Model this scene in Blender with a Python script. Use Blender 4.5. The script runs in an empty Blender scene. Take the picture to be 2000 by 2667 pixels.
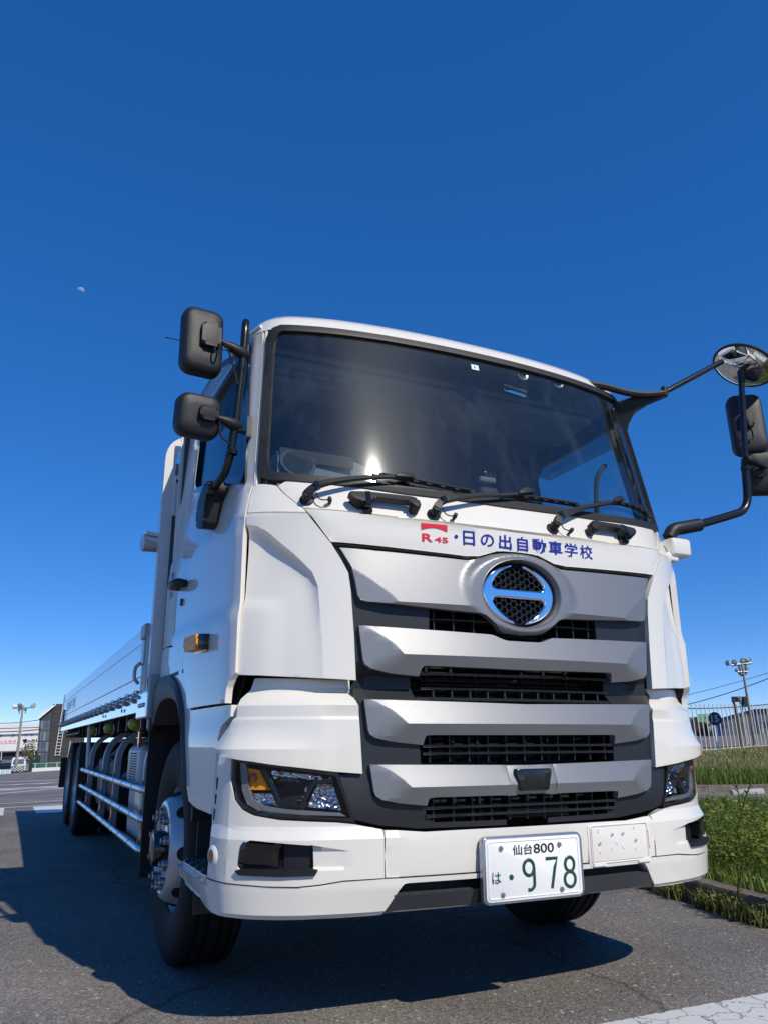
import bpy, bmesh, math, random
import numpy as np
from mathutils import Vector, Matrix, Quaternion

R = math.radians
scene = bpy.context.scene
col = scene.collection

# ---------------------------------------------------------------- camera
CAM = Vector((-1.935, -2.766, 1.0))
C_R = Vector((0.90926, -0.41621, -0.00512))
C_D = Vector((0.11255, 0.25768, -0.95965))
C_F = Vector((0.40073, 0.87199, 0.28115))
cam_data = bpy.data.cameras.new("camera")
cam_data.sensor_fit = 'VERTICAL'
cam_data.sensor_height = 36.0
cam_data.lens = 36.0 * 2049.0 / 2667.0
cam_data.clip_start = 0.05
cam_data.clip_end = 30000.0
cam = bpy.data.objects.new("camera", cam_data)
col.objects.link(cam)
m3 = Matrix((C_R, -C_D, -C_F)).transposed()
cam.matrix_world = Matrix.Translation(CAM) @ m3.to_4x4()
scene.camera = cam

# ---------------------------------------------------------------- sky and sun
SUN_TRAVEL = Vector((-0.27, 1.07, -1.0)).normalized()
sun_el = math.asin(-SUN_TRAVEL.z)
sun_az = math.atan2(-SUN_TRAVEL.x, -SUN_TRAVEL.y)
world = bpy.data.worlds.new("World")
scene.world = world
world.use_nodes = True
nt = world.node_tree
for n in list(nt.nodes):
    nt.nodes.remove(n)
w_out = nt.nodes.new("ShaderNodeOutputWorld")
w_bg = nt.nodes.new("ShaderNodeBackground")
w_sky = nt.nodes.new("ShaderNodeTexSky")
w_sky.sky_type = 'NISHITA'
w_sky.sun_disc = False
w_sky.sun_elevation = sun_el
w_sky.sun_rotation = sun_az
w_sky.altitude = 0.0
w_sky.air_density = 0.5
w_sky.dust_density = 0.0
w_sky.ozone_density = 6.0
w_gam = nt.nodes.new("ShaderNodeGamma")
w_gam.inputs["Gamma"].default_value = 0.62
w_hsv = nt.nodes.new("ShaderNodeHueSaturation")
w_hsv.inputs["Hue"].default_value = 0.513
w_hsv.inputs["Saturation"].default_value = 1.54
w_hsv.inputs["Value"].default_value = 2.35
nt.links.new(w_sky.outputs[0], w_gam.inputs["Color"])
nt.links.new(w_gam.outputs[0], w_hsv.inputs["Color"])
nt.links.new(w_hsv.outputs[0], w_bg.inputs[0])
w_bg.inputs[1].default_value = 0.125
nt.links.new(w_bg.outputs[0], w_out.inputs[0])

sun_data = bpy.data.lights.new("sun", 'SUN')
sun_data.energy = 3.9
sun_data.angle = R(0.53)
sun_data.color = (1.0, 0.925, 0.79)
sun = bpy.data.objects.new("sun", sun_data)
col.objects.link(sun)
sun.rotation_euler = SUN_TRAVEL.to_track_quat('-Z', 'Y').to_euler()
sun.location = (2, -8, 8)

scene.view_settings.view_transform = 'Standard'
scene.view_settings.look = 'None'
scene.view_settings.exposure = 0.0
scene.view_settings.gamma = 1.0
scene.view_settings.use_curve_mapping = False
scene.cycles.max_bounces = 8
scene.cycles.transparent_max_bounces = 24
scene.cycles.caustics_reflective = False
scene.cycles.caustics_refractive = False

# ---------------------------------------------------------------- materials
def nodes_of(m):
    m.use_nodes = True
    nt = m.node_tree
    b = nt.nodes.get("Principled BSDF")
    return nt, b

def mat(name, base, rough=0.5, metal=0.0, coat=0.0, coat_rough=0.03, spec=0.5, var=0.0, var_scale=8.0,
        bump=0.0, bump_scale=200.0, bump_dist=0.002, emis=None, emis_s=0.0, trans=0.0, ior=1.45, rvar=0.0):
    m = bpy.data.materials.new(name)
    nt, b = nodes_of(m)
    b.inputs["Base Color"].default_value = (*base, 1)
    b.inputs["Roughness"].default_value = rough
    b.inputs["Metallic"].default_value = metal
    b.inputs["Coat Weight"].default_value = coat
    b.inputs["Coat Roughness"].default_value = coat_rough
    b.inputs["Specular IOR Level"].default_value = spec
    b.inputs["Transmission Weight"].default_value = trans
    b.inputs["IOR"].default_value = ior
    if emis:
        b.inputs["Emission Color"].default_value = (*emis, 1)
        b.inputs["Emission Strength"].default_value = emis_s
    tc = nt.nodes.new("ShaderNodeTexCoord")
    if var > 0:
        no = nt.nodes.new("ShaderNodeTexNoise")
        no.inputs["Scale"].default_value = var_scale
        no.inputs["Detail"].default_value = 6
        nt.links.new(tc.outputs["Object"], no.inputs["Vector"])
        mr = nt.nodes.new("ShaderNodeMapRange")
        mr.inputs[1].default_value = 0.3; mr.inputs[2].default_value = 0.7
        mr.inputs[3].default_value = 1 - var; mr.inputs[4].default_value = 1 + var
        nt.links.new(no.outputs["Fac"], mr.inputs[0])
        mx = nt.nodes.new("ShaderNodeMix"); mx.data_type = 'RGBA'; mx.blend_type = 'MULTIPLY'
        mx.inputs[0].default_value = 1.0
        mx.inputs[6].default_value = (*base, 1)
        nt.links.new(mr.outputs[0], mx.inputs[7])
        nt.links.new(mx.outputs[2], b.inputs["Base Color"])
        if rvar > 0:
            mr2 = nt.nodes.new("ShaderNodeMapRange")
            mr2.inputs[1].default_value = 0.3; mr2.inputs[2].default_value = 0.7
            mr2.inputs[3].default_value = rough - rvar; mr2.inputs[4].default_value = rough + rvar
            nt.links.new(no.outputs["Fac"], mr2.inputs[0])
            nt.links.new(mr2.outputs[0], b.inputs["Roughness"])
    if bump > 0:
        n2 = nt.nodes.new("ShaderNodeTexNoise")
        n2.inputs["Scale"].default_value = bump_scale
        n2.inputs["Detail"].default_value = 3
        nt.links.new(tc.outputs["Object"], n2.inputs["Vector"])
        bp = nt.nodes.new("ShaderNodeBump")
        bp.inputs["Strength"].default_value = bump
        bp.inputs["Distance"].default_value = bump_dist
        nt.links.new(n2.outputs["Fac"], bp.inputs["Height"])
        nt.links.new(bp.outputs[0], b.inputs["Normal"])
    return m

def glass_mat(name, tint=(0.8, 0.88, 0.88), rough=0.0, dirt=0.0, refl=0.04, haze=0.0, streak=False):
    m = bpy.data.materials.new(name)
    m.use_nodes = True
    nt = m.node_tree
    for n in list(nt.nodes):
        nt.nodes.remove(n)
    out = nt.nodes.new("ShaderNodeOutputMaterial")
    tr = nt.nodes.new("ShaderNodeBsdfTransparent"); tr.inputs[0].default_value = (*tint, 1)
    gl = nt.nodes.new("ShaderNodeBsdfGlossy"); gl.inputs["Roughness"].default_value = rough
    lw = nt.nodes.new("ShaderNodeLayerWeight"); lw.inputs[0].default_value = 0.5
    pw = nt.nodes.new("ShaderNodeMath"); pw.operation = 'POWER'; pw.inputs[1].default_value = 5.0
    nt.links.new(lw.outputs["Facing"], pw.inputs[0])
    fr = nt.nodes.new("ShaderNodeMath"); fr.operation = 'MULTIPLY_ADD'; fr.inputs[1].default_value = 0.96; fr.inputs[2].default_value = refl
    nt.links.new(pw.outputs[0], fr.inputs[0])
    mx = nt.nodes.new("ShaderNodeMixShader")
    nt.links.new(fr.outputs[0], mx.inputs[0])
    nt.links.new(tr.outputs[0], mx.inputs[1]); nt.links.new(gl.outputs[0], mx.inputs[2])
    last = mx
    if haze > 0:
        g2 = nt.nodes.new("ShaderNodeBsdfGlossy"); g2.inputs["Roughness"].default_value = 0.33
        mh = nt.nodes.new("ShaderNodeMixShader"); mh.inputs[0].default_value = haze
        nt.links.new(mx.outputs[0], mh.inputs[1]); nt.links.new(g2.outputs[0], mh.inputs[2])
        mx = mh; last = mh
    if dirt > 0:
        tc = nt.nodes.new("ShaderNodeTexCoord")
        mp = nt.nodes.new("ShaderNodeMapping")
        mp.inputs["Scale"].default_value = (1.0, 1.0, 0.35 if streak else 1.0)
        nt.links.new(tc.outputs["Object"], mp.inputs[0])
        no = nt.nodes.new("ShaderNodeTexNoise"); no.inputs["Scale"].default_value = 6; no.inputs["Detail"].default_value = 8
        no.inputs["Roughness"].default_value = 0.65
        nt.links.new(mp.outputs[0], no.inputs["Vector"])
        ra = nt.nodes.new("ShaderNodeMapRange")
        ra.inputs[1].default_value = 0.5; ra.inputs[2].default_value = 0.8
        ra.inputs[3].default_value = dirt * 0.35; ra.inputs[4].default_value = dirt * 2.2
        nt.links.new(no.outputs["Fac"], ra.inputs[0])
        df = nt.nodes.new("ShaderNodeBsdfDiffuse"); df.inputs[0].default_value = (0.6, 0.62, 0.62, 1)
        m2 = nt.nodes.new("ShaderNodeMixShader")
        nt.links.new(ra.outputs[0], m2.inputs[0])
        nt.links.new(mx.outputs[0], m2.inputs[1]); nt.links.new(df.outputs[0], m2.inputs[2])
        last = m2
    nt.links.new(last.outputs[0], out.inputs[0])
    return m

M = {}
M['white'] = mat("white_paint", (0.79, 0.76, 0.685), 0.42, coat=1.0, coat_rough=0.035, var=0.015, var_scale=3)
M['silver'] = mat("silver_paint", (0.245, 0.250, 0.262), 0.46, metal=0.52, coat=0.3, coat_rough=0.08, var=0.06, var_scale=300, rvar=0.05)
M['grille'] = mat("grille_plastic", (0.020, 0.022, 0.026), 0.42, spec=0.5, bump=0.1, bump_scale=500, bump_dist=0.0004)
M['black'] = mat("black_plastic", (0.012, 0.012, 0.014), 0.5, spec=0.5, bump=0.25, bump_scale=450, bump_dist=0.0006)
M['textured'] = mat("grained_black_plastic", (0.014, 0.014, 0.016), 0.48, spec=0.6, bump=0.9, bump_scale=330, bump_dist=0.0012)
M['blackgloss'] = mat("black_gloss", (0.008, 0.008, 0.009), 0.12, spec=0.6, coat=0.6)
M['blacksteel'] = mat("black_painted_steel", (0.010, 0.010, 0.011), 0.25, spec=0.55)
M['rubber'] = mat("rubber_seal", (0.018, 0.0175, 0.017), 0.5, spec=0.5, var=0.25, var_scale=40)
M['chrome'] = mat("chrome", (0.88, 0.89, 0.9), 0.05, metal=1.0)
M['void'] = mat("dark_recess", (0.006, 0.006, 0.007), 0.7)
M['radiator'] = mat("radiator_fins", (0.012, 0.013, 0.014), 0.5, metal=0.0)
M['tyre'] = mat("tyre_rubber", (0.011, 0.011, 0.011), 0.72, spec=0.35, var=0.25, var_scale=14, bump=0.3, bump_scale=120)
M['rim'] = mat("rim_silver_paint", (0.52, 0.53, 0.54), 0.35, metal=0.35, coat=0.4, var=0.06, var_scale=12)
M['steel'] = mat("zinc_steel", (0.42, 0.43, 0.44), 0.35, metal=0.9, var=0.1, var_scale=30)
M['polished'] = mat("polished_steel", (0.78, 0.79, 0.8), 0.09, metal=1.0, bump=0.05, bump_scale=4, bump_dist=0.01)
M['alu'] = mat("anodised_aluminium", (0.72, 0.74, 0.76), 0.27, metal=0.85, var=0.03, var_scale=6)
M['bedframe'] = mat("white_bed_frame_paint", (0.72, 0.715, 0.69), 0.35, coat=0.5, var=0.02)
M['greysteel'] = mat("grey_painted_steel", (0.36, 0.38, 0.39), 0.4, spec=0.5, var=0.05)
M['chassis'] = mat("chassis_black", (0.010, 0.010, 0.011), 0.55, var=0.2)
M['flare'] = mat("grey_fender_plastic", (0.075, 0.075, 0.075), 0.55, var=0.12, var_scale=10)
M['plate'] = mat("plate_white", (0.86, 0.86, 0.85), 0.35, spec=0.5)
M['plategreen'] = mat("plate_green_ink", (0.012, 0.075, 0.035), 0.35)
M['plateblack'] = mat("plate_dark_ink", (0.015, 0.022, 0.02), 0.4)
M['cream'] = mat("cream_plastic", (0.79, 0.75, 0.69), 0.45)
M['red'] = mat("red_vinyl", (0.72, 0.010, 0.035), 0.35)
M['blue'] = mat("blue_vinyl", (0.012, 0.022, 0.30), 0.35)
M['paleblue'] = mat("pale_blue_vinyl", (0.10, 0.20, 0.55), 0.35)
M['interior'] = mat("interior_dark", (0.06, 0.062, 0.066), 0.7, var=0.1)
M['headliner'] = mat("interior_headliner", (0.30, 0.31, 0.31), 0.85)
M['dash'] = mat("dashboard_grey", (0.24, 0.24, 0.25), 0.6, bump=0.3, bump_scale=300)
M['dashbrown'] = mat("dashboard_brown", (0.05, 0.035, 0.03), 0.6)
M['cloth'] = mat("seat_cloth", (0.045, 0.047, 0.052), 0.9, var=0.15, var_scale=60)
M['paper'] = mat("paper_label", (0.42, 0.43, 0.42), 0.7, var=0.2, var_scale=60)
M['wsglass'] = glass_mat("windshield_glass", (0.80, 0.86, 0.86), 0.045, dirt=0.014, refl=0.06, haze=0.0028, streak=True)
M['sideglass'] = glass_mat("side_window_glass", (0.70, 0.86, 0.90), 0.0, refl=0.05)
M['lens'] = glass_mat("headlight_lens", (0.95, 0.96, 0.97), 0.0)
M['smoked'] = glass_mat("smoked_cover", (0.62, 0.64, 0.66), 0.0)
M['amber'] = mat("amber_lens", (1.0, 0.37, 0.012), 0.42, coat=0.0, spec=0.3, var=.25, var_scale=70)
M['amberflat'] = mat("amber_reflector", (0.55, 0.10, 0.02), 0.2, coat=0.6)
M['redlens'] = mat("red_lens", (0.6, 0.02, 0.02), 0.15, coat=0.6)
M['green_lamp'] = mat("yellow_green_lamp_lens", (0.33, 0.34, 0.02), 0.18, coat=0.5)
M['reflector'] = mat("lamp_reflector", (0.82, 0.84, 0.86), 0.06, metal=1.0)
M['jewel'] = mat("lamp_reflector_faceted", (0.62, 0.64, 0.67), 0.10, metal=1.0)
_nt, _b = nodes_of(M['jewel'])
_tc = _nt.nodes.new("ShaderNodeTexCoord"); _v = _nt.nodes.new("ShaderNodeTexVoronoi"); _v.inputs["Scale"].default_value = 55
_nt.links.new(_tc.outputs["Object"], _v.inputs["Vector"])
_bp = _nt.nodes.new("ShaderNodeBump"); _bp.inputs["Strength"].default_value = 1.0; _bp.inputs["Distance"].default_value = 0.012
_nt.links.new(_v.outputs["Distance"], _bp.inputs["Height"]); _nt.links.new(_bp.outputs[0], _b.inputs["Normal"])
M['drl'] = mat("light_guide", (0.18, 0.19, 0.20), 0.3, coat=0.5)
M['mirror'] = mat("mirror_glass", (0.85, 0.87, 0.88), 0.015, metal=1.0)
M['tread'] = mat("step_tread", (0.10, 0.105, 0.12), 0.45, metal=0.4)

# ---------------------------------------------------------------- mesh helpers
def link(o, parent=None):
    col.objects.link(o)
    if parent is not None:
        o.parent = parent
    return o

def finish(name, bm, material, parent=None, sharp=35, recalc=True):
    if recalc:
        bmesh.ops.recalc_face_normals(bm, faces=bm.faces)
    me = bpy.data.meshes.new(name)
    bm.to_mesh(me); bm.free()
    for p in me.polygons:
        p.use_smooth = True
    if sharp is not None:
        me.set_sharp_from_angle(angle=R(sharp))
    mats = material if isinstance(material, (list, tuple)) else [material]
    for mm in mats:
        me.materials.append(mm)
    return link(bpy.data.objects.new(name, me), parent)

def from_py(name, verts, faces, material, parent=None, sharp=35, smooth=True):
    me = bpy.data.meshes.new(name)
    me.from_pydata([tuple(v) for v in verts], [], faces)
    me.update()
    if smooth:
        for p in me.polygons:
            p.use_smooth = True
        if sharp is not None:
            me.set_sharp_from_angle(angle=R(sharp))
    mats = material if isinstance(material, (list, tuple)) else [material]
    for mm in mats:
        me.materials.append(mm)
    return link(bpy.data.objects.new(name, me), parent)

def empty(name, loc=(0, 0, 0), parent=None):
    o = bpy.data.objects.new(name, None)
    o.empty_display_size = 0.1
    link(o, parent)
    o.location = loc
    return o

def tag(o, label=None, cat=None, group=None, kind=None):
    if label: o["label"] = label
    if cat: o["category"] = cat
    if group: o["group"] = group
    if kind: o["kind"] = kind
    return o

def add_box(bm, c, s, rot=None, bev=0.0, seg=2):
    res = bmesh.ops.create_cube(bm, size=1.0)
    vs = res['verts']
    bmesh.ops.scale(bm, vec=Vector(s), verts=vs)
    if bev > 0:
        es = list({e for v in vs for e in v.link_edges})
        r2 = bmesh.ops.bevel(bm, geom=es, offset=bev, segments=seg, affect='EDGES', profile=0.5)
        vs = list({v for v in r2['verts']} | {v for v in vs if v.is_valid})
    if rot is not None:
        bmesh.ops.rotate(bm, cent=(0, 0, 0), matrix=rot, verts=vs)
    bmesh.ops.translate(bm, vec=Vector(c), verts=vs)
    return vs

def box(name, c, s, material, parent=None, rot=None, bev=0.0, seg=2, sharp=18):
    bm = bmesh.new()
    add_box(bm, c, s, rot, bev, seg)
    return finish(name, bm, material, parent, sharp)

def smooth_path(pts, n=8):
    P = [Vector(p) for p in pts]
    if len(P) < 3:
        return P
    out = []
    for i in range(len(P) - 1):
        p0 = P[i - 1] if i > 0 else P[i] * 2 - P[i + 1]
        p1, p2 = P[i], P[i + 1]
        p3 = P[i + 2] if i + 2 < len(P) else P[i + 1] * 2 - P[i]
        for k in range(n):
            t = k / n
            out.append(0.5 * ((2 * p1) + (-p0 + p2) * t + (2 * p0 - 5 * p1 + 4 * p2 - p3) * t * t + (-p0 + 3 * p1 - 3 * p2 + p3) * t ** 3))
    out.append(P[-1])
    return out

def round_path(pts, rad=0.05, n=6):
    """polyline with each inner corner replaced by an arc-like bezier"""
    P = [Vector(p) for p in pts]
    out = [P[0]]
    for i in range(1, len(P) - 1):
        a, b, c = P[i - 1], P[i], P[i + 1]
        d1 = min(rad, (a - b).length * 0.48); d2 = min(rad, (c - b).length * 0.48)
        s = b + (a - b).normalized() * d1
        e = b + (c - b).normalized() * d2
        for k in range(n + 1):
            t = k / n
            out.append(s * (1 - t) ** 2 + b * 2 * t * (1 - t) + e * t * t)
    out.append(P[-1])
    return out

def add_tube(bm, pts, r, seg=10, caps=True, rscale=None):
    P = [Vector(p) for p in pts]
    n = len(P)
    tang = []
    for i in range(n):
        a = P[max(0, i - 1)]; b = P[min(n - 1, i + 1)]
        t = (b - a)
        tang.append(t.normalized() if t.length > 1e-9 else Vector((0, 0, 1)))
    ref = Vector((0, 0, 1)) if abs(tang[0].z) < 0.9 else Vector((1, 0, 0))
    nrm = tang[0].cross(ref).normalized()
    rings = []
    for i in range(n):
        t = tang[i]
        nrm = (nrm - t * nrm.dot(t))
        nrm = nrm.normalized() if nrm.length > 1e-6 else t.orthogonal().normalized()
        bi = t.cross(nrm)
        rr = r if rscale is None else r * rscale[i]
        rings.append([bm.verts.new(P[i] + (nrm * math.cos(2 * math.pi * k / seg) + bi * math.sin(2 * math.pi * k / seg)) * rr) for k in range(seg)])
    for i in range(n - 1):
        for k in range(seg):
            bm.faces.new((rings[i][k], rings[i][(k + 1) % seg], rings[i + 1][(k + 1) % seg], rings[i + 1][k]))
    if caps:
        bm.faces.new(rings[0][::-1]); bm.faces.new(rings[-1])

def tube(name, pts, r, material, parent=None, seg=10, sharp=40, rscale=None):
    bm = bmesh.new()
    add_tube(bm, pts, r, seg, True, rscale)
    return finish(name, bm, material, parent, sharp)

def add_lathe(bm, prof, centre, axis, seg=48, close=False):
    """prof: list of (radius, distance along axis)"""
    axis = Vector(axis).normalized(); centre = Vector(centre)
    u = axis.orthogonal().normalized(); v = axis.cross(u)
    rings = []
    for (r, a) in prof:
        if r < 1e-6:
            rings.append([bm.verts.new(centre + axis * a)])
        else:
            rings.append([bm.verts.new(centre + axis * a + (u * math.cos(2 * math.pi * k / seg) + v * math.sin(2 * math.pi * k / seg)) * r) for k in range(seg)])
    pairs = list(zip(rings[:-1], rings[1:]))
    if close:
        pairs.append((rings[-1], rings[0]))
    for A, B in pairs:
        for k in range(seg):
            k2 = (k + 1) % seg
            if len(A) == 1 and len(B) == 1:
                continue
            if len(A) == 1:
                bm.faces.new((A[0], B[k2], B[k]))
            elif len(B) == 1:
                bm.faces.new((A[k], A[k2], B[0]))
            else:
                bm.faces.new((A[k], A[k2], B[k2], B[k]))

def lathe(name, prof, centre, axis, material, parent=None, seg=48, sharp=35, close=False):
    bm = bmesh.new()
    add_lathe(bm, prof, centre, axis, seg, close)
    return finish(name, bm, material, parent, sharp)

def add_prism(bm, poly, z0, z1, M4, bev=0.0, seg=2):
    """poly in local xy, extruded local z0..z1 then transformed"""
    a = [bm.verts.new(M4 @ Vector((x, y, z0))) for x, y in poly]
    b = [bm.verts.new(M4 @ Vector((x, y, z1))) for x, y in poly]
    n = len(poly)
    fs = [bm.faces.new(a[::-1]), bm.faces.new(b)]
    for i in range(n):
        fs.append(bm.faces.new((a[i], a[(i + 1) % n], b[(i + 1) % n], b[i])))
    if bev > 0:
        es = list(fs[1].edges)
        bmesh.ops.bevel(bm, geom=es, offset=bev, segments=seg, affect='EDGES', profile=0.5)

def prism(name, poly, z0, z1, M4, material, parent=None, bev=0.0, seg=2, sharp=30):
    bm = bmesh.new()
    add_prism(bm, poly, z0, z1, M4, bev, seg)
    return finish(name, bm, material, parent, sharp)

def frame(origin, xdir, ydir):
    x = Vector(xdir).normalized(); y = Vector(ydir)
    y = (y - x * y.dot(x)).normalized(); z = x.cross(y)
    m = Matrix((x, y, z)).transposed().to_4x4()
    m.translation = Vector(origin)
    return m

FRONT = lambda x, y, z: frame((x, y, z), (1, 0, 0), (0, 0, 1))   # local z points to -y (outwards at the front)

def rrect(w, h, r, n=5, cx=0, cy=0):
    out = []
    for (sx, sy, a0) in ((1, 1, 0), (-1, 1, 90), (-1, -1, 180), (1, -1, 270)):
        for k in range(n + 1):
            a = R(a0 + 90 * k / n)
            out.append((cx + sx * (w / 2 - r) + r * math.cos(a), cy + sy * (h / 2 - r) + r * math.sin(a)))
    return out

def round_poly(poly, rad, n=4):
    P = [Vector((p[0], p[1])) for p in poly]
    out = []
    N = len(P)
    rads = rad if isinstance(rad, (list, tuple)) else [rad] * N
    for i in range(N):
        a, b, c = P[i - 1], P[i], P[(i + 1) % N]
        rr = rads[i]
        if rr <= 0:
            out.append((b.x, b.y)); continue
        d1 = min(rr, (a - b).length * 0.45); d2 = min(rr, (c - b).length * 0.45)
        s = b + (a - b).normalized() * d1; e = b + (c - b).normalized() * d2
        for k in range(n + 1):
            t = k / n
            q = s * (1 - t) ** 2 + b * 2 * t * (1 - t) + e * t * t
            out.append((q.x, q.y))
    return out

def text_mesh(body, size=1.0, shear=0.0, align='LEFT', bold=0.0, space=1.0):
    c = bpy.data.curves.new("lettering", "FONT")
    c.body = body; c.size = size; c.shear = shear; c.align_x = align
    c.offset = bold; c.space_character = space
    c.resolution_u = 3
    o = bpy.data.objects.new("lettering", c)
    col.objects.link(o)
    bpy.context.view_layer.update()
    dg = bpy.context.evaluated_depsgraph_get()
    me = bpy.data.meshes.new_from_object(o.evaluated_get(dg))
    bpy.data.objects.remove(o)
    bpy.data.curves.remove(c)
    return me

def fit_text(body, x0, x1, z0, z1, fn, material, name, parent, bold=0.0, space=1.0, keep=False):
    """lettering stretched into the rectangle x0..x1, z0..z1 and laid on the surface by fn(x, z)"""
    me = text_mesh(body, 1.0, bold=bold, space=space)
    co = np.array([v.co[:] for v in me.vertices])
    mn = co.min(0); mxx = co.max(0)
    sx = (x1 - x0) / (mxx[0] - mn[0]); sz = (z1 - z0) / (mxx[1] - mn[1])
    for v in me.vertices:
        p = fn(x0 + (v.co.x - mn[0]) * sx, z0 + (v.co.y - mn[1]) * sz)
        v.co = p
    me.name = name
    me.materials.clear(); me.materials.append(material)
    for p in me.polygons:
        p.use_smooth = False
    return link(bpy.data.objects.new(name, me), parent)

def curve_shape(name, pts, extrude, bevel, M4, material, parent, res=3, sharp=40):
    """flat outline with rounded, bevelled edges (pts in local xy, thickness along local z)"""
    c = bpy.data.curves.new("outline", 'CURVE'); c.dimensions = '2D'; c.fill_mode = 'BOTH'
    c.extrude = extrude; c.bevel_depth = bevel; c.bevel_resolution = res; c.offset = -bevel
    sp = c.splines.new('POLY'); sp.points.add(len(pts) - 1); sp.use_cyclic_u = True
    for p, (x, y) in zip(sp.points, pts): p.co = (x, y, 0, 1)
    o = bpy.data.objects.new("outline", c); col.objects.link(o)
    bpy.context.view_layer.update()
    me = bpy.data.meshes.new_from_object(o.evaluated_get(bpy.context.evaluated_depsgraph_get()))
    bpy.data.objects.remove(o); bpy.data.curves.remove(c)
    me.transform(M4)
    me.materials.clear(); me.materials.append(material)
    me.name = name
    for p in me.polygons: p.use_smooth = True
    me.set_sharp_from_angle(angle=R(sharp))
    return link(bpy.data.objects.new(name, me), parent)

# ---------------------------------------------------------------- cab surface (rings of plan profiles, blended in height)
def catmull(P, s):
    n = len(P)
    i = int(min(max(math.floor(s), 0), n - 2)); t = s - i
    p1, p2 = P[i], P[i + 1]
    p0 = P[i - 1] if i > 0 else (-p2[0], p2[1])          # mirrored about the centre line
    p3 = P[i + 2] if i + 2 < n else (2 * p2[0] - p1[0], 2 * p2[1] - p1[1])
    out = []
    for k in (0, 1):
        out.append(0.5 * (2 * p1[k] + (-p0[k] + p2[k]) * t + (2 * p0[k] - 5 * p1[k] + 4 * p2[k] - p3[k]) * t * t + (-p0[k] + 3 * p1[k] - 3 * p2[k] + p3[k]) * t ** 3))
    return out

class Surf:
    def __init__(self, rings, ref):
        self.rings = rings
        P = rings[ref][1]
        self.K = [0.0]
        for a, b in zip(P[:-1], P[1:]):
            self.K.append(self.K[-1] + math.hypot(b[0] - a[0], b[1] - a[1]))
        self.S = list(range(len(P)))
    def raw(self, u, z):
        sg = -1.0 if u < 0 else 1.0
        s = float(np.interp(abs(u), self.K, self.S))
        rs = self.rings
        if z <= rs[0][0]:
            q = catmull(rs[0][1], s)
        elif z >= rs[-1][0]:
            q = catmull(rs[-1][1], s)
        else:
            for (za, A), (zb, B) in zip(rs[:-1], rs[1:]):
                if za <= z <= zb:
                    t = (z - za) / (zb - za)
                    a = catmull(A, s); b = catmull(B, s)
                    q = (a[0] + (b[0] - a[0]) * t, a[1] + (b[1] - a[1]) * t)
                    break
        return Vector((sg * q[0], q[1], z))
    def normal(self, u, z):
        e = 0.004
        du = self.raw(u + e, z) - self.raw(u - e, z)
        dz = self.raw(u, z + e) - self.raw(u, z - e)
        n = du.cross(dz)
        return n.normalized()
    def at(self, u, z, off=0.0):
        p = self.raw(u, z)
        if off:
            p = p + self.normal(u, z) * off
        return p
    def ux(self, x, z):
        lo, hi = 0.0, self.K[-1] * 0.75
        ax = abs(x)
        for _ in range(40):
            m = (lo + hi) / 2
            if abs(self.raw(m, z).x) < ax: lo = m
            else: hi = m
        return math.copysign((lo + hi) / 2, x)
    def uy(self, y, z):
        """u on the side of the cab where the plan profile reaches depth y"""
        lo, hi = 0.2, self.K[-1]
        for _ in range(40):
            m = (lo + hi) / 2
            if self.raw(m, z).y < y: lo = m
            else: hi = m
        return (lo + hi) / 2
    def fx(self, x, z, off=0.0):
        return self.at(self.ux(x, z), z, off)

BASE = [(0, .045), (.3, .053), (.6, .08), (.8, .113), (.95, .166), (1.08, .243), (1.15, .305), (1.164, .338), (1.176, .42), (1.192, .75), (1.197, 1.3), (1.19, 1.9)]
W0 = [(0, .135), (.3, .142), (.6, .168), (.8, .200), (.95, .243), (1.05, .290), (1.115, .345), (1.128, .377), (1.143, .44), (1.17, .75), (1.178, 1.3), (1.17, 1.9)]
W1 = [(0, .32), (.28, .325), (.56, .346), (.76, .375), (.92, .415), (1.0, .447), (1.055, .492), (1.072, .525), (1.09, .575), (1.115, .8), (1.125, 1.3), (1.12, 1.9)]
def inset(P, d, k=1.0):
    out = []
    for x, y in P:
        out.append((x * (1 - d * 0.9), y + d * 1.25 if y < 1.0 else y - d * 0.6))
    return out
CAB = Surf([(0.3, BASE), (1.90, BASE), (2.06, W0), (2.87, W1), (2.935, inset(W1, .018)), (2.975, inset(W1, .045)), (3.0, inset(W1, .10))], 0)
B_LO = [(0, .085), (.3, .09), (.6, .110), (.8, .140), (.95, .182), (1.075, .25), (1.145, .318), (1.168, .355), (1.182, .41), (1.19, .6), (1.19, .8), (1.19, 1.0)]
B_MID = [(0, .03), (.3, .036), (.6, .06), (.8, .095), (.95, .14), (1.08, .215), (1.155, .285), (1.176, .322), (1.192, .37), (1.205, .47), (1.212, .7), (1.215, 1.0)]
B_HI = [(0, .035), (.3, .042), (.6, .07), (.8, .105), (.95, .155), (1.08, .23), (1.15, .295), (1.171, .33), (1.187, .38), (1.2, .47), (1.21, .7), (1.215, 1.0)]
BUM = Surf([(0.385, B_LO), (0.415, [(x, y - .03) for x, y in B_LO]), (0.50, B_MID), (0.60, B_MID), (0.662, B_MID), (0.70, [(x, y + .010) for x, y in B_HI]), (1.1, BASE)], 3)

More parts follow.
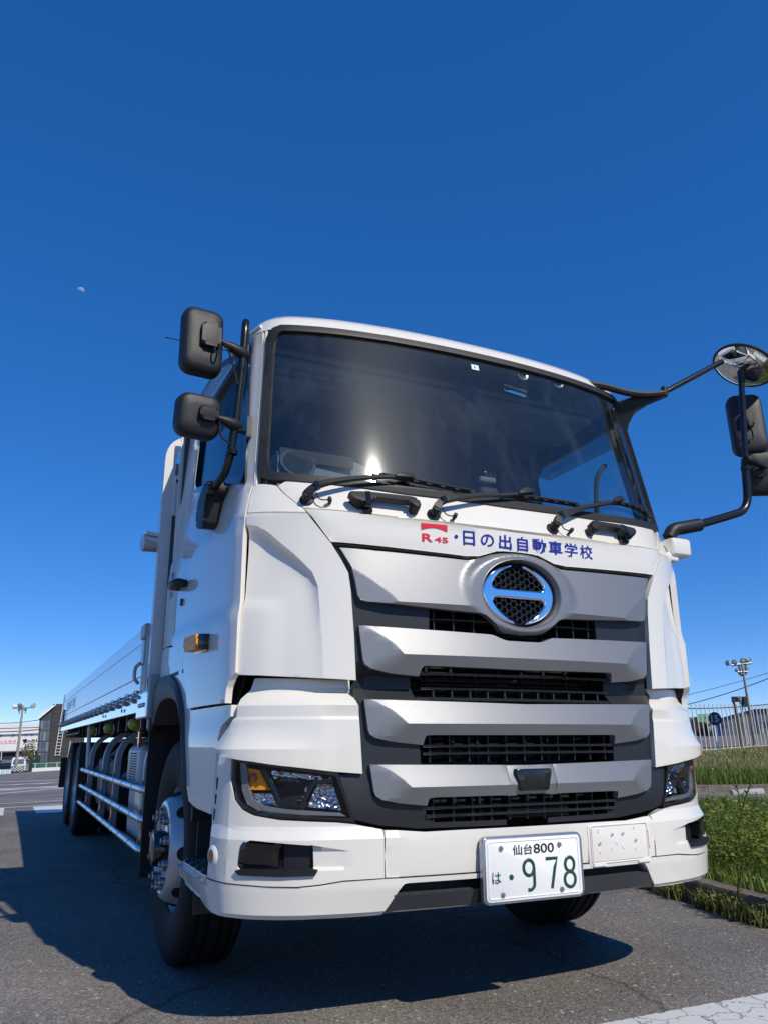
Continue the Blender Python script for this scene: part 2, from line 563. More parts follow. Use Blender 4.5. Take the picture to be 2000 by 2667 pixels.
def panel(name, S, poly, material, parent, off=0.0, t=0.02, cell=0.05, cuts=(), hole=None, disp=None, bev=0.004, seg=2, mirror=False, sharp=28, back=False):
    bm = bmesh.new()
    vs = [bm.verts.new((p[0], p[1], 0)) for p in poly]
    f = bm.faces.new(vs)
    f.normal_update()
    if f.normal.z < 0:
        bmesh.ops.reverse_faces(bm, faces=[f])
    us = [p[0] for p in poly]; zs = [p[1] for p in poly]
    def cut(co, no):
        bmesh.ops.bisect_plane(bm, geom=bm.verts[:] + bm.edges[:] + bm.faces[:], dist=1e-5, plane_co=Vector((co[0], co[1], 0)), plane_no=Vector((no[0], no[1], 0)))
    cu, cz = cell if isinstance(cell, (tuple, list)) else (cell, cell)
    n = max(1, int((max(us) - min(us)) / cu))
    for k in range(1, n):
        cut((min(us) + (max(us) - min(us)) * k / n, 0), (1, 0))
    n = max(1, int((max(zs) - min(zs)) / cz))
    for k in range(1, n):
        cut((0, min(zs) + (max(zs) - min(zs)) * k / n), (0, 1))
    for (co, no) in cuts:
        cut(co, no)
    if hole:
        H = hole
        for i in range(len(H)):
            a, b = H[i], H[(i + 1) % len(H)]
            if math.hypot(b[0] - a[0], b[1] - a[1]) > 1e-4:
                cut(a, (-(b[1] - a[1]), b[0] - a[0]))
        area = sum(H[i][0] * H[(i + 1) % len(H)][1] - H[(i + 1) % len(H)][0] * H[i][1] for i in range(len(H)))
        sg = 1 if area > 0 else -1
        dele = []
        for f in bm.faces:
            c = f.calc_center_median()
            if all(sg * ((H[(i + 1) % len(H)][0] - H[i][0]) * (c.y - H[i][1]) - (H[(i + 1) % len(H)][1] - H[i][1]) * (c.x - H[i][0])) > 0 for i in range(len(H))):
                dele.append(f)
        bmesh.ops.delete(bm, geom=dele, context='FACES')
    uv = {v: (v.co.x, v.co.y) for v in bm.verts}
    bnd = [e for e in bm.edges if len(e.link_faces) == 1]
    d0 = {v: off + (disp(*uv[v]) if disp else 0.0) for v in uv}
    inner = {}
    for e in bnd:
        for v in e.verts:
            if v not in inner:
                inner[v] = bm.verts.new((0, 0, 0))
    for v, (a, b) in uv.items():
        v.co = S.at(a, b, d0[v])
    for v, w in inner.items():
        a, b = uv[v]
        w.co = S.at(a, b, d0[v] - t)
    front = list(bm.faces)
    for e in bnd:
        a, b = e.verts
        fc = e.link_faces[0]
        lp = [l for l in fc.loops if l.edge == e][0]
        a, b = lp.vert, lp.link_loop_next.vert
        bm.faces.new((b, a, inner[a], inner[b]))
    if back:
        geo = bmesh.ops.duplicate(bm, geom=front)
        nf = [g for g in geo['geom'] if isinstance(g, bmesh.types.BMFace)]
        mp = geo['vert_map']
        for v, (a, b) in list(uv.items()):
            if v in mp:
                mp[v].co = S.at(a, b, d0[v] - t)
        bmesh.ops.reverse_faces(bm, faces=nf)
    if bev > 0:
        be = [e for e in bnd if e.is_valid]
        try:
            bmesh.ops.bevel(bm, geom=be, offset=bev, segments=seg, affect='EDGES', profile=0.5, clamp_overlap=True)
        except Exception:
            pass
    if mirror:
        for v in bm.verts:
            v.co.x = -v.co.x
        bmesh.ops.reverse_faces(bm, faces=bm.faces[:])
    return finish(name, bm, material, parent, sharp, recalc=False)

def both(fn):
    """call fn(mirror) for the driver's side as seen (left in the picture) and its mirror image"""
    a = fn(False); b = fn(True)
    return a, b

def smoothstep(a, b, x):
    t = min(1.0, max(0.0, (x - a) / (b - a))) if b != a else (1.0 if x > a else 0.0)
    return t * t * (3 - 2 * t)

def mirrored(o, name, parent):
    """mirror copy of a mesh object across x = 0"""
    bm = bmesh.new(); bm.from_mesh(o.data)
    for v in bm.verts:
        v.co.x = -v.co.x
    bmesh.ops.reverse_faces(bm, faces=bm.faces[:])
    me = bpy.data.meshes.new(name)
    bm.to_mesh(me); bm.free()
    for mm in o.data.materials:
        me.materials.append(mm)
    return link(bpy.data.objects.new(name, me), parent)
# ================================================================ GROUND AND SURROUNDINGS
FH = Vector((.4176, .9086, 0)); RH = Vector((.9086, -.4176, 0))
UPG = (Vector((0, 0, 1)) - RH * .033).normalized()
RG = (RH + Vector((0, 0, .033))).normalized()

def gz(x, y):
    v = Vector((x - CAM.x, y - CAM.y, 0))
    d = v.dot(FH); l = v.dot(RH)
    w = smoothstep(9, 30, d)
    l2 = max(-60.0, min(60.0, l))
    return w * (.033 * l2 if l > 0 else .05 * l2)
def dl(d, l, h=0.0):
    p = Vector((CAM.x, CAM.y, 0)) + FH * d + RH * l
    return Vector((p.x, p.y, gz(p.x, p.y) + h))
def ray_pt(px, py, depth):
    """a point of the surroundings at a measured bearing and distance from where the photographer stood"""
    return CAM + (C_F + C_R * ((px - 1000) / 2049.0) + C_D * ((py - 1333.5) / 2049.0)) * depth
def gframe(p, yaw=0.0):
    a = R(yaw)
    x = RG * math.cos(a) + FH * math.sin(a)
    y = -RG * math.sin(a) + FH * math.cos(a)
    m = Matrix((x, y, UPG)).transposed().to_4x4()
    m.translation = p
    return m

def tex_mat(name, build):
    m = bpy.data.materials.new(name)
    nt, b = nodes_of(m)
    build(nt, b)
    return m
def asphalt_nodes(nt, b):
    tc = nt.nodes.new("ShaderNodeTexCoord")
    def noise(scale, detail=4, rough=.5):
        n = nt.nodes.new("ShaderNodeTexNoise"); n.inputs["Scale"].default_value = scale
        n.inputs["Detail"].default_value = detail; n.inputs["Roughness"].default_value = rough
        nt.links.new(tc.outputs["Object"], n.inputs["Vector"]); return n
    v = nt.nodes.new("ShaderNodeTexVoronoi"); v.inputs["Scale"].default_value = 130
    nt.links.new(tc.outputs["Object"], v.inputs["Vector"])
    v2 = nt.nodes.new("ShaderNodeTexVoronoi"); v2.inputs["Scale"].default_value = 38
    nt.links.new(tc.outputs["Object"], v2.inputs["Vector"])
    cr = nt.nodes.new("ShaderNodeValToRGB")
    e = cr.color_ramp.elements
    e[0].position = 0.0; e[0].color = (.10, .092, .083, 1)
    e[1].position = 1.0; e[1].color = (.36, .33, .295, 1)
    for p, c in ((.35, (.18, .163, .146)), (.62, (.22, .198, .175)), (.86, (.26, .232, .203))):
        k = e.new(p); k.color = (*c, 1)
    sep = nt.nodes.new("ShaderNodeSeparateColor")
    nt.links.new(v.outputs["Color"], sep.inputs[0])
    nt.links.new(sep.outputs[0], cr.inputs[0])
    n1 = noise(1.3, 6, .6); n2 = noise(.22, 4)
    mr = nt.nodes.new("ShaderNodeMapRange"); mr.inputs[1].default_value = .3; mr.inputs[2].default_value = .7; mr.inputs[3].default_value = .78; mr.inputs[4].default_value = 1.18
    nt.links.new(n1.outputs["Fac"], mr.inputs[0])
    mr2 = nt.nodes.new("ShaderNodeMapRange"); mr2.inputs[1].default_value = .35; mr2.inputs[2].default_value = .65; mr2.inputs[3].default_value = .82; mr2.inputs[4].default_value = 1.12
    nt.links.new(n2.outputs["Fac"], mr2.inputs[0])
    mm = nt.nodes.new("ShaderNodeMath"); mm.operation = 'MULTIPLY'
    nt.links.new(mr.outputs[0], mm.inputs[0]); nt.links.new(mr2.outputs[0], mm.inputs[1])
    mx = nt.nodes.new("ShaderNodeMix"); mx.data_type = 'RGBA'; mx.blend_type = 'MULTIPLY'; mx.inputs[0].default_value = 1
    nt.links.new(cr.outputs[0], mx.inputs[6]); nt.links.new(mm.outputs[0], mx.inputs[7])
    # scattered pale stones
    sep2 = nt.nodes.new("ShaderNodeSeparateColor"); nt.links.new(v2.outputs["Color"], sep2.inputs[0])
    gt = nt.nodes.new("ShaderNodeMath"); gt.operation = 'GREATER_THAN'; gt.inputs[1].default_value = .93
    nt.links.new(sep2.outputs[1], gt.inputs[0])
    lt = nt.nodes.new("ShaderNodeMath"); lt.operation = 'LESS_THAN'; lt.inputs[1].default_value = .30
    nt.links.new(v2.outputs["Distance"], lt.inputs[0])
    an = nt.nodes.new("ShaderNodeMath"); an.operation = 'MULTIPLY'
    nt.links.new(gt.outputs[0], an.inputs[0]); nt.links.new(lt.outputs[0], an.inputs[1])
    mx2 = nt.nodes.new("ShaderNodeMix"); mx2.data_type = 'RGBA'
    nt.links.new(an.outputs[0], mx2.inputs[0]); nt.links.new(mx.outputs[2], mx2.inputs[6]); mx2.inputs[7].default_value = (.50, .46, .38, 1)
    vc = nt.nodes.new("ShaderNodeTexVoronoi"); vc.feature = 'DISTANCE_TO_EDGE'; vc.inputs["Scale"].default_value = .42
    nw = noise(3.0, 5, .65)
    mv = nt.nodes.new("ShaderNodeMix"); mv.data_type = 'VECTOR'; mv.inputs[0].default_value = .22
    nt.links.new(tc.outputs["Object"], mv.inputs[4]); nt.links.new(nw.outputs["Color"], mv.inputs[5]); nt.links.new(mv.outputs[1], vc.inputs["Vector"])
    ck = nt.nodes.new("ShaderNodeMapRange"); ck.inputs[1].default_value = .0; ck.inputs[2].default_value = .006; ck.inputs[3].default_value = .45; ck.inputs[4].default_value = 1.0
    nt.links.new(vc.outputs["Distance"], ck.inputs[0])
    ns = noise(.9, 3, .5)
    st = nt.nodes.new("ShaderNodeMapRange"); st.inputs[1].default_value = .62; st.inputs[2].default_value = .72; st.inputs[3].default_value = 1.0; st.inputs[4].default_value = .74
    nt.links.new(ns.outputs["Fac"], st.inputs[0])
    m3_ = nt.nodes.new("ShaderNodeMath"); m3_.operation = 'MULTIPLY'; nt.links.new(ck.outputs[0], m3_.inputs[0]); nt.links.new(st.outputs[0], m3_.inputs[1])
    mx3 = nt.nodes.new("ShaderNodeMix"); mx3.data_type = 'RGBA'; mx3.blend_type = 'MULTIPLY'; mx3.inputs[0].default_value = 1
    nt.links.new(mx2.outputs[2], mx3.inputs[6]); nt.links.new(m3_.outputs[0], mx3.inputs[7])
    nt.links.new(mx3.outputs[2], b.inputs["Base Color"])
    b.inputs["Roughness"].default_value = .82
    b.inputs["Specular IOR Level"].default_value = .35
    bp = nt.nodes.new("ShaderNodeBump"); bp.inputs["Strength"].default_value = .75; bp.inputs["Distance"].default_value = .004
    nt.links.new(v.outputs["Distance"], bp.inputs["Height"]); nt.links.new(bp.outputs[0], b.inputs["Normal"])
M['asphalt'] = tex_mat("asphalt", asphalt_nodes)
def paint_nodes(nt, b):
    tc = nt.nodes.new("ShaderNodeTexCoord")
    v = nt.nodes.new("ShaderNodeTexVoronoi"); v.feature = 'DISTANCE_TO_EDGE'; v.inputs["Scale"].default_value = 9
    n = nt.nodes.new("ShaderNodeTexNoise"); n.inputs["Scale"].default_value = 9; n.inputs["Detail"].default_value = 8; n.inputs["Roughness"].default_value = .7
    mxv = nt.nodes.new("ShaderNodeMix"); mxv.data_type = 'VECTOR'; mxv.inputs[0].default_value = .12
    nt.links.new(tc.outputs["Object"], mxv.inputs[4]); nt.links.new(n.outputs["Color"], mxv.inputs[5])
    nt.links.new(tc.outputs["Object"], n.inputs["Vector"]); nt.links.new(mxv.outputs[1], v.inputs["Vector"])
    lt = nt.nodes.new("ShaderNodeMath"); lt.operation = 'LESS_THAN'; lt.inputs[1].default_value = .014
    nt.links.new(v.outputs["Distance"], lt.inputs[0])
    n2 = nt.nodes.new("ShaderNodeTexNoise"); n2.inputs["Scale"].default_value = 26; n2.inputs["Detail"].default_value = 6; n2.inputs["Roughness"].default_value = .75
    nt.links.new(tc.outputs["Object"], n2.inputs["Vector"])
    gt = nt.nodes.new("ShaderNodeMath"); gt.operation = 'GREATER_THAN'; gt.inputs[1].default_value = .64
    nt.links.new(n2.outputs["Fac"], gt.inputs[0])
    mm = nt.nodes.new("ShaderNodeMath"); mm.operation = 'MAXIMUM'
    nt.links.new(lt.outputs[0], mm.inputs[0]); nt.links.new(gt.outputs[0], mm.inputs[1])
    mx = nt.nodes.new("ShaderNodeMix"); mx.data_type = 'RGBA'
    nt.links.new(mm.outputs[0], mx.inputs[0]); mx.inputs[6].default_value = (.62, .62, .60, 1); mx.inputs[7].default_value = (.085, .08, .075, 1)
    nt.links.new(mx.outputs[2], b.inputs["Base Color"])
    b.inputs["Roughness"].default_value = .7
    bp = nt.nodes.new("ShaderNodeBump"); bp.inputs["Strength"].default_value = .5; bp.inputs["Distance"].default_value = .003; bp.invert = True
    nt.links.new(mm.outputs[0], bp.inputs["Height"]); nt.links.new(bp.outputs[0], b.inputs["Normal"])
M['linepaint'] = tex_mat("worn_line_paint", paint_nodes)
M['cleanpaint'] = mat("white_line_paint", (.66, .66, .64), .6, var=.10, var_scale=2.5)
M['concrete'] = mat("weathered_concrete", (.15, .122, .095), .85, var=.35, var_scale=9, bump=.6, bump_scale=60, bump_dist=.006)
M['palecon'] = mat("pale_concrete", (.42, .42, .41), .8, var=.15, var_scale=9)
M['soil'] = mat("soil_under_grass", (.045, .040, .022), .95, var=.4, var_scale=6, bump=.6, bump_scale=25, bump_dist=.03)
M['cream_steel'] = mat("cream_fence_paint", (.66, .60, .50), .5, var=.12, var_scale=3)
M['rust'] = mat("dark_fence_post", (.10, .075, .055), .7, var=.4, var_scale=4)
M['polecon'] = mat("pole_concrete", (.40, .36, .31), .8, var=.2, var_scale=3)
M['lampwhite'] = mat("lamp_white", (.75, .75, .73), .4)
M['lampglass'] = mat("lamp_glass", (.34, .40, .38), .12, spec=.6)
M['wire'] = mat("cable_black", (.015, .015, .017), .6)

# ground sheet
dv = [-4000, -1500, -500, -150, -60, -25] + [-12 + k * 1.5 for k in range(42)] + [54, 60, 68, 78, 90, 105, 125, 150, 200, 300, 500, 900, 1800, 4000, 9000]
lv = [-9000, -4000, -1500, -600, -250, -120, -80, -60, -50, -40] + [-32 + k * 1.6 for k in range(41)] + [38, 46, 56, 62, 80, 120, 250, 600, 1500, 4000, 9000]
gv = [dl(d, l) for d in dv for l in lv]
nl = len(lv)
gf = [(i * nl + j, i * nl + j + 1, (i + 1) * nl + j + 1, (i + 1) * nl + j) for i in range(len(dv) - 1) for j in range(nl - 1)]
gf = [f[::-1] for f in gf]
ground = from_py("asphalt_ground", gv, gf, M['asphalt'], None, None)
tag(ground, kind="structure")
bmf = bmesh.new(); bmf.from_mesh(ground.data); bmesh.ops.recalc_face_normals(bmf, faces=bmf.faces)
if sum(f.normal.z for f in bmf.faces) < 0: bmesh.ops.reverse_faces(bmf, faces=bmf.faces[:])
bmf.to_mesh(ground.data); bmf.free()

def marking(name, pts, h=.004, sub=.8, m=None):
    """painted patch draped on the ground"""
    bm = bmesh.new()
    bm.faces.new([bm.verts.new((p[0], p[1], 0)) for p in pts])
    xs = [p[0] for p in pts]; ys = [p[1] for p in pts]
    for ax, lo, hi in ((0, min(xs), max(xs)), (1, min(ys), max(ys))):
        n = int((hi - lo) / sub)
        for k in range(1, n + 1):
            co = [0, 0, 0]; no = [0, 0, 0]; co[ax] = lo + (hi - lo) * k / (n + 1); no[ax] = 1
            bmesh.ops.bisect_plane(bm, geom=bm.verts[:] + bm.edges[:] + bm.faces[:], dist=1e-5, plane_co=co, plane_no=no)
    for v in bm.verts: v.co.z = gz(v.co.x, v.co.y) + h
    bmesh.ops.recalc_face_normals(bm, faces=bm.faces)
    if sum(f.normal.z for f in bm.faces) < 0: bmesh.ops.reverse_faces(bm, faces=bm.faces[:])
    o = finish(name, bm, m or (M['cleanpaint'] if max(ys) > 12 else M['linepaint']), None, None, recalc=False)
    tag(o, kind="structure")
    return o
def line(a, b, w):
    a = Vector((a[0], a[1])); b = Vector((b[0], b[1])); n = (b - a).normalized(); n = Vector((-n.y, n.x)) * (w / 2)
    return [a + n, b + n, b - n, a - n]
gj = np.random.default_rng(21)
rag = []
for a_, b_ in (((.02, -.56), (4.2, -.56)), ((4.2, -.56), (4.2, -.085)), ((4.2, -.085), (.10, -.085)), ((.10, -.085), (.02, -.56))):
    n_ = max(2, int(math.hypot(b_[0] - a_[0], b_[1] - a_[1]) / .022))
    for k in range(n_):
        f_ = k / n_
        j_ = gj.normal(0, .0045) + (.012 * gj.random() if gj.random() < .12 else 0)
        rag.append((a_[0] + (b_[0] - a_[0]) * f_ + (j_ if abs(b_[1] - a_[1]) > .1 else 0), a_[1] + (b_[1] - a_[1]) * f_ + (-abs(j_) if a_[1] > -.3 and abs(b_[0] - a_[0]) > 1 else j_)))
marking("road_marking", rag, sub=9)
marking("road_marking", [(-1.42, 13.16), (-.6, 13.6), (-.6, 11.35), (-1.05, 11.30), (-1.42, 11.22)])
marking("road_marking", [(-3.2, 12.8), (-1.87, 13.15), (-1.88, 11.05), (-3.2, 10.9)])
marking("road_marking", line((-8, 11.6), (4, 18.3), .16))
marking("road_marking", line((-8, 9.4), (4, 16.8), .14))
marking("road_marking", line((-6, 35.0), (2, 33.0), .5)); marking("road_marking", line((-5, 38.5), (1.0, 31.5), .5))
marking("road_marking", line((-4, 29.3), (3, 32.5), .5)); marking("road_marking", line((-2.4, 36.9), (.4, 34.2), .55))
for a, b in (((-1.39, 42.9), (-.85, 42.0)), ((-.28, 41.4), (.24, 40.5)), ((-3.0, 44.0), (-2.09, 43.5)), ((1.0, 39.6), (2.0, 38.4))):
    marking("road_marking", line(a, b, 1.0))
marking("road_marking", line((-4, 45.8), (5, 36.0), .25)); marking("road_marking", line((-5, 57), (6, 38), .5))
# practice-course lines beside the truck (they show in its door)
marking("road_marking", line((-6.5, -6), (-6.5, 9), .15)); marking("road_marking", line((-9.0, 2.2), (-4.2, 3.4), .3))
marking("road_marking", line((-9.0, .6), (-4.2, -.6), .3)); marking("road_marking", line((-4.2, -.6), (-4.2, 3.4), .15))
marking("road_marking", line((-14, -8), (-11, 12), .2))

# ---------------- far left: shop, dark building, lamp post, van
def gbox(name, M4, c, s, m, parent, bev=0):
    bm = bmesh.new()
    vs = add_box(bm, c, s, None, bev)
    o = finish(name, bm, m, parent)
    return o
def place(o, M4):
    o.matrix_world = M4
    return o
white_clad = mat("white_cladding", (.78, .78, .77), .5, var=.03, var_scale=.6)
grey_clad = mat("charcoal_cladding", (.050, .045, .042), .55, var=.15, var_scale=1.0)
tintglass = mat("tinted_window", (.10, .13, .16), .06, spec=.7, var=.4, var_scale=.5)

shop = empty("car_shop"); place(shop, gframe(ray_pt(40, 2003, 125), 14))
K = 125 / 2049.0
def X(px): return (px - 40) * K
def Z(py): return (2003 - py) * K
tag(shop, "white car shop with sign band across its front, behind the lamp post", "building")
gbox("wall", None, (X(30), 8, Z(1960) / 2 - .4), ((140) * K, 15, Z(1960) + .8), mat("shop_dark_bay", (.03, .03, .03), .8), shop)
gbox("fascia", None, (X(30), -.1, (Z(1957) + Z(1922)) / 2), (150 * K, .5, (1957 - 1922) * K), white_clad, shop)
gbox("window_band", None, (X(30), .15, (Z(1922) + Z(1915)) / 2), (150 * K, .3, 7 * K), mat("band_grey", (.42, .44, .47), .5), shop)
gbox("upper_fascia", None, (X(30), -.1, (Z(1915) + Z(1901)) / 2), (150 * K, .5, 14 * K), white_clad, shop)
gbox("roof_shadow_line", None, (X(30), -.12, Z(1900)), (150 * K, .5, 1.4 * K), M['wire'], shop)
gbox("roof", None, (X(30), 8, (Z(1899) + Z(1887)) / 2), (150 * K, 16, 12 * K), white_clad, shop)
for px in (-18, -2, 28, 60, 74):
    gbox("window", None, (X(px), -.05, (Z(1922) + Z(1915)) / 2), (6 * K, .1, 5.5 * K), tintglass, shop)
def flat(body, x0, x1, z0, z1, y, m, parent, bold=0.0):
    return fit_text(body, x0, x1, z0, z1, lambda a, b: Vector((a, y, b)), m, "sign_lettering", parent, bold=bold)
flat("のことなら", X(-12), X(38), Z(1936), Z(1930), -.37, M['red'], shop, .02)
gbox("sign_underline", None, (X(14), -.37, Z(1938.5)), (48 * K, .02, .8 * K), M['red'], shop)
flat("AU", X(72), X(98), Z(1937), Z(1929.5), -.37, M['plateblack'], shop, .03)
for i in range(4):
    prism("sign_stripe", [(X(53) + i * .09, Z(1930) - i * .14), (X(63), Z(1928) - i * .10), (X(64), Z(1930) - i * .16), (X(54) + i * .09, Z(1932) - i * .17)], .36, .40, frame((0, 0, 0), (1, 0, 0), (0, 0, 1)), M['plateblack'], shop)
for px in (5, 45, 85):
    gbox("bay_column", None, (X(px), -.1, Z(1957) / 2 - .2), (1.2 * K, .3, Z(1957) + .4), white_clad, shop)

bld = empty("stair_building"); place(bld, gframe(ray_pt(120, 1998, 102), 20))
K2 = 102 / 2049.0
def X2(px): return (px - 120) * K2
def Z2(py): return (1998 - py) * K2
tag(bld, "charcoal clad building with glazed stairwell and a white ladder up its wall", "building")
H2 = Z2(1838)
# plan: the clad wall faces us, the glazed stair sits on its left
gbox("wall", None, (X2(168), 3.5, H2 / 2 - .3), (84 * K2, 7, H2 + .6), grey_clad, bld)
for k in range(14):
    z = k * H2 / 14 + .2
    gbox("cladding_board", None, (X2(168), -.02, z), (84.4 * K2, .05, H2 / 14 - .03), grey_clad, bld)
bm = bmesh.new()
hl = Z2(1878); hr = Z2(1852)
P = [(X2(96), -.0, 0), (X2(125), 0, 0), (X2(125), 0, hr), (X2(96), 0, hl)]
a = [bm.verts.new((x, y + .0, z - (.3 if z == 0 else 0))) for x, y, z in P]; b = [bm.verts.new((x, 6.5, z - (.3 if z == 0 else 0))) for x, y, z in P]
bm.faces.new(a); bm.faces.new(b[::-1])
for i in range(4): bm.faces.new((a[i], b[i], b[(i + 1) % 4], a[(i + 1) % 4]))
finish("stair_block", bm, mat("stair_grey", (.06, .068, .08), .3), bld)
for i in range(3):
    for j in range(4):
        x0 = X2(100 + i * 8); z0 = Z2(1985 - j * 27)
        gbox("window_pane", None, (x0 + 3.2 * K2, -.03, z0 + 11 * K2), (6.6 * K2, .06, 24 * K2), tintglass if (i + j) % 3 else mat("pale_blind", (.20, .22, .25), .3), bld)
bm = bmesh.new()
P = [(X2(93.5), hl + .02), (X2(133), Z2(1842)), (X2(133), Z2(1838)), (X2(93.5), hl + .55)]
add_prism(bm, P, -6.6, .5, frame((0, 0, 0), (1, 0, 0), (0, 0, 1)))
finish("roof_eave", bm, white_clad, bld)
ladder = empty("wall_ladder", (0, 0, 0), bld)
def ladpt(px, py): return Vector((X2(px), -.22, Z2(py)))
for pa, pb in (((140.0, 1971), (153.0, 1818)), ((151.5, 1971), (161.5, 1838))):
    tube("ladder_rail", [ladpt(*pa), ladpt(*pb)], .045, M['lampwhite'], ladder, 6)
for k in range(17):
    t = k / 16.5
    a_ = ladpt(140.0 + 11.2 * t, 1969 - 130 * t); b_ = ladpt(151.5 + 9.8 * t, 1969 - 130 * t)
    tube("ladder_rung", [a_, b_], .035, M['lampwhite'], ladder, 6)
tube("drain_pipe", [Vector((X2(171), -.15, Z2(1985))), Vector((X2(176), -.15, Z2(1934)))], .06, M['cream_steel'], bld, 8)

gf_ = empty("mesh_fence"); place(gf_, gframe(ray_pt(100, 2012, 90), 16))
K3 = 88 / 2049.0
tag(gf_, "low green mesh fence on a white kerb below the charcoal building", "fence")
gbox("fence_base", None, (60 * K3, 0, .25), (150 * K3, .2, .5), M['lampwhite'], gf_)
for k in range(6):
    gbox("fence_post", None, ((-8 + k * 27) * K3, 0, .5), (.12, .08, 1.1), mat("green_post", (.25, .50, .42), .5), gf_)
gbox("fence_rail", None, (60 * K3, 0, 1.0), (150 * K3, .05, .06), mat("green_rail", (.25, .50, .42), .5), gf_)
bm = bmesh.new()
for k in range(40): add_box(bm, ((-10 + k * 3.6) * K3, 0, .72), (.02, .01, .5))
for k in range(6): add_box(bm, (60 * K3, 0, .52 + k * .085), (150 * K3, .01, .012))
mesh_p = finish("fence_mesh", bm, mat("green_mesh", (.12, .28, .24), .5), gf_)
# dark green net by the van
net = empty("netting_cage"); place(net, gframe(ray_pt(85, 2014, 92), 18))
tag(net, "dark green netted cage between the patrol van and the mesh fence", "cage")
K4 = 92 / 2049.0
for sx in (-13, 13):
    for yy in (0, 1.6): gbox("cage_post", None, (sx * K4, yy, 1.0), (.08, .08, 2.05), mat("cage_green", (.02, .06, .05), .6), net)
gbox("cage_net", None, (0, .8, 1.0), (26 * K4, 1.55, 1.95), mat("cage_net_green", (.012, .035, .03), .8, var=.3, var_scale=4), net)

# checkered kei van
van = empty("checkered_van"); place(van, gframe(ray_pt(46, 2016, 90), 12))
tag(van, "small white van with black checker front and blue roof light, parked far left", "van")
vw = 1.5
bm = bmesh.new()
prof = [(0, .28), (0, .95), (.25, 1.45), (.45, 1.82), (3.2, 1.85), (3.25, .28)]
a = [bm.verts.new((-vw / 2, y, z)) for y, z in prof]; b = [bm.verts.new((vw / 2, y, z)) for y, z in prof]
bm.faces.new(a[::-1]); bm.faces.new(b)
for i in range(len(prof)): bm.faces.new((a[i], a[(i + 1) % len(prof)], b[(i + 1) % len(prof)], b[i]))
bmesh.ops.bevel(bm, geom=bm.edges[:], offset=.06, segments=2, affect='EDGES')
finish("van_body", bm, M['lampwhite'], van)
prism("windscreen", [(-.62, -.34), (.62, -.34), (.54, .24), (-.54, .24)], -.01, .035, frame((0, .20, 1.38), (1, 0, 0), (0, .42, .85)), tintglass, van)
for i in range(8):
    for j in range(5):
        if (i + j) % 2: gbox("checker_patch", None, (-.63 + i * .18, -.012, .38 + j * .12), (.17, .03, .115), M['plateblack'], van)
for sx in (-1, 1):
    gbox("headlight", None, (sx * .58, -.02, .82), (.22, .06, .14), M['reflector'], van, .02)
    lathe("wheel", [(0, .09), (.2, .09), (.26, .06), (.27, 0), (.26, -.06), (0, -.06)], (sx * .66, .55, .27), (sx, 0, 0), M['tyre'], van, 18)
    lathe("wheel", [(0, .09), (.2, .09), (.26, .06), (.27, 0), (.26, -.06), (0, -.06)], (sx * .66, 2.7, .27), (sx, 0, 0), M['tyre'], van, 18)
    prism("side_window", [(.55, 1.1), (1.4, 1.1), (1.4, 1.65), (.68, 1.65)], -.01, .01, frame((sx * .752, 0, 0), (0, 1, 0), (0, 0, 1)), tintglass, van)
box("roof_light", (0, .95, 1.93), (.7, .25, .14), mat("blue_lamp", (.12, .14, .45), .3), van, bev=.03)
gbox("roof_rack", None, (0, 1.0, 1.87), (1.2, .5, .05), M['steel'], van)
# pale blue barrier and stored car at the picture's edge
bar_ = empty("water_barrier"); place(bar_, gframe(ray_pt(14, 2019, 84), 15))
tag(bar_, "pale blue and white plastic barrier at the far left edge", "barrier")
K5 = 84 / 2049.0
for k in range(5):
    bm = bmesh.new(); add_prism(bm, [(-2.6 * K5, 0), (2.6 * K5, 0), (2.0 * K5, .5), (0, .62), (-2.0 * K5, .5)], -.2, .2, frame(((-11 + k * 5.4) * K5, 0, 0), (1, 0, 0), (0, 0, 1)), .03)
    finish("barrier_segment", bm, mat("pale_blue_plastic", (.42, .66, .80), .5) if k % 2 else M['lampwhite'], bar_)
dcar = empty("dark_car"); place(dcar, gframe(ray_pt(8, 2011, 96), 10))
tag(dcar, "dark parked car half out of the picture, behind the blue barrier", "car")
bm = bmesh.new()
prof = [(0, .3), (0, .75), (.9, .95), (1.5, 1.4), (3.0, 1.42), (3.8, .95), (4.2, .9), (4.2, .3)]
a = [bm.verts.new((-.82, y, z)) for y, z in prof]; b = [bm.verts.new((.82, y, z)) for y, z in prof]
bm.faces.new(a[::-1]); bm.faces.new(b)
for i in range(len(prof)): bm.faces.new((a[i], a[(i + 1) % len(prof)], b[(i + 1) % len(prof)], b[i]))
bmesh.ops.bevel(bm, geom=bm.edges[:], offset=.08, segments=2, affect='EDGES')
finish("car_body", bm, M['blackgloss'], dcar)
prism("windscreen", [(-.66, -.3), (.66, -.3), (.56, .3), (-.56, .3)], 0, .03, frame((0, 1.17, 1.19), (1, 0, 0), (0, .6, .45)), tintglass, dcar)
for sx in (-1, 1):
    for yy in (.8, 3.4): lathe("wheel", [(0, .1), (.24, .1), (.31, .06), (.31, -.08), (0, -.08)], (sx * .76, yy, .31), (sx, 0, 0), M['tyre'], dcar, 18)

def floodlamp(parent, p, direction, r=.28, name="floodlight"):
    f = empty(name, (0, 0, 0), parent)
    d = Vector(direction).normalized()
    lathe("lamp_shade", [(0, -1.5 * r), (.35 * r, -1.45 * r), (.5 * r, -1.0 * r), (.85 * r, -.35 * r), (r, 0), (1.04 * r, .02), (.96 * r, .0)], p, d, M['lampwhite'], f, 20, 40)
    lathe("lamp_glass", [(.97 * r, -.02), (.6 * r, .03), (0, .05)], p, d, M['lampglass'], f, 20)
    return f

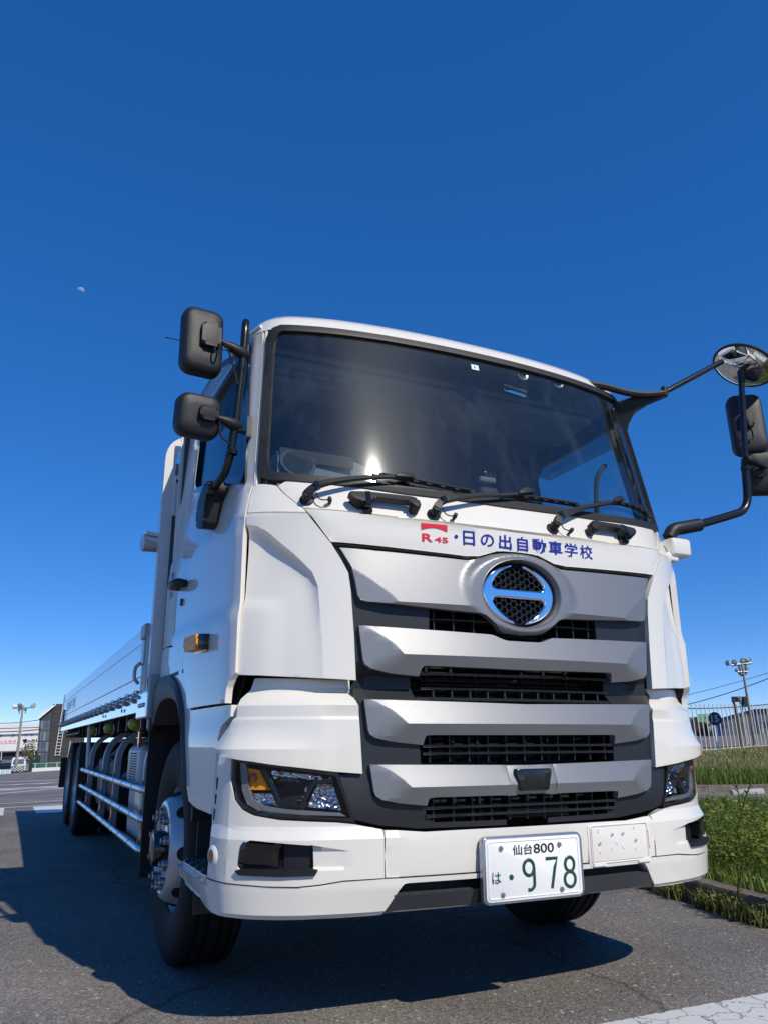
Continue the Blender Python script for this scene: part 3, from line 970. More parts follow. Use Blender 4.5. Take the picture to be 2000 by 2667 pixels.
def wood_pole(name, base, top, r0, r1, m, parent):
    n = 6
    P = [base + (top - base) * (k / n) for k in range(n + 1)]
    return tube(name, P, r0, m, parent, 12, 60, [1 + (r1 / r0 - 1) * k / n for k in range(n + 1)])

def lamp_post(base_px, top_px, depth, label, lamps, arms):
    base = ray_pt(*base_px, depth); top = ray_pt(*top_px, depth)
    t = empty("floodlight_post", base)
    tag(t, label, "lamp post", "floodlight posts round the course")
    k = depth / 2049.0
    inv = Matrix.Translation(-base)
    b0 = Vector((0, 0, 0)) - UPG * .5; t0 = top - base
    wood_pole("pole", b0, t0, .085 if depth < 50 else .16, .042 if depth < 50 else .08, M['polecon'], t)
    for (pa, pb) in arms:
        tube("cross_arm", [ray_pt(*pa, depth) - base, ray_pt(*pb, depth) - base], .05, M['steel'], t, 6)
    for (px, py, dx, dz, r) in lamps:
        floodlamp(t, ray_pt(px, py, depth) - base, RH * dx - FH * .75 + Vector((0, 0, dz)), r)
    return t
lamp_post((44, 1982), (61, 1838), 76, "floodlight post with three white lamps in front of the car shop", [(35, 1840, -1.4, -.15, .26), (54, 1839, -.1, -.4, .28), (89, 1839, 1.4, -.15, .26), (51, 1849, -.1, -.4, .14), (67, 1848, .2, -.4, .14)],
          [((38, 1845), (90, 1843)), ((50, 1848), (70, 1847)), ((51, 1848), (51, 1859)), ((69, 1847), (67, 1858))])
lamp_post((1968, 1956), (1930, 1724), 33, "tall floodlight post rising behind the cream picket fence", [(1894, 1727, -1.6, .1, .11), (1911, 1726, -.7, -.2, .115), (1933, 1722, -.3, -.2, .125), (1947, 1720, .1, -.2, .125), (1917, 1746, -1.0, .1, .07), (1944, 1743, .3, -.3, .085)],
          [((1903, 1733), (1955, 1727)), ((1920, 1750), (1945, 1749)), ((1923, 1733), (1926, 1748)), ((1940, 1731), (1941, 1746)), ((1922, 1751), (1931, 1760)), ((1943, 1750), (1935, 1760))])
up = empty("utility_pole", ray_pt(1949, 1958, 52)); b0 = ray_pt(1949, 1958, 52)
tag(up, "thin utility pole with crossarm and insulators beyond the fence", "utility pole")
wood_pole("pole", -UPG * .5, ray_pt(1925, 1813, 52) - b0, .13, .08, M['polecon'], up)
tube("cross_arm", [ray_pt(1905, 1827, 52) - b0, ray_pt(1945, 1824, 52) - b0], .07, M['wire'], up, 6)
for px in (1908, 1914, 1919, 1931, 1936, 1941):
    lathe("insulator", [(.0, .3), (.08, .28), (.1, .1), (.06, 0)], ray_pt(px, 1826, 52) - b0, (0, 0, 1), M['wire'], up, 8)
box("transformer", ray_pt(1936, 1829, 52) - b0, (.4, .4, .5), M['wire'], up, bev=.05)
def wire(pa, pb, da, db, sag, r, label):
    A = ray_pt(*pa, da); B = ray_pt(*pb, db)
    P = [A + (B - A) * (k / 16) - Vector((0, 0, sag * 4 * (k / 16) * (1 - k / 16))) for k in range(17)]
    o = tube("overhead_cable", P, r, M['wire'], None, 5)
    tag(o, label, "cable", "overhead cables")
wire((1500, 1852), (2080, 1726), 60, 45, .5, .016, "thin upper overhead cable sloping up to the right behind the far lamp post")
wire((1500, 1862), (2080, 1733), 60, 45, .9, .026, "thick lower overhead cable sloping up to the right behind the far lamp post")
wire((1700, 1842), (2090, 1822), 40, 38, .2, .026, "black cable running level just above the picket fence")
wire((-80, 1879), (110, 1874), 95, 90, .3, .035, "black overhead cable crossing above the car shop roof")
wire((-80, 1903), (110, 1899), 84, 84, .2, .05, "thick black cable crossing in front of the car shop")

# ---------------- bush beside the lamp post
rng = np.random.default_rng(7)
def leaf_cloud(name, centre, rad, n, size, m, parent, seed):
    g = np.random.default_rng(seed)
    V = []; F = []
    for i in range(n):
        while True:
            q = g.uniform(-1, 1, 3)
            if np.linalg.norm(q) < 1: break
        q = q * (.55 + .45 * g.random())
        p = Vector(centre) + Vector((q[0] * rad[0], q[1] * rad[1], q[2] * rad[2]))
        d = Vector(g.normal(size=3)).normalized(); u = d.orthogonal().normalized(); s = size * g.uniform(.6, 1.3)
        v = d.cross(u)
        b = len(V)
        V += [p - u * s, p + v * s * .5, p + u * s, p - v * s * .5]
        F.append((b, b + 1, b + 2, b + 3))
    return from_py(name, V, F, m, parent, None, smooth=False)
leafm = mat("bush_leaves", (.17, .17, .05), .6, var=.5, var_scale=3)
bush = empty("roadside_bush", ray_pt(72, 1990, 82))
tag(bush, "loose olive bush growing beside the lamp post in front of the shop", "bush")
tube("stem", [(0, 0, -.5), (.1, 0, 1.0)], .06, M['rust'], bush, 6)
leaf_cloud("foliage", (0, 0, 1.3), (.95, .7, 1.45), 420, .12, leafm, bush, 3)

# ---------------- right: warehouses beyond the fence
def simple_building(name, pxl, pxr, pyt, pyb, depth, wallm, label, roof=None, deep=12, windows=(), trim=None, yaw=-24):
    k = depth / 2049.0
    pc = (pxl + pxr) / 2
    t = empty(name); place(t, gframe(ray_pt(pc, pyb, depth), yaw))
    tag(t, label, "building")
    w = (pxr - pxl) * k; h = (pyb - pyt) * k
    gbox("wall", None, (0, deep / 2, h / 2 - 1), (w, deep, h + 2), wallm, t)
    if trim: gbox("roof_edge", None, (0, deep / 2, h + .1), (w + .4, deep + .4, .5), trim, t)
    for (wx, wy, ww, wh) in windows:
        gbox("window", None, ((wx - pc) * k, -.03, (pyb - wy) * k), (ww * k, .08, wh * k), tintglass, t)
    return t
green_clad = mat("mint_green_cladding", (.26, .62, .36), .5)
simple_building("mint_building", 1818, 1846, 1860, 1884, 150, green_clad, "small mint green block standing on the dark building's roof", windows=[(1831, 1870, 1.2, 5), (1838, 1869, 1.2, 4), (1824, 1881, 2, 2), (1834, 1881, 2, 2)])
simple_building("tan_building", 1796, 1818, 1868, 1884, 152, mat("tan_wall", (.45, .36, .26), .7), "tan wall just left of the mint green block", windows=[(1803, 1876, 3, 9)])
simple_building("dark_building", 1780, 1850, 1884, 1950, 140, mat("dark_brown_clad", (.05, .042, .042), .6, var=.2, var_scale=1), "dark brown building below the mint green block", deep=10, windows=[(1826, 1926, 46, 1.5)])
simple_building("pink_building", 1851, 1875, 1884, 1950, 132, mat("pink_plaster", (.52, .40, .37), .7), "dusty pink wall behind the round number sign", windows=[(1853, 1910, 2.5, 26), (1871, 1908, 4, 36)], trim=mat("beige_trim", (.55, .45, .33), .6))
wh = empty("blue_warehouse"); place(wh, gframe(ray_pt(1940, 1948, 118), -25)); kk = 118 / 2049.0
tag(wh, "grey warehouse with blue gabled roof edge and blue corner strips behind the fence", "building")
def WX(px): return (px - 1940) * kk
def WZ(py): return (1948 - py) * kk
greyclad = mat("warehouse_grey", (.17, .18, .21), .5, var=.06, var_scale=.5); bluec = mat("warehouse_blue", (.012, .045, .18), .45)
def wpoly(name, pts, y0, y1, m): return prism(name, [(WX(a), WZ(b)) for a, b in pts], -y1, -y0, frame((0, 0, 0), (1, 0, 0), (0, 0, 1)), m, wh)
wpoly("wall", [(1879, 1960), (2100, 1960), (2100, 1858), (1975, 1856), (1879, 1875)], 0, 20, greyclad)
wpoly("roof_edge", [(1878, 1875.5), (1975, 1855), (2100, 1857), (2100, 1852), (1975, 1851.5), (1878, 1873)], -.3, 20.3, bluec)
wpoly("corner_strip", [(1879, 1945), (1892, 1945), (1892, 1873), (1879, 1875)], -.2, .0, bluec)
wpoly("corner_strip", [(1971, 1945), (1977, 1945), (1977, 1856), (1971, 1857)], -.2, .0, bluec)
for (a, b, w_, h_) in ((1893, 1879, 3, 4), (1900, 1878, 3, 4), (1894, 1888, 3, 7), (1901, 1887, 3, 7), (1943, 1883, 4, 8), (1982, 1884, 8, 14), (1995, 1884, 8, 14)):
    wpoly("window", [(a, b + h_), (a + w_, b + h_), (a + w_, b), (a, b)], -.08, .0, tintglass)
wpoly("loading_canopy", [(1905, 1927), (1960, 1921), (1960, 1916), (1905, 1921)], -2.5, 0, mat("canopy_dark", (.10, .035, .035), .6))
def parked(px, py, depth, yaw, m, label, scale=1.0):
    t = empty("parked_car"); place(t, gframe(ray_pt(px, py, depth), yaw))
    tag(t, label, "car", "cars parked beyond the fence")
    prof = [(0, .3), (0, .8), (.9, .95), (1.4, 1.42), (3.1, 1.45), (3.7, .95), (3.9, .3)]
    bm = bmesh.new()
    a = [bm.verts.new((y - 2, -.8, z)) for y, z in prof]; b = [bm.verts.new((y - 2, .8, z)) for y, z in prof]
    bm.faces.new(a); bm.faces.new(b[::-1])
    for i in range(len(prof)): bm.faces.new((a[i], b[i], b[(i + 1) % len(prof)], a[(i + 1) % len(prof)]))
    bmesh.ops.bevel(bm, geom=bm.edges[:], offset=.07, segments=2, affect='EDGES')
    finish("car_body", bm, m, t)
    for s_ in (-1, 1):
        prism("side_window", [(-.95, .97), (1.4, .97), (1.0, 1.36), (-.55, 1.36)], 0, .02, frame((0, s_ * .80, 0), (1, 0, 0), (0, 0, 1)) if s_ < 0 else frame((0, .80, 0), (1, 0, 0), (0, 0, 1)), tintglass, t)
        for x in (-1.25, 1.2): lathe("wheel", [(0, .1), (.24, .1), (.3, .06), (.3, -.06), (0, -.06)], (x, s_ * .74, .3), (0, s_, 0), M['tyre'], t, 16)
    return t
parked(1843, 1961, 108, 82, M['lampwhite'], "small white car just left of the round number sign's pole")
parked(1936, 1958, 112, 78, M['lampwhite'], "white car partly hidden behind the lamp post foot")
parked(1908, 1957, 112, 84, mat("car_dark_red", (.16, .02, .02), .3, coat=.6), "dark red car in the middle distance behind the fence")
parked(1990, 1958, 108, 86, mat("car_silver", (.5, .52, .54), .3, metal=.6), "silver car at the right edge beyond the fence")
for (px, pt, pb, w_) in ((1867, 1886, 1932, 7), (1988, 1890, 1912, 4)):
    t = empty("banner_flag", ray_pt(px, pb + 18, 48)); tag(t, "white printed banner flag on a pole beside the round number sign" if px < 1900 else "narrow white banner at the right edge behind the fence", "banner")
    k = 48 / 2049.0
    tube("banner_pole", [UPG * 0, UPG * ((pb - pt + 24) * k)], .02, M['steel'], t, 6)
    bm = bmesh.new(); add_prism(bm, [(0, 18 * k), (w_ * k, 18 * k), (w_ * k, (pb - pt + 18) * k), (0, (pb - pt + 18) * k)], -.006, .006, frame((0, 0, 0), RG, UPG))
    finish("banner_cloth", bm, mat("banner_cloth", (.72, .72, .72), .8, var=.35, var_scale=5), t)

# ---------------- picket fence
fence = empty("picket_fence"); tag(fence, "cream steel picket fence along the far edge of the grass", "fence")
fa = dl(29.5, 10.0); fb = dl(37.0, 18.5)
fdir = (fb - fa)
n_p = 34
pick_me = None
HP = 1.92
for k in range(n_p):
    t = k / (n_p - 1)
    p = fa + fdir * t
    p.z = gz(p.x, p.y) + .06
    thick = (k % 13 == 4)
    if pick_me is None:
        bm = bmesh.new(); add_box(bm, (0, 0, HP / 2), (.036, .036, HP), None, .006, 1)
        o = finish("picket", bm, M['cream_steel'], fence); pick_me = o.data
    else:
        o = bpy.data.objects.new("picket", pick_me); link(o, fence)
    o.matrix_world = gframe(p)
    if thick:
        bm = bmesh.new()
        add_tube(bm, [Vector((.1, .08, -.1)), Vector((.1, .08, 1.7)), Vector((.02, -.05, 2.1))], .05, 8)
        q = finish("fence_post", bm, M['rust'], fence); q.matrix_world = gframe(p)
for h in (.20,):
    tube("fence_rail", [fa + Vector((0, 0, h + .06)) + (fdir * k / 10) * 1.0 - Vector((0, 0, 0)) for k in range(11)], .022, M['cream_steel'], fence, 6)

# ---------------- round number sign
sp = dl(25.6, 10.42); sg = empty("number_sign", sp)
tag(sg, "round dark blue sign reading 15 on a thin grey pole in the grass", "sign")
wob = gframe(Vector((0, 0, 0)))
tube("sign_pole", [wob @ Vector((.0, 0, -.1)), wob @ Vector((-.02, 0, 1.52))], .024, M['steel'], sg, 8)
Md = Matrix.Translation(wob @ Vector((-.025, -.03, 1.36))) @ Matrix.Rotation(R(-24.6 - 46), 4, 'Z') @ Matrix.Rotation(R(90), 4, 'X')
bm = bmesh.new(); add_prism(bm, [(.205 * math.cos(2 * math.pi * k / 40), .205 * math.sin(2 * math.pi * k / 40)) for k in range(40)], -.006, .006, Md, .002)
finish("sign_disc", bm, mat("sign_navy", (.006, .018, .075), .4), sg)
fit_text("15", -.115, .115, -.105, .105, lambda a, b: Md @ Vector((a, b, .008)), mat("sign_figures", (.36, .42, .46), .5), "sign_numerals", sg, bold=.01)

# ---------------- grass islands, kerbs
def island(name, pts, h, hump=0.0, label=None):
    bm = bmesh.new()
    bm.faces.new([bm.verts.new((p[0], p[1], 0)) for p in pts])
    for ax in (0, 1):
        vals = [p[ax] for p in pts]; lo, hi = min(vals), max(vals); n = int((hi - lo) / .5)
        for k in range(1, n):
            co = [0, 0, 0]; no = [0, 0, 0]; co[ax] = lo + (hi - lo) * k / n; no[ax] = 1
            bmesh.ops.bisect_plane(bm, geom=bm.verts[:] + bm.edges[:] + bm.faces[:], dist=1e-5, plane_co=co, plane_no=no)
    for v in bm.verts:
        v.co.z = gz(v.co.x, v.co.y) + h
    bmesh.ops.recalc_face_normals(bm, faces=bm.faces)
    if sum(f.normal.z for f in bm.faces) < 0: bmesh.ops.reverse_faces(bm, faces=bm.faces[:])
    o = finish(name, bm, M['soil'], None, None, recalc=False)
    tag(o, kind="structure")
    return o
K1 = [(1.93, -2.2), (1.95, -.9), (1.985, .2), (2.03, .75), (2.12, 1.25), (2.19, 1.53), (2.30, 2.1), (2.5, 3.2), (2.9, 4.6), (3.6, 6.2), (4.6, 7.4)]
F1 = [(v.x, v.y) for v in (dl(13.0, 2.6), dl(13.0, 4.0), dl(13.0, 6.0), dl(13.0, 9.0), dl(12.0, 14.0), dl(4.0, 14.0))]
island("grass_island", K1 + F1[1:] + [(9.0, -2.2)], .10)
B2 = [(v.x, v.y) for v in (dl(16.2, 3.0), dl(16.0, 6.0), dl(16.0, 9.0), dl(16.6, 14.0), dl(18, 30))]
F2 = [(v.x, v.y) for v in (dl(44, 40), dl(44, 12), dl(32, 9), dl(24, 4.5))]
island("grass_verge", B2 + F2, .10)
def kerb(pts, step, h=.135, w=.15, side=1):
    k = empty("kerb"); tag(k, kind="structure")
    P = [Vector((p[0], p[1], 0)) for p in pts]
    path = smooth_path(P, 12)
    L_ = [0.0]
    for a, b in zip(path[:-1], path[1:]): L_.append(L_[-1] + (b - a).length)
    def at(s):
        x = float(np.interp(s, L_, [p.x for p in path])); y = float(np.interp(s, L_, [p.y for p in path]))
        return Vector((x, y, 0))
    s = 0.0
    g = np.random.default_rng(5)
    while s < L_[-1] - .1:
        e = min(s + step - .008, L_[-1])
        bm = bmesh.new()
        rows = []
        dz = g.uniform(-.006, .006)
        for q in (0, .5, 1):
            c = at(s + (e - s) * q); t = (at(min(s + (e - s) * q + .02, L_[-1])) - at(max(0, s + (e - s) * q - .02))).normalized()
            n = Vector((t.y, -t.x, 0)) * side
            z0 = gz(c.x, c.y)
            rows.append([bm.verts.new(c + Vector((0, 0, z0 - .05))), bm.verts.new(c + n * .012 + Vector((0, 0, z0 + h - .025 + dz))), bm.verts.new(c + n * .035 + Vector((0, 0, z0 + h + dz))),
                         bm.verts.new(c + n * w + Vector((0, 0, z0 + h + dz))), bm.verts.new(c + n * w + Vector((0, 0, z0 - .05)))])
        for r0, r1 in zip(rows[:-1], rows[1:]):
            for i in range(4): bm.faces.new((r0[i], r0[i + 1], r1[i + 1], r1[i]))
        bm.faces.new(rows[0][::-1]); bm.faces.new(rows[-1])
        finish("kerb_stone", bm, M['concrete'], k, 40)
        s += step
    return k
kerb(K1, .6)
kerb(B2, .8, side=-1)
ws = empty("wheel_stop", dl(15.3, 6.62)); tag(ws, "pale concrete wheel stop on the asphalt strip between the two grass areas", "wheel stop")
wm = gframe(Vector((0, 0, 0)), 6)
bm = bmesh.new(); add_box(bm, (0, 0, .05), (.62, .13, .10), wm.to_3x3(), .02); finish("stop_block", bm, M['palecon'], ws)
for sx in (-.2, .2): lathe("stop_bolt", [(.02, 0), (.02, .006), (0, .008)], wm @ Vector((sx, 0, .10)), (0, 0, 1), M['steel'], ws, 10)

# ---------------- grass and weeds
def grass_mat(name, c0, c1, c2, trans=.35):
    m = bpy.data.materials.new(name)
    nt, b = nodes_of(m)
    at = nt.nodes.new("ShaderNodeAttribute"); at.attribute_name = "tone"
    cr = nt.nodes.new("ShaderNodeValToRGB"); e = cr.color_ramp.elements
    e[0].color = (*c0, 1); e[1].color = (*c2, 1); k = e.new(.5); k.color = (*c1, 1)
    nt.links.new(at.outputs["Fac"], cr.inputs[0]); nt.links.new(cr.outputs[0], b.inputs["Base Color"])
    b.inputs["Roughness"].default_value = .5
    b.inputs["Specular IOR Level"].default_value = .35
    tl = nt.nodes.new("ShaderNodeBsdfTranslucent"); nt.links.new(cr.outputs[0], tl.inputs[0])
    mx = nt.nodes.new("ShaderNodeMixShader"); mx.inputs[0].default_value = trans
    out = nt.nodes.get("Material Output")
    nt.links.new(b.outputs[0], mx.inputs[1]); nt.links.new(tl.outputs[0], mx.inputs[2]); nt.links.new(mx.outputs[0], out.inputs[0])
    return m
M['grass'] = grass_mat("grass_blades", (.055, .115, .018), (.15, .225, .035), (.34, .34, .10))
M['drygrass'] = grass_mat("dry_grass", (.11, .16, .035), (.26, .26, .075), (.50, .41, .20))
M['leaf'] = grass_mat("broad_leaves", (.05, .12, .02), (.17, .22, .03), (.42, .37, .05))
M['flower'] = mat("clover_heads", (.75, .72, .66), .8)

def in_poly(x, y, P):
    c = False; n = len(P); j = n - 1
    for i in range(n):
        if ((P[i][1] > y) != (P[j][1] > y)) and (x < (P[j][0] - P[i][0]) * (y - P[i][1]) / (P[j][1] - P[i][1] + 1e-12) + P[i][0]): c = not c
        j = i
    return c
def scatter(poly, n, g, dens=None):
    xs = [p[0] for p in poly]; ys = [p[1] for p in poly]
    out = []
    while len(out) < n:
        x = g.uniform(min(xs), max(xs)); y = g.uniform(min(ys), max(ys))
        if in_poly(x, y, poly) and (dens is None or g.random() < dens(x, y)): out.append((x, y))
    return out
def vnoise(x, y, s, seed=0):
    return .5 + .25 * math.sin(x * s + seed) * math.cos(y * s * 1.3 + seed * 2) + .25 * math.sin(x * s * 2.3 + y * s * 1.7 + seed * 3)
def blades(name, pts, g, h, w, m, base=.10, lean=.5, tone=lambda x, y, r: r, hf=None, zf=None):
    n = len(pts)
    V = np.zeros((n * 5, 3)); T = np.zeros(n * 5)
    F = []
    for i, (x, y) in enumerate(pts):
        hh = h * g.uniform(.45, 1.25) * (hf(x, y) if hf else 1)
        a = g.uniform(0, 2 * math.pi); l = lean * g.uniform(.1, 1.0) * hh
        b = g.uniform(0, math.pi); ww = w * g.uniform(.6, 1.3)
        wx, wy = math.cos(b) * ww / 2, math.sin(b) * ww / 2
        z = gz(x, y) + (zf(x, y) if zf else base)
        lx, ly = math.cos(a) * l, math.sin(a) * l
        V[i * 5] = (x - wx, y - wy, z); V[i * 5 + 1] = (x + wx, y + wy, z)
        V[i * 5 + 2] = (x - wx * .75 + lx * .35, y - wy * .75 + ly * .35, z + hh * .6); V[i * 5 + 3] = (x + wx * .75 + lx * .35, y + wy * .75 + ly * .35, z + hh * .6)
        V[i * 5 + 4] = (x + lx, y + ly, z + hh)
        T[i * 5:i * 5 + 5] = min(1, max(0, tone(x, y, g.random())))
        k = i * 5
        F.append((k, k + 1, k + 3, k + 2)); F.append((k + 2, k + 3, k + 4))
    me = bpy.data.meshes.new(name)
    me.from_pydata(V.tolist(), [], F); me.update()
    at = me.attributes.new("tone", 'FLOAT', 'POINT'); at.data.foreach_set("value", T)
    me.materials.append(m)
    o = link(bpy.data.objects.new(name, me))
    tag(o, kind="stuff")
    return o
def leaves(name, pts, g, size, hmax, m, tone, base=.10, hf=None):
    V = []; F = []; T = []
    for (x, y) in pts:
        h = gz(x, y) + base + g.uniform(.0, 1) * hmax * (hf(x, y) if hf else 1)
        d = Vector((g.normal(0, .55), g.normal(0, .55), 1)).normalized()
        u = d.orthogonal().normalized(); u = Quaternion(d, g.uniform(0, 6.28)) @ u; v = d.cross(u)
        s = size * g.uniform(.6, 1.4); p = Vector((x, y, h)); b = len(V)
        V += [p - u * s, p - v * s * .62 + d * s * .1, p + u * s, p + v * s * .62 + d * s * .1]
        F.append((b, b + 1, b + 2, b + 3)); t = min(1, max(0, tone(x, y, g.random()))); T += [t] * 4
    me = bpy.data.meshes.new(name); me.from_pydata([tuple(v) for v in V], [], F); me.update()
    at = me.attributes.new("tone", 'FLOAT', 'POINT'); at.data.foreach_set("value", T)
    me.materials.append(m)
    o = link(bpy.data.objects.new(name, me)); tag(o, kind="stuff")
    return o
g = np.random.default_rng(11)
vis = [(p[0] + .16, p[1]) for p in K1[2:]] + F1[1:4] + [(7.0, 1.0), (4.2, -.6)]
hump1 = lambda x, y: (1 - .62 * smoothstep(6.0, 9.0, Vector((x - CAM.x, y - CAM.y, 0)).dot(FH))) * (.45 + .62 * smoothstep(2.3, 3.6, x)) * (.6 + .8 * vnoise(x, y, 2.6, 5))
blades("island_grass", scatter(vis, 22000, g, lambda x, y: .25 + .75 * vnoise(x, y, 3.1, 8)), g, .22, .0085, M['grass'], tone=lambda x, y, r: .65 * r + .45 * vnoise(x, y, 1.9) - .05, hf=hump1)
front = [(2.13, .2), (2.2, .9), (2.30, 1.4), (2.6, 2.4), (3.2, 2.6), (3.5, 1.6), (3.0, .2)]
blades("island_grass", scatter(front, 3800, g), g, .10, .008, M['grass'], tone=lambda x, y, r: .8 * r + .1)
yel = [(2.55, 1.5), (2.75, 2.6), (3.6, 3.2), (4.4, 2.6), (4.0, 1.2), (3.0, .9)]
leaves("island_leaves", scatter(yel, 9000, g, lambda x, y: .3 + .7 * vnoise(x, y, 4, 1)), g, .016, .42, M['leaf'], lambda x, y, r: .35 * r + .75 * vnoise(x, y, 2.2, 2) * r + .12, hf=hump1)
leaves("island_leaves", scatter(vis, 3000, g), g, .022, .26, M['leaf'], lambda x, y, r: .55 * r, hf=hump1)
# scruffy fringe growing out of the joint at the kerb's foot
fr = []
kp = smooth_path([Vector((p[0], p[1], 0)) for p in K1[2:9]], 30)
for _ in range(1500):
    q = kp[int(g.integers(0, len(kp)))]
    if vnoise(q.x, q.y, 7, 3) < .38: continue
    fr.append((q.x - abs(g.normal(0, .035)), q.y + g.normal(0, .02)))
blades("kerb_weeds", fr, g, .11, .009, M['drygrass'], base=0.0, tone=lambda x, y, r: r * .7, lean=.8)
leaves("kerb_weed_leaves", [fr[i] for i in g.integers(0, len(fr), 700)], g, .012, .12, M['leaf'], lambda x, y, r: .3 + .7 * r, base=0.0)
far = [(v.x, v.y) for v in (dl(16.1, 4.4), dl(16.1, 9.5), dl(24, 14.0), dl(37, 21), dl(37, 17), dl(30, 10.2), dl(22, 7.5))]
blades("verge_grass", scatter(far, 16000, g, lambda x, y: 1.0), g, .20, .022, M['drygrass'], tone=lambda x, y, r: .12 + .45 * r + .75 * smoothstep(17.5, 22, (Vector((x - CAM.x, y - CAM.y, 0))).dot(FH)) * vnoise(x, y, .9) - .05)
edge2 = [(v.x, v.y) for v in (dl(16.05, 4.4), dl(16.05, 9.5), dl(18.5, 10.0), dl(18.5, 5))]
blades("verge_grass", scatter(edge2, 5000, g), g, .26, .018, M['grass'], tone=lambda x, y, r: .7 * r)
stalks = scatter(vis, 260, g)
blades("seed_stalks", stalks, g, .42, .006, M['drygrass'], tone=lambda x, y, r: .6 + .4 * r, lean=.35, hf=hump1)
# clover heads
V = []; F = []
def ico(c, r, V, F):
    b = len(V); t = (1 + 5 ** .5) / 2
    for v in ((-1, t, 0), (1, t, 0), (-1, -t, 0), (1, -t, 0), (0, -1, t), (0, 1, t), (0, -1, -t), (0, 1, -t), (t, 0, -1), (t, 0, 1), (-t, 0, -1), (-t, 0, 1)):
        V.append(tuple(Vector(c) + Vector(v).normalized() * r))
    for f in ((0, 11, 5), (0, 5, 1), (0, 1, 7), (0, 7, 10), (0, 10, 11), (1, 5, 9), (5, 11, 4), (11, 10, 2), (10, 7, 6), (7, 1, 8), (3, 9, 4), (3, 4, 2), (3, 2, 6), (3, 6, 8), (3, 8, 9), (4, 9, 5), (2, 4, 11), (6, 2, 10), (8, 6, 7), (9, 8, 1)):
        F.append(tuple(i + b for i in f))
for (x, y) in scatter(vis, 80, g):
    z = gz(x, y) + .10 + (.25 + .3 * g.random()) * hump1(x, y)
    ico((x, y, z), g.uniform(.008, .013), V, F)
for (x, y) in scatter(far, 70, g):
    ico((x, y, gz(x, y) + .10 + .22 + .1 * g.random()), .016, V, F)
o = from_py("clover_flowers", V, F, M['flower'], None, None); tag(o, kind="stuff")
# tall weeds one can tell apart
def weed(x, y, h, label, seed, nl=14, ls=.07):
    t = empty("tall_weed", (x, y, gz(x, y) + .08)); tag(t, label, "weed", "tall weeds on the grass island")
    gg = np.random.default_rng(seed)
    lx, ly = gg.normal(0, .05, 2)
    stem = [Vector((lx * s * s, ly * s * s, h * s)) for s in np.linspace(0, 1, 7)]
    def setattr_tone(o, v):
        at = o.data.attributes.new("tone", 'FLOAT', 'POINT'); at.data.foreach_set("value", [v] * len(o.data.vertices))
    s_ = tube("stem", stem, .006, M['leaf'], t, 6); setattr_tone(s_, .3)
    V = []; F = []
    for k in range(nl):
        f = .15 + .85 * k / nl
        p = Vector((lx * f * f, ly * f * f, h * f)); a = k * 2.4 + gg.uniform(-.4, .4)
        d = Vector((math.cos(a), math.sin(a), .8)).normalized(); sd = Vector((-math.sin(a), math.cos(a), 0))
        l = ls * (1.25 - .6 * f) * gg.uniform(.8, 1.3); b = len(V)
        V += [p, p + d * l * .5 + sd * l * .14, p + d * l + Vector((0, 0, -.15 * l)), p + d * l * .5 - sd * l * .14]
        F.append((b, b + 1, b + 2, b + 3))
    o = from_py("leaf_cluster", V, F, M['leaf'], t, None, smooth=False); setattr_tone(o, .35)
weed(3.55, 3.25, .92, "tallest weed beside the headlamp, its leafy tip reaching the asphalt strip", 1, 20, .12)
weed(2.62, .98, .55, "tall weed at the right picture edge above the kerb", 2, 16, .10)
weed(2.9, 1.75, .62, "slim weed with narrow leaves behind the kerb near the right edge", 3, 14, .09)
weed(2.085, .74, .30, "broad leaved weed sprouting against the kerb at the right edge", 4, 16, .12)
weed(2.10, 1.02, .15, "small broad leaved seedling at the foot of the kerb", 5, 8, .07)
weed(4.4, 3.0, .60, "weed standing at the right edge in front of the wheel stop", 6, 16, .11)

# ---------------- practice-course furniture left of the truck, mirrored in its door
for i, (x, y) in enumerate(((-5.6, 2.6), (-6.3, 4.4), (-7.4, 1.2))):
    t = empty("course_pole", (x, y, 0)); tag(t, ("red and white course pole nearest the truck door", "red and white course pole behind the first one", "red and white course pole farthest from the truck")[i], "pole", "red and white course poles")
    lathe("pole_base", [(.16, 0), (.16, .03), (.05, .06), (.02, .07)], (0, 0, 0), (0, 0, 1), M['wire'], t, 18)
    for k in range(6):
        tube("pole_band", [(0, 0, .06 + k * .28), (0, 0, .06 + (k + 1) * .28)], .018, M['red'] if k % 2 else M['lampwhite'], t, 8)
for i, (x, y) in enumerate(((-15, 6.5), (-21, 12.0))):
    t = empty("course_light_post", (x, y, 0)); tag(t, ("concrete light post mirrored in the truck door, nearer one", "concrete light post mirrored in the truck door, farther one")[i], "lamp post", "light posts left of the truck")
    wood_pole("pole", Vector((0, 0, -.3)), Vector((.05, 0, 8.5)), .16, .09, M['polecon'], t)
    tube("cross_arm", [(0, -.9, 8.1), (0, .9, 8.1)], .04, M['steel'], t, 6)
    for yy in (-.7, 0, .7): floodlamp(t, Vector((.1, yy, 8.25)), (1, 0, -.6), .22)

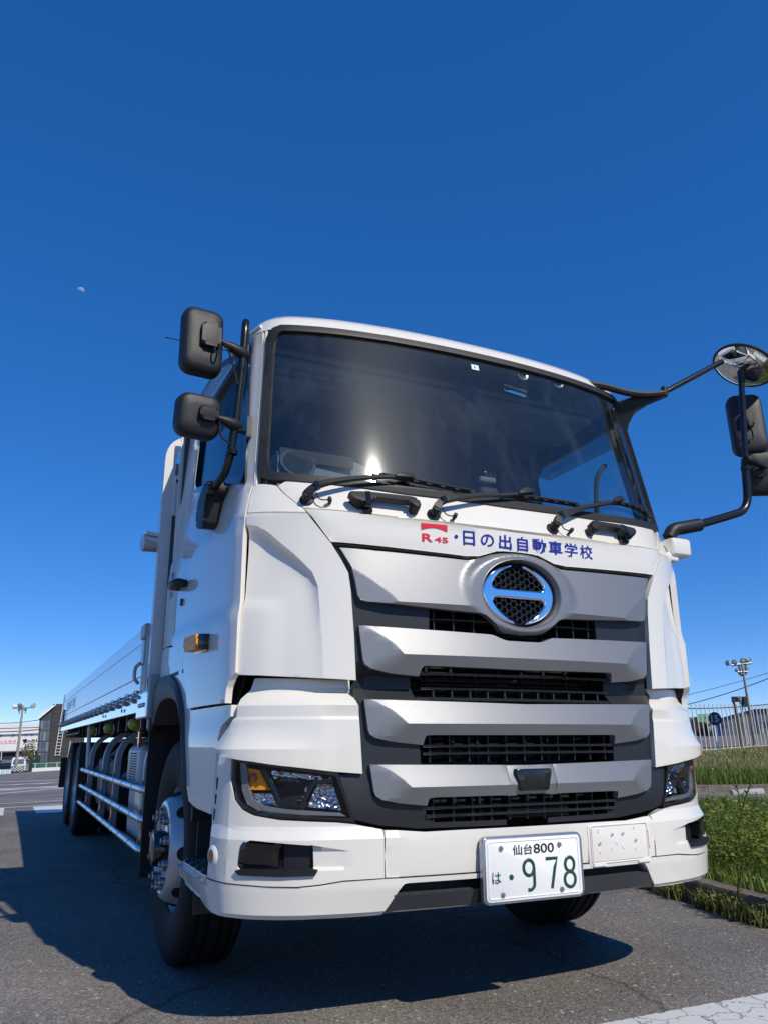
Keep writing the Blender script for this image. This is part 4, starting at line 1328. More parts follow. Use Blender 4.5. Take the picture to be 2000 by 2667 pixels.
# ---------------- moon
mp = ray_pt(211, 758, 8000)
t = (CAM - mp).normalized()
moon_mat = bpy.data.materials.new("moon_painted_phase"); moon_mat.use_nodes = True
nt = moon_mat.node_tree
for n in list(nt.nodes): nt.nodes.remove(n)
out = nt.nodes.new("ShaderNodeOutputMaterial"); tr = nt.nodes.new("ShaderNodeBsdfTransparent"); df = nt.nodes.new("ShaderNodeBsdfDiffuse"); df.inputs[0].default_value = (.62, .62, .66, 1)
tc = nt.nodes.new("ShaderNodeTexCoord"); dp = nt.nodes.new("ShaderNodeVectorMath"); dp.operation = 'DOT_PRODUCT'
ld = (C_R * .45 - C_D * .85 - t * 0.02).normalized()  # half-moon phase painted: lit side set by this direction, not the sun lamp
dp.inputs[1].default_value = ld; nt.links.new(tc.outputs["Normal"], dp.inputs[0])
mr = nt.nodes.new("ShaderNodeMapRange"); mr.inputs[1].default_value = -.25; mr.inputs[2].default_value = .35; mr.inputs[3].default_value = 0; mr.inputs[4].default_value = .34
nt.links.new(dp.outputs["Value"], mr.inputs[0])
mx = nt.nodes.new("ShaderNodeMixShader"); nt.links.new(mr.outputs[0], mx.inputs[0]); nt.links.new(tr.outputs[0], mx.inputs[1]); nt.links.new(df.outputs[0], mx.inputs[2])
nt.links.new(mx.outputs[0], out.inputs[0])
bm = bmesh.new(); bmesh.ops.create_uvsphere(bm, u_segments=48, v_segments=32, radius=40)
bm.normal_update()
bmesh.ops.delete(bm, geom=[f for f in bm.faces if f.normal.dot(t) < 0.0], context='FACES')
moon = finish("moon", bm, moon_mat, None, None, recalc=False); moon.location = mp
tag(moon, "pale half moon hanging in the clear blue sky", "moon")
# ================================================================ THE TRUCK
truck = empty("flatbed_truck", (0, 0, 0))
tag(truck, "big white flatbed truck with a silver barred grille, parked nose towards the viewer", "truck")

uE = CAB.ux(1.15, 1.5)
uS = CAB.ux(1.10, 2.07)
UMAX = CAB.K[-1]
def L(x, z): return (CAB.ux(-x, z), z)
def SY(y, z): return (-CAB.uy(y, z), z)

# ---------------- corner panels with their air-deflector scoop
RIDGE = [(1.16, 1.868), (1.112, 1.852), (1.063, 1.814), (0.985, 1.735), (0.911, 1.655), (0.889, 1.599), (0.875, 1.45), (0.858, 1.20)]
RU = [(CAB.ux(x, z), z) for x, z in RIDGE]
def ridge_dist(u, z):
    """distance outside (towards the corner / below) of the ridge line; negative on the grille side"""
    best = 9.0; sg = 1
    p = Vector((abs(u), z))
    for a, b in zip(RU[:-1], RU[1:]):
        a = Vector(a); b = Vector(b)
        d = b - a
        t = min(1, max(0, (p - a).dot(d) / d.length_squared))
        q = a + d * t
        dd = (p - q).length
        if dd < best:
            best = dd
            sg = 1 if (d.x * (p.y - a.y) - d.y * (p.x - a.x)) > 0 else -1
    return best * sg
def corner_disp(u, z):
    d = ridge_dist(u, z)
    depth = 0.011 + 0.030 * smoothstep(1.3, 1.83, z)
    depth *= 1 - 0.3 * smoothstep(uE - .10, uE, abs(u))
    w = 0.038 + 0.03 * smoothstep(1.75, 1.3, z)
    step = 0.012 * smoothstep(1.57, 1.50, z) * smoothstep(1.0, 1.12, abs(u))
    k = max(0.0, d) / w
    return -depth * (1 - math.exp(-1.9 * k)) + step
cp_poly = [L(.934, 1.897), L(.841, 1.773), L(.800, 1.705), L(.773, 1.655), L(.762, 1.58), L(.749, 1.41), L(.74, 1.232), (-uE, 1.256), (-uE, 1.50), (-uE + .006, 1.53), (-uE + .006, 1.909)]
both(lambda m: panel("corner_panel", CAB, cp_poly, M['white'], truck, cell=0.0125, disp=corner_disp, t=0.03, bev=0.004, mirror=m, sharp=30, cuts=[((-a[0], a[1]), (-(b[1] - a[1]), -(b[0] - a[0]))) for a, b in zip(RU[:-1], RU[1:])]))
cu_poly = [L(1.034, 2.036), L(.948, 1.922), L(.938, 1.904), (-uE + .006, 1.916), (-uE + .004, 2.045), L(1.09, 2.05)]
both(lambda m: panel("upper_corner_panel", CAB, cu_poly, M['white'], truck, cell=0.03, t=0.03, mirror=m))

# dark underlay so the shut lines read as gaps
both(lambda m: panel("panel_underlay", CAB, [L(.80, 1.24), L(.80, 1.60), L(.90, 1.78), L(1.0, 1.95), (-uE + .01, 2.04), (-uE + .01, 1.26)], M['void'], truck, off=-0.055, t=0.004, cell=0.08, bev=0, mirror=m))
panel("panel_underlay", CAB, [L(.93, 1.80), L(.97, 2.02), (CAB.ux(.97, 2.02), 2.02), (CAB.ux(.93, 1.80), 1.80)], M['void'], truck, off=-0.05, t=0.004, cell=0.1, bev=0)
both(lambda m: panel("panel_underlay", CAB, [SY(.46, 1.0), SY(1.05, 1.0), SY(1.2, 1.30), SY(1.85, 1.45), SY(1.85, 2.04), (-uE + .03, 2.04), (-uE + .03, 1.27)], M['void'], truck, off=-0.036, t=0.004, cell=0.12, bev=0, mirror=m))
# ---------------- front panels
def sym_poly(left):
    """left half outline from the bottom centre up to the top centre -> closed symmetrical polygon (x>0 given)"""
    l = [(CAB.ux(-x, z), z) for x, z in left]
    r = [(-u, z) for u, z in left_iter(l)]
    return l + r
def left_iter(l):
    return [p for p in reversed(l) if abs(p[0]) > 1e-6]
wp = [(0, 1.898), (.56, 1.904), (.943, 1.926), (1.028, 2.036), (1.0, 2.06), (.6, 2.045), (0, 2.028)]
panel("wiper_panel", CAB, sym_poly(wp), M['white'], truck, cell=0.05, t=0.03)
fp = [(0, 1.798), (.10, 1.795), (.195, 1.763), (.26, 1.758), (.842, 1.780), (.937, 1.918), (.56, 1.895), (0, 1.889)]
front_panel = panel("front_panel", CAB, sym_poly(fp), M['white'], truck, cell=0.03, t=0.045, bev=0.008, seg=3)

def on_front(x, z): return CAB.fx(x, z, 0.003)
# lettering: the red badge and the blue school name
arc_poly = []
for k in range(9):
    t = k / 8; arc_poly.append((-.464 + t * .119, 1.885))
for k in range(13):
    t = k / 12; xx = -.345 - t * .118
    arc_poly.append((xx, 1.855 + 0.013 * math.sin(math.pi * t)))
bmx = bmesh.new(); bmx.faces.new([bmx.verts.new(on_front(x, z)) for x, z in arc_poly])
finish("red_emblem_arc", bmx, M['red'], front_panel, None, recalc=False)
fit_text("R", -.461, -.413, 1.8055, 1.8405, on_front, M['red'], "lettering", front_panel, bold=0.02)
fit_text("45", -.405, -.3425, 1.8065, 1.8305, on_front, M['red'], "lettering", front_panel, bold=0.02)
bmx = bmesh.new(); bmx.faces.new([bmx.verts.new(on_front(-.304 + .0085 * math.cos(2 * math.pi * k / 16), 1.839 + .0085 * math.sin(2 * math.pi * k / 16))) for k in range(16)])
finish("lettering_dot", bmx, M['blue'], front_panel, None, recalc=False)
name_chars = "日の出自動車学校"
for i, ch in enumerate(name_chars):
    cx = -.2435 + i * 0.0898
    w = {0: .056, 1: .066, 2: .064, 3: .056}.get(i, .076)
    fit_text(ch, cx - w / 2, cx + w / 2, 1.8055 + (.003 if i == 1 else 0), 1.8695 - (.006 if i == 1 else 0), on_front, M['blue'], "lettering", front_panel, bold=0.013 if i in (0, 1, 2, 3, 5) else 0.006)

# ---------------- windshield, seal and pillars
ws_out = [(0, 2.016), (.5, 2.026), (.95, 2.05)]
def wsU(x, z): return CAB.ux(-x, z)
so = [(wsU(0, 2.016), 2.016), (wsU(.5, 2.026), 2.024), (wsU(.85, 2.045), 2.045), (-uS + .05, 2.064), (-uS + .012, 2.085), (-uS, 2.125), (-uS, 2.79), (-uS + .010, 2.84), (-uS + .035, 2.87), (-uS + .08, 2.887), (wsU(.5, 2.89), 2.893), (0, 2.896)]
seal_poly = so + [(-u, z) for u, z in reversed(so) if abs(u) > 1e-6]
si = [(0, 2.058), (wsU(.5, 2.07), 2.066), (wsU(.85, 2.085), 2.083), (-uS + .085, 2.098), (-uS + .058, 2.118), (-uS + .046, 2.155), (-uS + .046, 2.775), (-uS + .056, 2.815), (-uS + .075, 2.838), (-uS + .11, 2.851), (wsU(.5, 2.86), 2.859), (0, 2.862)]
glass_poly = si + [(-u, z) for u, z in reversed(si) if abs(u) > 1e-6]
windshield = empty("windshield", (0, 0, 0), truck)
panel("windshield_seal", CAB, seal_poly, M['rubber'], windshield, off=0.010, t=0.03, cell=(0.08, 0.09), hole=glass_poly, bev=0.006, seg=3)
gp2 = [(u * 1.006, z + (0.004 if z > 2.4 else -0.004)) for u, z in glass_poly]
panel("windshield_glass", CAB, gp2, M['wsglass'], windshield, off=-0.004, t=0.005, cell=0.05, bev=0, back=True, sharp=60)
# inspection sticker
stk = [(-.036, 2.826), (-.036, 2.795), (.006, 2.795), (.006, 2.826)]
bmx = bmesh.new(); bmx.faces.new([bmx.verts.new(CAB.fx(x, z, -0.003)) for x, z in stk])
sticker = finish("inspection_sticker", bmx, mat("sticker_pale_green", (.62, .82, .78), .5), windshield, None, recalc=False)
fit_text("4", -.024, -.012, 2.802, 2.820, lambda x, z: CAB.fx(x, z, -0.0022), M['plateblack'], "sticker_numeral", windshield)
both(lambda m: panel("windshield_pillar", CAB, [(-uS - .001, 2.05), (-uS - .001, 2.885), (-uE + .004, 2.885), (-uE + .004, 2.05)], M['white'], truck, t=0.03, cell=(0.02, .1), mirror=m))

# ---------------- roof
bm = bmesh.new()
us = [-UMAX + 2 * UMAX * k / 96 for k in range(97)]
zz = [2.872, 2.90, 2.935, 2.955, 2.975, 2.988, 3.0]
def roof_pt(u, z):
    p = CAB.raw(u, z)
    return p
rows = []
for z in zz:
    rows.append([bm.verts.new(roof_pt(u, z) + Vector((0, 0, 0.0))) for u in us])
def shrink(P, f, z):
    c = Vector((0, 1.15, 0))
    return [bm.verts.new(Vector((c.x + (p.co.x - c.x) * f, c.y + (p.co.y - c.y) * f, z))) for p in P]
rows.append(shrink(rows[-1], 0.96, 3.008))
rows.append(shrink(rows[-2], 0.80, 3.018))
rows.append(shrink(rows[-3], 0.45, 3.026))
for a, b in zip(rows[:-1], rows[1:]):
    for k in range(96):
        bm.faces.new((a[k], a[k + 1], b[k + 1], b[k]))
bm.faces.new(rows[-1])
bm.faces.new([r[0] for r in rows] + [r[-1] for r in reversed(rows)])
finish("roof", bm, M['white'], truck, 50)
# drip rails along the roof edges
for s in (-1, 1):
    tube("drip_rail", [CAB.at(s * (uE + .02 + k * .13), 2.905, 0.006) for k in range(12)], 0.009, M['white'], truck, 8)

# ---------------- doors
DW = [(.395, 2.075), (1.30, 2.285), (1.385, 2.32), (1.42, 2.38), (1.445, 2.70), (1.42, 2.765), (1.36, 2.795), (.68, 2.81), (.60, 2.79), (.555, 2.73)]
hole = [SY(y, z) for y, z in DW]
def shrink_poly(P, d):
    out = []
    n = len(P)
    area = sum(P[i][0] * P[(i + 1) % n][1] - P[(i + 1) % n][0] * P[i][1] for i in range(n))
    sg = 1 if area > 0 else -1
    for i in range(n):
        a, b, c = Vector(P[i - 1]), Vector(P[i]), Vector(P[(i + 1) % n])
        d1 = (b - a).normalized(); d2 = (c - b).normalized()
        n1 = Vector((-d1.y, d1.x)) * sg; n2 = Vector((-d2.y, d2.x)) * sg
        bis = (n1 + n2).normalized()
        k = d / max(0.35, bis.dot(n1))
        out.append((b.x + bis.x * k, b.y + bis.y * k))
    return out
door_poly = [(-uE, 1.262), (-uE - .05, 1.20), (-uE - .06, 1.150), SY(.952, 1.152), SY(1.03, 1.285), SY(1.15, 1.375), SY(1.29, 1.443), SY(1.495, 1.498), SY(1.495, 2.86), (-uE - .004, 2.865)]
def door_disp(u, z):
    # crease along the belt and the swollen lower body line
    y = CAB.raw(u, z).y
    zb = 1.845 + 0.16 * (y - 0.3)
    d = 0.007 * smoothstep(zb + .03, zb - 0.02, z) * smoothstep(1.35, .8, y)
    z2 = 1.505 + 0.05 * (y - .3)
    d += 0.012 * smoothstep(z2 + .025, z2 - .03, z)
    zt = 2.045 + 0.16 * (y - .3)
    d -= 0.010 * smoothstep(zt - .012, zt + .006, z) * smoothstep(2.87, 2.8, z) * 0.6
    return d
doors = []
for mi in (False, True):
    door = panel("door", CAB, door_poly, M['white'], truck, off=0.003, t=0.03, cell=(0.04, 0.03), hole=hole, disp=door_disp, mirror=mi)
    doors.append(door)
    sgn = 1 if mi else -1
    panel("window_trim", CAB, shrink_poly(hole, -.004), M['blackgloss'], door, off=0.006, t=0.03, cell=0.1, hole=shrink_poly(hole, .032), bev=0.004, mirror=mi)
    panel("window_glass", CAB, shrink_poly(hole, .026), M['sideglass'], door, off=-0.012, t=0.004, cell=0.15, bev=0, back=True, mirror=mi, sharp=60)
    # liner seen through the glass
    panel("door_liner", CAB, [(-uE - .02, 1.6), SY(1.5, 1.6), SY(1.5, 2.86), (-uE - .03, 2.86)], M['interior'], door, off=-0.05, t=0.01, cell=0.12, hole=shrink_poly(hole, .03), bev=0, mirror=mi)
    # rain visor over the window
    bm = bmesh.new()
    A = []; B = []; C2 = []
    for k in range(15):
        y = .56 + .93 * k / 14
        u = -CAB.uy(y, 2.8)
        edge = smoothstep(0, .18, (k / 14)) * smoothstep(1, .93, k / 14)
        a = CAB.at(u, 2.835, .008); b = CAB.at(u, 2.775, .03 + .055 * edge); c = CAB.at(u, 2.715 + .05 * (1 - edge), .02 + .085 * edge)
        for lst, p in ((A, a), (B, b), (C2, c)):
            if mi: p = Vector((-p.x, p.y, p.z))
            lst.append(bm.verts.new(p))
    for k in range(14):
        bm.faces.new((A[k], A[k + 1], B[k + 1], B[k])); bm.faces.new((B[k], B[k + 1], C2[k + 1], C2[k]))
    if mi:
        bmesh.ops.reverse_faces(bm, faces=bm.faces[:])
    vis = finish("window_visor", bm, M['smoked'], door, 50, recalc=False)
    md = vis.modifiers.new("thick", 'SOLIDIFY'); md.thickness = 0.004
    fit_text("HINO", 0, 1, 0, 1, (lambda a, b, sgn=sgn: Vector((sgn * (abs(CAB.at(CAB.uy(1.30, 2.76), 2.76).x) + .066 + (1 - b) * .012), 1.36 - a * .12 if sgn > 0 else 1.24 + a * .12, 2.745 + b * .028))), M['plateblack'], "visor_lettering", door)
    # outside handle: recess plate, grip, lock
    hx = lambda y, z, o=0.0: (lambda p: Vector((-sgn * -1 * abs(p.x) if False else sgn * abs(p.x), p.y, p.z)))(CAB.at(CAB.uy(y, z), z, o + door_disp(-CAB.uy(y, z), z) + .003))
    bm = bmesh.new()
    pts = [hx(1.20, 1.775, .012), hx(1.23, 1.782, .040), hx(1.30, 1.788, .050), hx(1.40, 1.795, .048), hx(1.45, 1.80, .020), hx(1.46, 1.80, .002)]
    add_tube(bm, pts, 0.024, 10, True, [.8, 1, 1, 1, .9, .8])
    finish("door_handle", bm, M['black'], door, 50)
    bm = bmesh.new()
    add_lathe(bm, [(0.0, .012), (.016, .012), (.019, .008), (.019, -.004)], hx(1.33, 1.70), (sgn, 0, 0), 18)
    finish("door_lock", bm, M['blackgloss'], door)
    # amber side marker
    bm = bmesh.new()
    p0 = hx(.60, 1.415, .0); p1 = hx(.86, 1.425, .0)
    d = (p1 - p0).normalized(); upv = Vector((0, 0, 1))
    Mx = frame((p0 + p1) / 2, d * (1 if sgn > 0 else -1), upv)
    add_prism(bm, round_poly([(-.125, -.032), (.125, -.032), (.125, .032), (-.125, .032)], .02), -.005, .052, Mx, .020, 4)
    mk = finish("side_marker_lamp", bm, M['amber'], door, 40)
    bm = bmesh.new()
    add_prism(bm, round_poly([(-.135, -.040), (.135, -.040), (.135, .036), (-.135, .036)], .02), -.006, .006, Mx, .003, 2)
    add_box(bm, Mx @ Vector((-.128 if sgn > 0 else .128, 0, .022)), (.046, .012, .066), None, .004)
    finish("marker_base", bm, M['blackgloss'], mk)

# ---------------- rear quarter, fender and lower side
both(lambda m: panel("cab_quarter_panel", CAB, [SY(1.502, 1.505), SY(1.77, 1.519), SY(1.895, 1.519), SY(1.895, 2.868), SY(1.502, 2.868)], M['white'], truck, t=0.03, cell=0.06, mirror=m))
sk = [(.952, 1.143), (1.035, 1.275), (1.155, 1.365), (1.293, 1.434), (1.50, 1.490), (1.77, 1.511), (1.895, 1.511), (1.895, 1.33),
      (1.75, 1.35), (1.50, 1.34), (1.30, 1.295), (1.15, 1.21), (1.05, 1.10), (.97, .95), (.90, .83), (.83, .765), (.68, .745), (.47, .737), (.44, .80), (.44, .97), (.40, 1.07), (.33, 1.10), (.33, 1.143)]
side_poly = [SY(y, z) for y, z in sk]
both(lambda m: panel("side_skirt", CAB, side_poly, M['white'], truck, t=0.03, cell=0.035, off=0.003, disp=lambda u, z: 0.010 * smoothstep(1.14, 1.0, z), mirror=m))
fl_o = [(.905, .825), (.97, .95), (1.05, 1.10), (1.15, 1.21), (1.30, 1.295), (1.50, 1.34), (1.75, 1.35), (1.90, 1.335), (2.0, 1.30)]
fl_i = [(.885, .82), (.935, .93), (1.005, 1.045), (1.10, 1.135), (1.25, 1.20), (1.48, 1.225), (1.70, 1.215), (1.82, 1.175), (1.93, 1.10)]
for s in (-1, 1):
    bm = bmesh.new()
    rows = []
    def cx(y): return abs(CAB.raw(CAB.uy(min(y, 1.88), 1.3), 1.3).x)
    PO = smooth_path([(0, y, z) for y, z in fl_o], 4); PI = smooth_path([(0, y, z) for y, z in fl_i], 4)
    for a, b in zip(PO, PI):
        m_ = (a * 2 + b) / 3; n_ = (a + b * 2) / 3
        rows.append([bm.verts.new((s * (cx(a.y) - .01), a.y, a.z)), bm.verts.new((s * (cx(a.y) + .018), a.y, a.z)), bm.verts.new((s * (cx(m_.y) + .03), m_.y, m_.z)),
                     bm.verts.new((s * (cx(n_.y) + .03), n_.y, n_.z)), bm.verts.new((s * (cx(b.y) + .02), b.y, b.z)), bm.verts.new((s * (cx(b.y) - .06), b.y, b.z)), bm.verts.new((s * (cx(b.y) - .45), b.y, b.z + .02))])
    for r0, r1 in zip(rows[:-1], rows[1:]):
        for k in range(6):
            bm.faces.new((r0[k], r0[k + 1], r1[k + 1], r1[k]))
    finish("fender_flare", bm, M['flare'], truck, 50)

# ---------------- cab inside
cabin = empty("cabin_interior", (0, 0, 0), truck)
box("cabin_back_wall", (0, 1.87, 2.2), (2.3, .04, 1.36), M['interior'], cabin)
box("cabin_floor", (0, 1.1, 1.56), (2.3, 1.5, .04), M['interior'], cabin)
box("headliner", (0, 1.25, 2.862), (2.1, 1.25, .03), M['headliner'], cabin, bev=.01)
# overhead shelf with documents pasted on it
box("overhead_shelf", (0, .80, 2.80), (1.96, .34, .05), M['headliner'], cabin, bev=.02, rot=Matrix.Rotation(R(-6), 3, 'X'))
sh = Matrix.Rotation(R(-6), 4, 'X')
for (px, py, w, h) in ((-.86, .70, .15, .06), (-.68, .69, .18, .06), (-.90, .63, .07, .05), (-.80, .62, .09, .045), (-.70, .615, .09, .045), (-.585, .605, .09, .045), (.62, .72, .12, .07)):
    box("paper_notice", (px, py + .06, 2.772 - (py - .72) * .1), (w, h, .002), M['paper'], cabin, rot=Matrix.Rotation(R(-6), 3, 'X'))
# dashboard follows the windshield
bm = bmesh.new()
rows = []
for k in range(25):
    x = -1.04 + 2.08 * k / 24
    yf = CAB.raw(CAB.ux(x, 2.05), 2.05).y + .025
    rows.append([bm.verts.new(p) for p in ((x, yf, 1.98), (x, yf + .01, 2.045), (x, yf + .08, 2.062), (x, .68, 2.075), (x, .76, 2.05), (x, .78, 1.9), (x, .74, 1.58))])
for r0, r1 in zip(rows[:-1], rows[1:]):
    for k in range(6):
        bm.faces.new((r0[k], r0[k + 1], r1[k + 1], r1[k]))
finish("dashboard", bm, M['dash'], cabin, 40)
# binnacle hood in front of the driver
bm = bmesh.new()
rows = []
for k in range(21):
    x = -.985 + .63 * k / 20
    t = k / 20
    top = 2.262 + .022 * math.sin(math.pi * min(1, t * 1.25)) - .075 * smoothstep(.6, 1, t)
    rows.append([bm.verts.new(p) for p in ((x, .425 + .04 * t, 2.05), (x, .43 + .04 * t, top - .03), (x, .455 + .04 * t, top), (x, .72, top - .01), (x, .74, 2.05))])
for r0, r1 in zip(rows[:-1], rows[1:]):
    for k in range(4):
        bm.faces.new((r0[k], r0[k + 1], r1[k + 1], r1[k]))
bm.faces.new(rows[0]); bm.faces.new(rows[-1][::-1])
finish("instrument_hood", bm, M['dash'], cabin, 40)
box("instrument_band", (-.80, .432, 2.245), (.36, .012, .06), M['dashbrown'], cabin, bev=.004)
Mo = frame((-.893, .424, 2.205), (1, 0.06, 0), (0, .25, 1))
bm = bmesh.new()
oval = [(.082 * math.cos(2 * math.pi * k / 40), .066 * math.sin(2 * math.pi * k / 40)) for k in range(40)]
add_prism(bm, oval, -.006, .004, Mo, .003)
pod = finish("dash_speaker", bm, M['dash'], cabin)
bm = bmesh.new()
add_prism(bm, [(x * .9, y * .9) for x, y in oval], .003, .006, Mo, .002)
finish("speaker_mesh", bm, mat("speaker_cloth", (.03, .03, .033), .8, bump=.6, bump_scale=900), pod)
bm = bmesh.new()
ringp = [Mo @ Vector((x * 1.0, y * 1.0, .006)) for x, y in oval]
add_tube(bm, ringp + [ringp[0]], .005, 6, False)
finish("speaker_ring", bm, M['steel'], pod)
# steering wheel
bm = bmesh.new()
Ms = frame((-.64, .80, 2.26), (1, 0, 0), (0, .45, 1))
add_tube(bm, [Ms @ Vector((.225 * math.cos(2 * math.pi * k / 48), .225 * math.sin(2 * math.pi * k / 48), 0)) for k in range(49)], .016, 8, False)
for a in (200, 340, 270):
    add_tube(bm, [Ms @ Vector((0, 0, -.02)), Ms @ Vector((.22 * math.cos(R(a)), .22 * math.sin(R(a)), 0))], .014, 6)
add_box(bm, Ms @ Vector((0, 0, -.02)), (.13, .06, .10), None, .02)
finish("steering_wheel", bm, M['interior'], cabin)
# seats
for sx in (-.62, .62):
    seat = empty("seat", (sx, 1.3, 1.6), cabin)
    sb = box("seat_cushion", (0, -.02, .28), (.52, .5, .16), M['cloth'], seat, bev=.05, seg=3)
    box("seat_backrest", (0, .28, .68), (.5, .14, .74), M['cloth'], seat, bev=.06, seg=3, rot=Matrix.Rotation(R(8), 3, 'X'))
    box("headrest", (0, .36, 1.13), (.28, .09, .18), M['cloth'], seat, bev=.04, seg=3)
# mirrors and gadgets behind the glass
def gadget(name, x, y, z, w, h, d, m, tilt=0, yaw=0):
    return box(name, (x, y, z), (w, d, h), m, cabin, bev=min(w, h) * .28, seg=3, rot=(Matrix.Rotation(R(yaw), 3, 'Z') @ Matrix.Rotation(R(tilt), 3, 'Y')))
gadget("cabin_mirror", .02, .47, 2.755, .19, .07, .03, M['interior'], 16, 10)
gadget("cabin_mirror_arm", -.0, .42, 2.82, .02, .09, .02, M['interior'])
gm = gadget("rear_view_mirror", .315, .46, 2.80, .17, .055, .02, M['interior'], 6)
gadget("rear_view_mirror_glass", .315, .448, 2.80, .15, .042, .008, M['mirror'], 6)
for (x, z) in ((.29, 2.845), (.53, 2.855)):
    lathe("suction_mount", [(0, .0), (.030, .0), (.034, -.006), (.030, -.012), (.02, -.02), (0, -.02)], CAB.fx(x, z, -.02), (0, -1, .2), M['interior'], cabin, 24)
    lathe("suction_ring", [(.022, .001), (.034, .003), (.036, -.002), (.024, -.002)], CAB.fx(x, z, -.017), (0, -1, .2), M['steel'], cabin, 24)
gadget("mount_arm", .52, .45, 2.80, .035, .085, .02, M['dash'])
gadget("dash_camera", .0, .27, 2.20, .09, .028, .03, M['dash'])
gadget("camera_bracket", .02, .28, 2.232, .07, .03, .03, M['blackgloss'])
gadget("dash_device", .02, .30, 2.13, .11, .09, .06, M['interior'])
for s in (-1, 1):
    panel("pillar_liner", CAB, [(-uS + .02, 2.06), (-uS + .02, 2.87), (-uE - .10, 2.87), (-uE - .10, 2.06)], M['headliner'], cabin, off=-0.045, t=0.01, cell=0.08, bev=0, mirror=(s > 0))
# grab bar by the passenger pillar
tube("grab_bar", smooth_path([(.98, .62, 2.12), (.93, .60, 2.18), (.92, .58, 2.36), (.94, .57, 2.46), (1.0, .58, 2.52)], 6), .014, M['interior'], cabin, 8)
# cab back shell and floor pan
box("cab_rear_wall", (0, 1.895, 2.14), (2.34, .02, 1.46), M['white'], truck)
box("cab_floor_pan", (0, 1.2, 1.46), (2.2, 1.3, .08), M['chassis'], truck)
# ================================================================ grille, emblem, bumper, lamps
grille = empty("grille", (0, 0, 0), truck)
def bl(pts, S=CAB): return [(S.ux(-x, z) if x != 0 else 0.0, z) for x, z in pts]
def symp(pts, S=CAB):
    l = bl(pts, S)
    return l + [(-u, z) for u, z in reversed(l) if abs(u) > 1e-6]

# dark side cheeks and the recess behind
cheek = [(.842, 1.774), (.772, 1.652), (.748, 1.41), (.738, 1.235), (.752, 1.20), (.74, 1.16), (.727, 1.12), (.712, .89), (.812, .886), (.745, .728), (.636, .701), (.48, .685),
         (.10, .683), (.10, .703), (.42, .705), (.455, .73), (.465, .80), (.475, .93), (.48, 1.03), (.49, 1.16), (.50, 1.30), (.43, 1.42), (.425, 1.53), (.43, 1.76)]
both(lambda m: panel("grille_cheek", CAB, bl(cheek), M['grille'], grille, off=-0.022, t=0.09, cell=0.05, bev=0.008, seg=3, mirror=m,
                     disp=lambda u, z: -0.05 * smoothstep(1.16, 1.175, z) * smoothstep(1.285, 1.27, z) * smoothstep(.76, .70, abs(u)) + 0.012 * smoothstep(.90, .80, z) * smoothstep(.6, .72, abs(u)) - .012 * smoothstep(.74, .69, z)))
box("grille_recess", (0, .345, 1.24), (1.7, .02, 1.12), M['void'], grille)
box("radiator_shroud_top", (0, .24, 1.80), (1.4, .2, .02), M['void'], grille)
# radiator: stack of fins
bm = bmesh.new()
for k in range(34):
    add_box(bm, (0, .27, .72 + k * .0245), (1.02, .03, .010))
for k in range(9):
    add_box(bm, (-.48 + k * .12, .255, 1.12), (.012, .02, .86))
finish("radiator", bm, M['radiator'], grille)

def slat(name, x0, x1, z, h, off, t=.03, m=None):
    n = 14
    P = [(CAB.ux(x0 + (x1 - x0) * k / n, z), z - h / 2) for k in range(n + 1)] + [(CAB.ux(x1 + (x0 - x1) * k / n, z), z + h / 2) for k in range(n + 1)]
    return panel(name, CAB, P, m or M['grille'], grille, off=off, t=t, cell=(.2, .1), bev=.002)
slat("grille_slat", -.43, .43, 1.487, .008, -.035)
slat("grille_slat", -.485, .485, 1.263, .011, -.018, m=M['blackgloss'])
slat("grille_slat", -.47, .47, 1.206, .009, -.022)
slat("grille_slat", -.49, .49, 1.167, .012, -.03)
for z in (1.242, 1.226):
    slat("grille_slat", -.44, .38, z, .007, -.10, m=M['radiator'])
for zc in (.985, .957): slat("grille_slat", -.468, .468, zc, .010, -.016)
for zc in (.757, .728): slat("grille_slat", -.458, .458, zc, .010, -.016)
def rib(x, z0, z1, off, w=.006, d=.05):
    p = CAB.fx(x, (z0 + z1) / 2, off - d / 2)
    return box("grille_rib", p, (w, d, z1 - z0), M['grille'], grille)
for x in (-.40, -.31, -.215, .215, .31, .40): rib(x, 1.435, 1.525, -.04)
for k in range(-5, 6): rib(k * .083, 1.168, 1.204, -.028, .008)
for k in range(-5, 6): rib(k * .087, .925, 1.025, -.03)
for k in range(-5, 6): rib(k * .085, .703, .797, -.03)
bm = bmesh.new()
for zc in np.arange(.712, .745, .006): add_box(bm, CAB.fx(0.05, float(zc), -.035), (.30, .01, .002))
finish("louvre_insert", bm, M['grille'], grille)

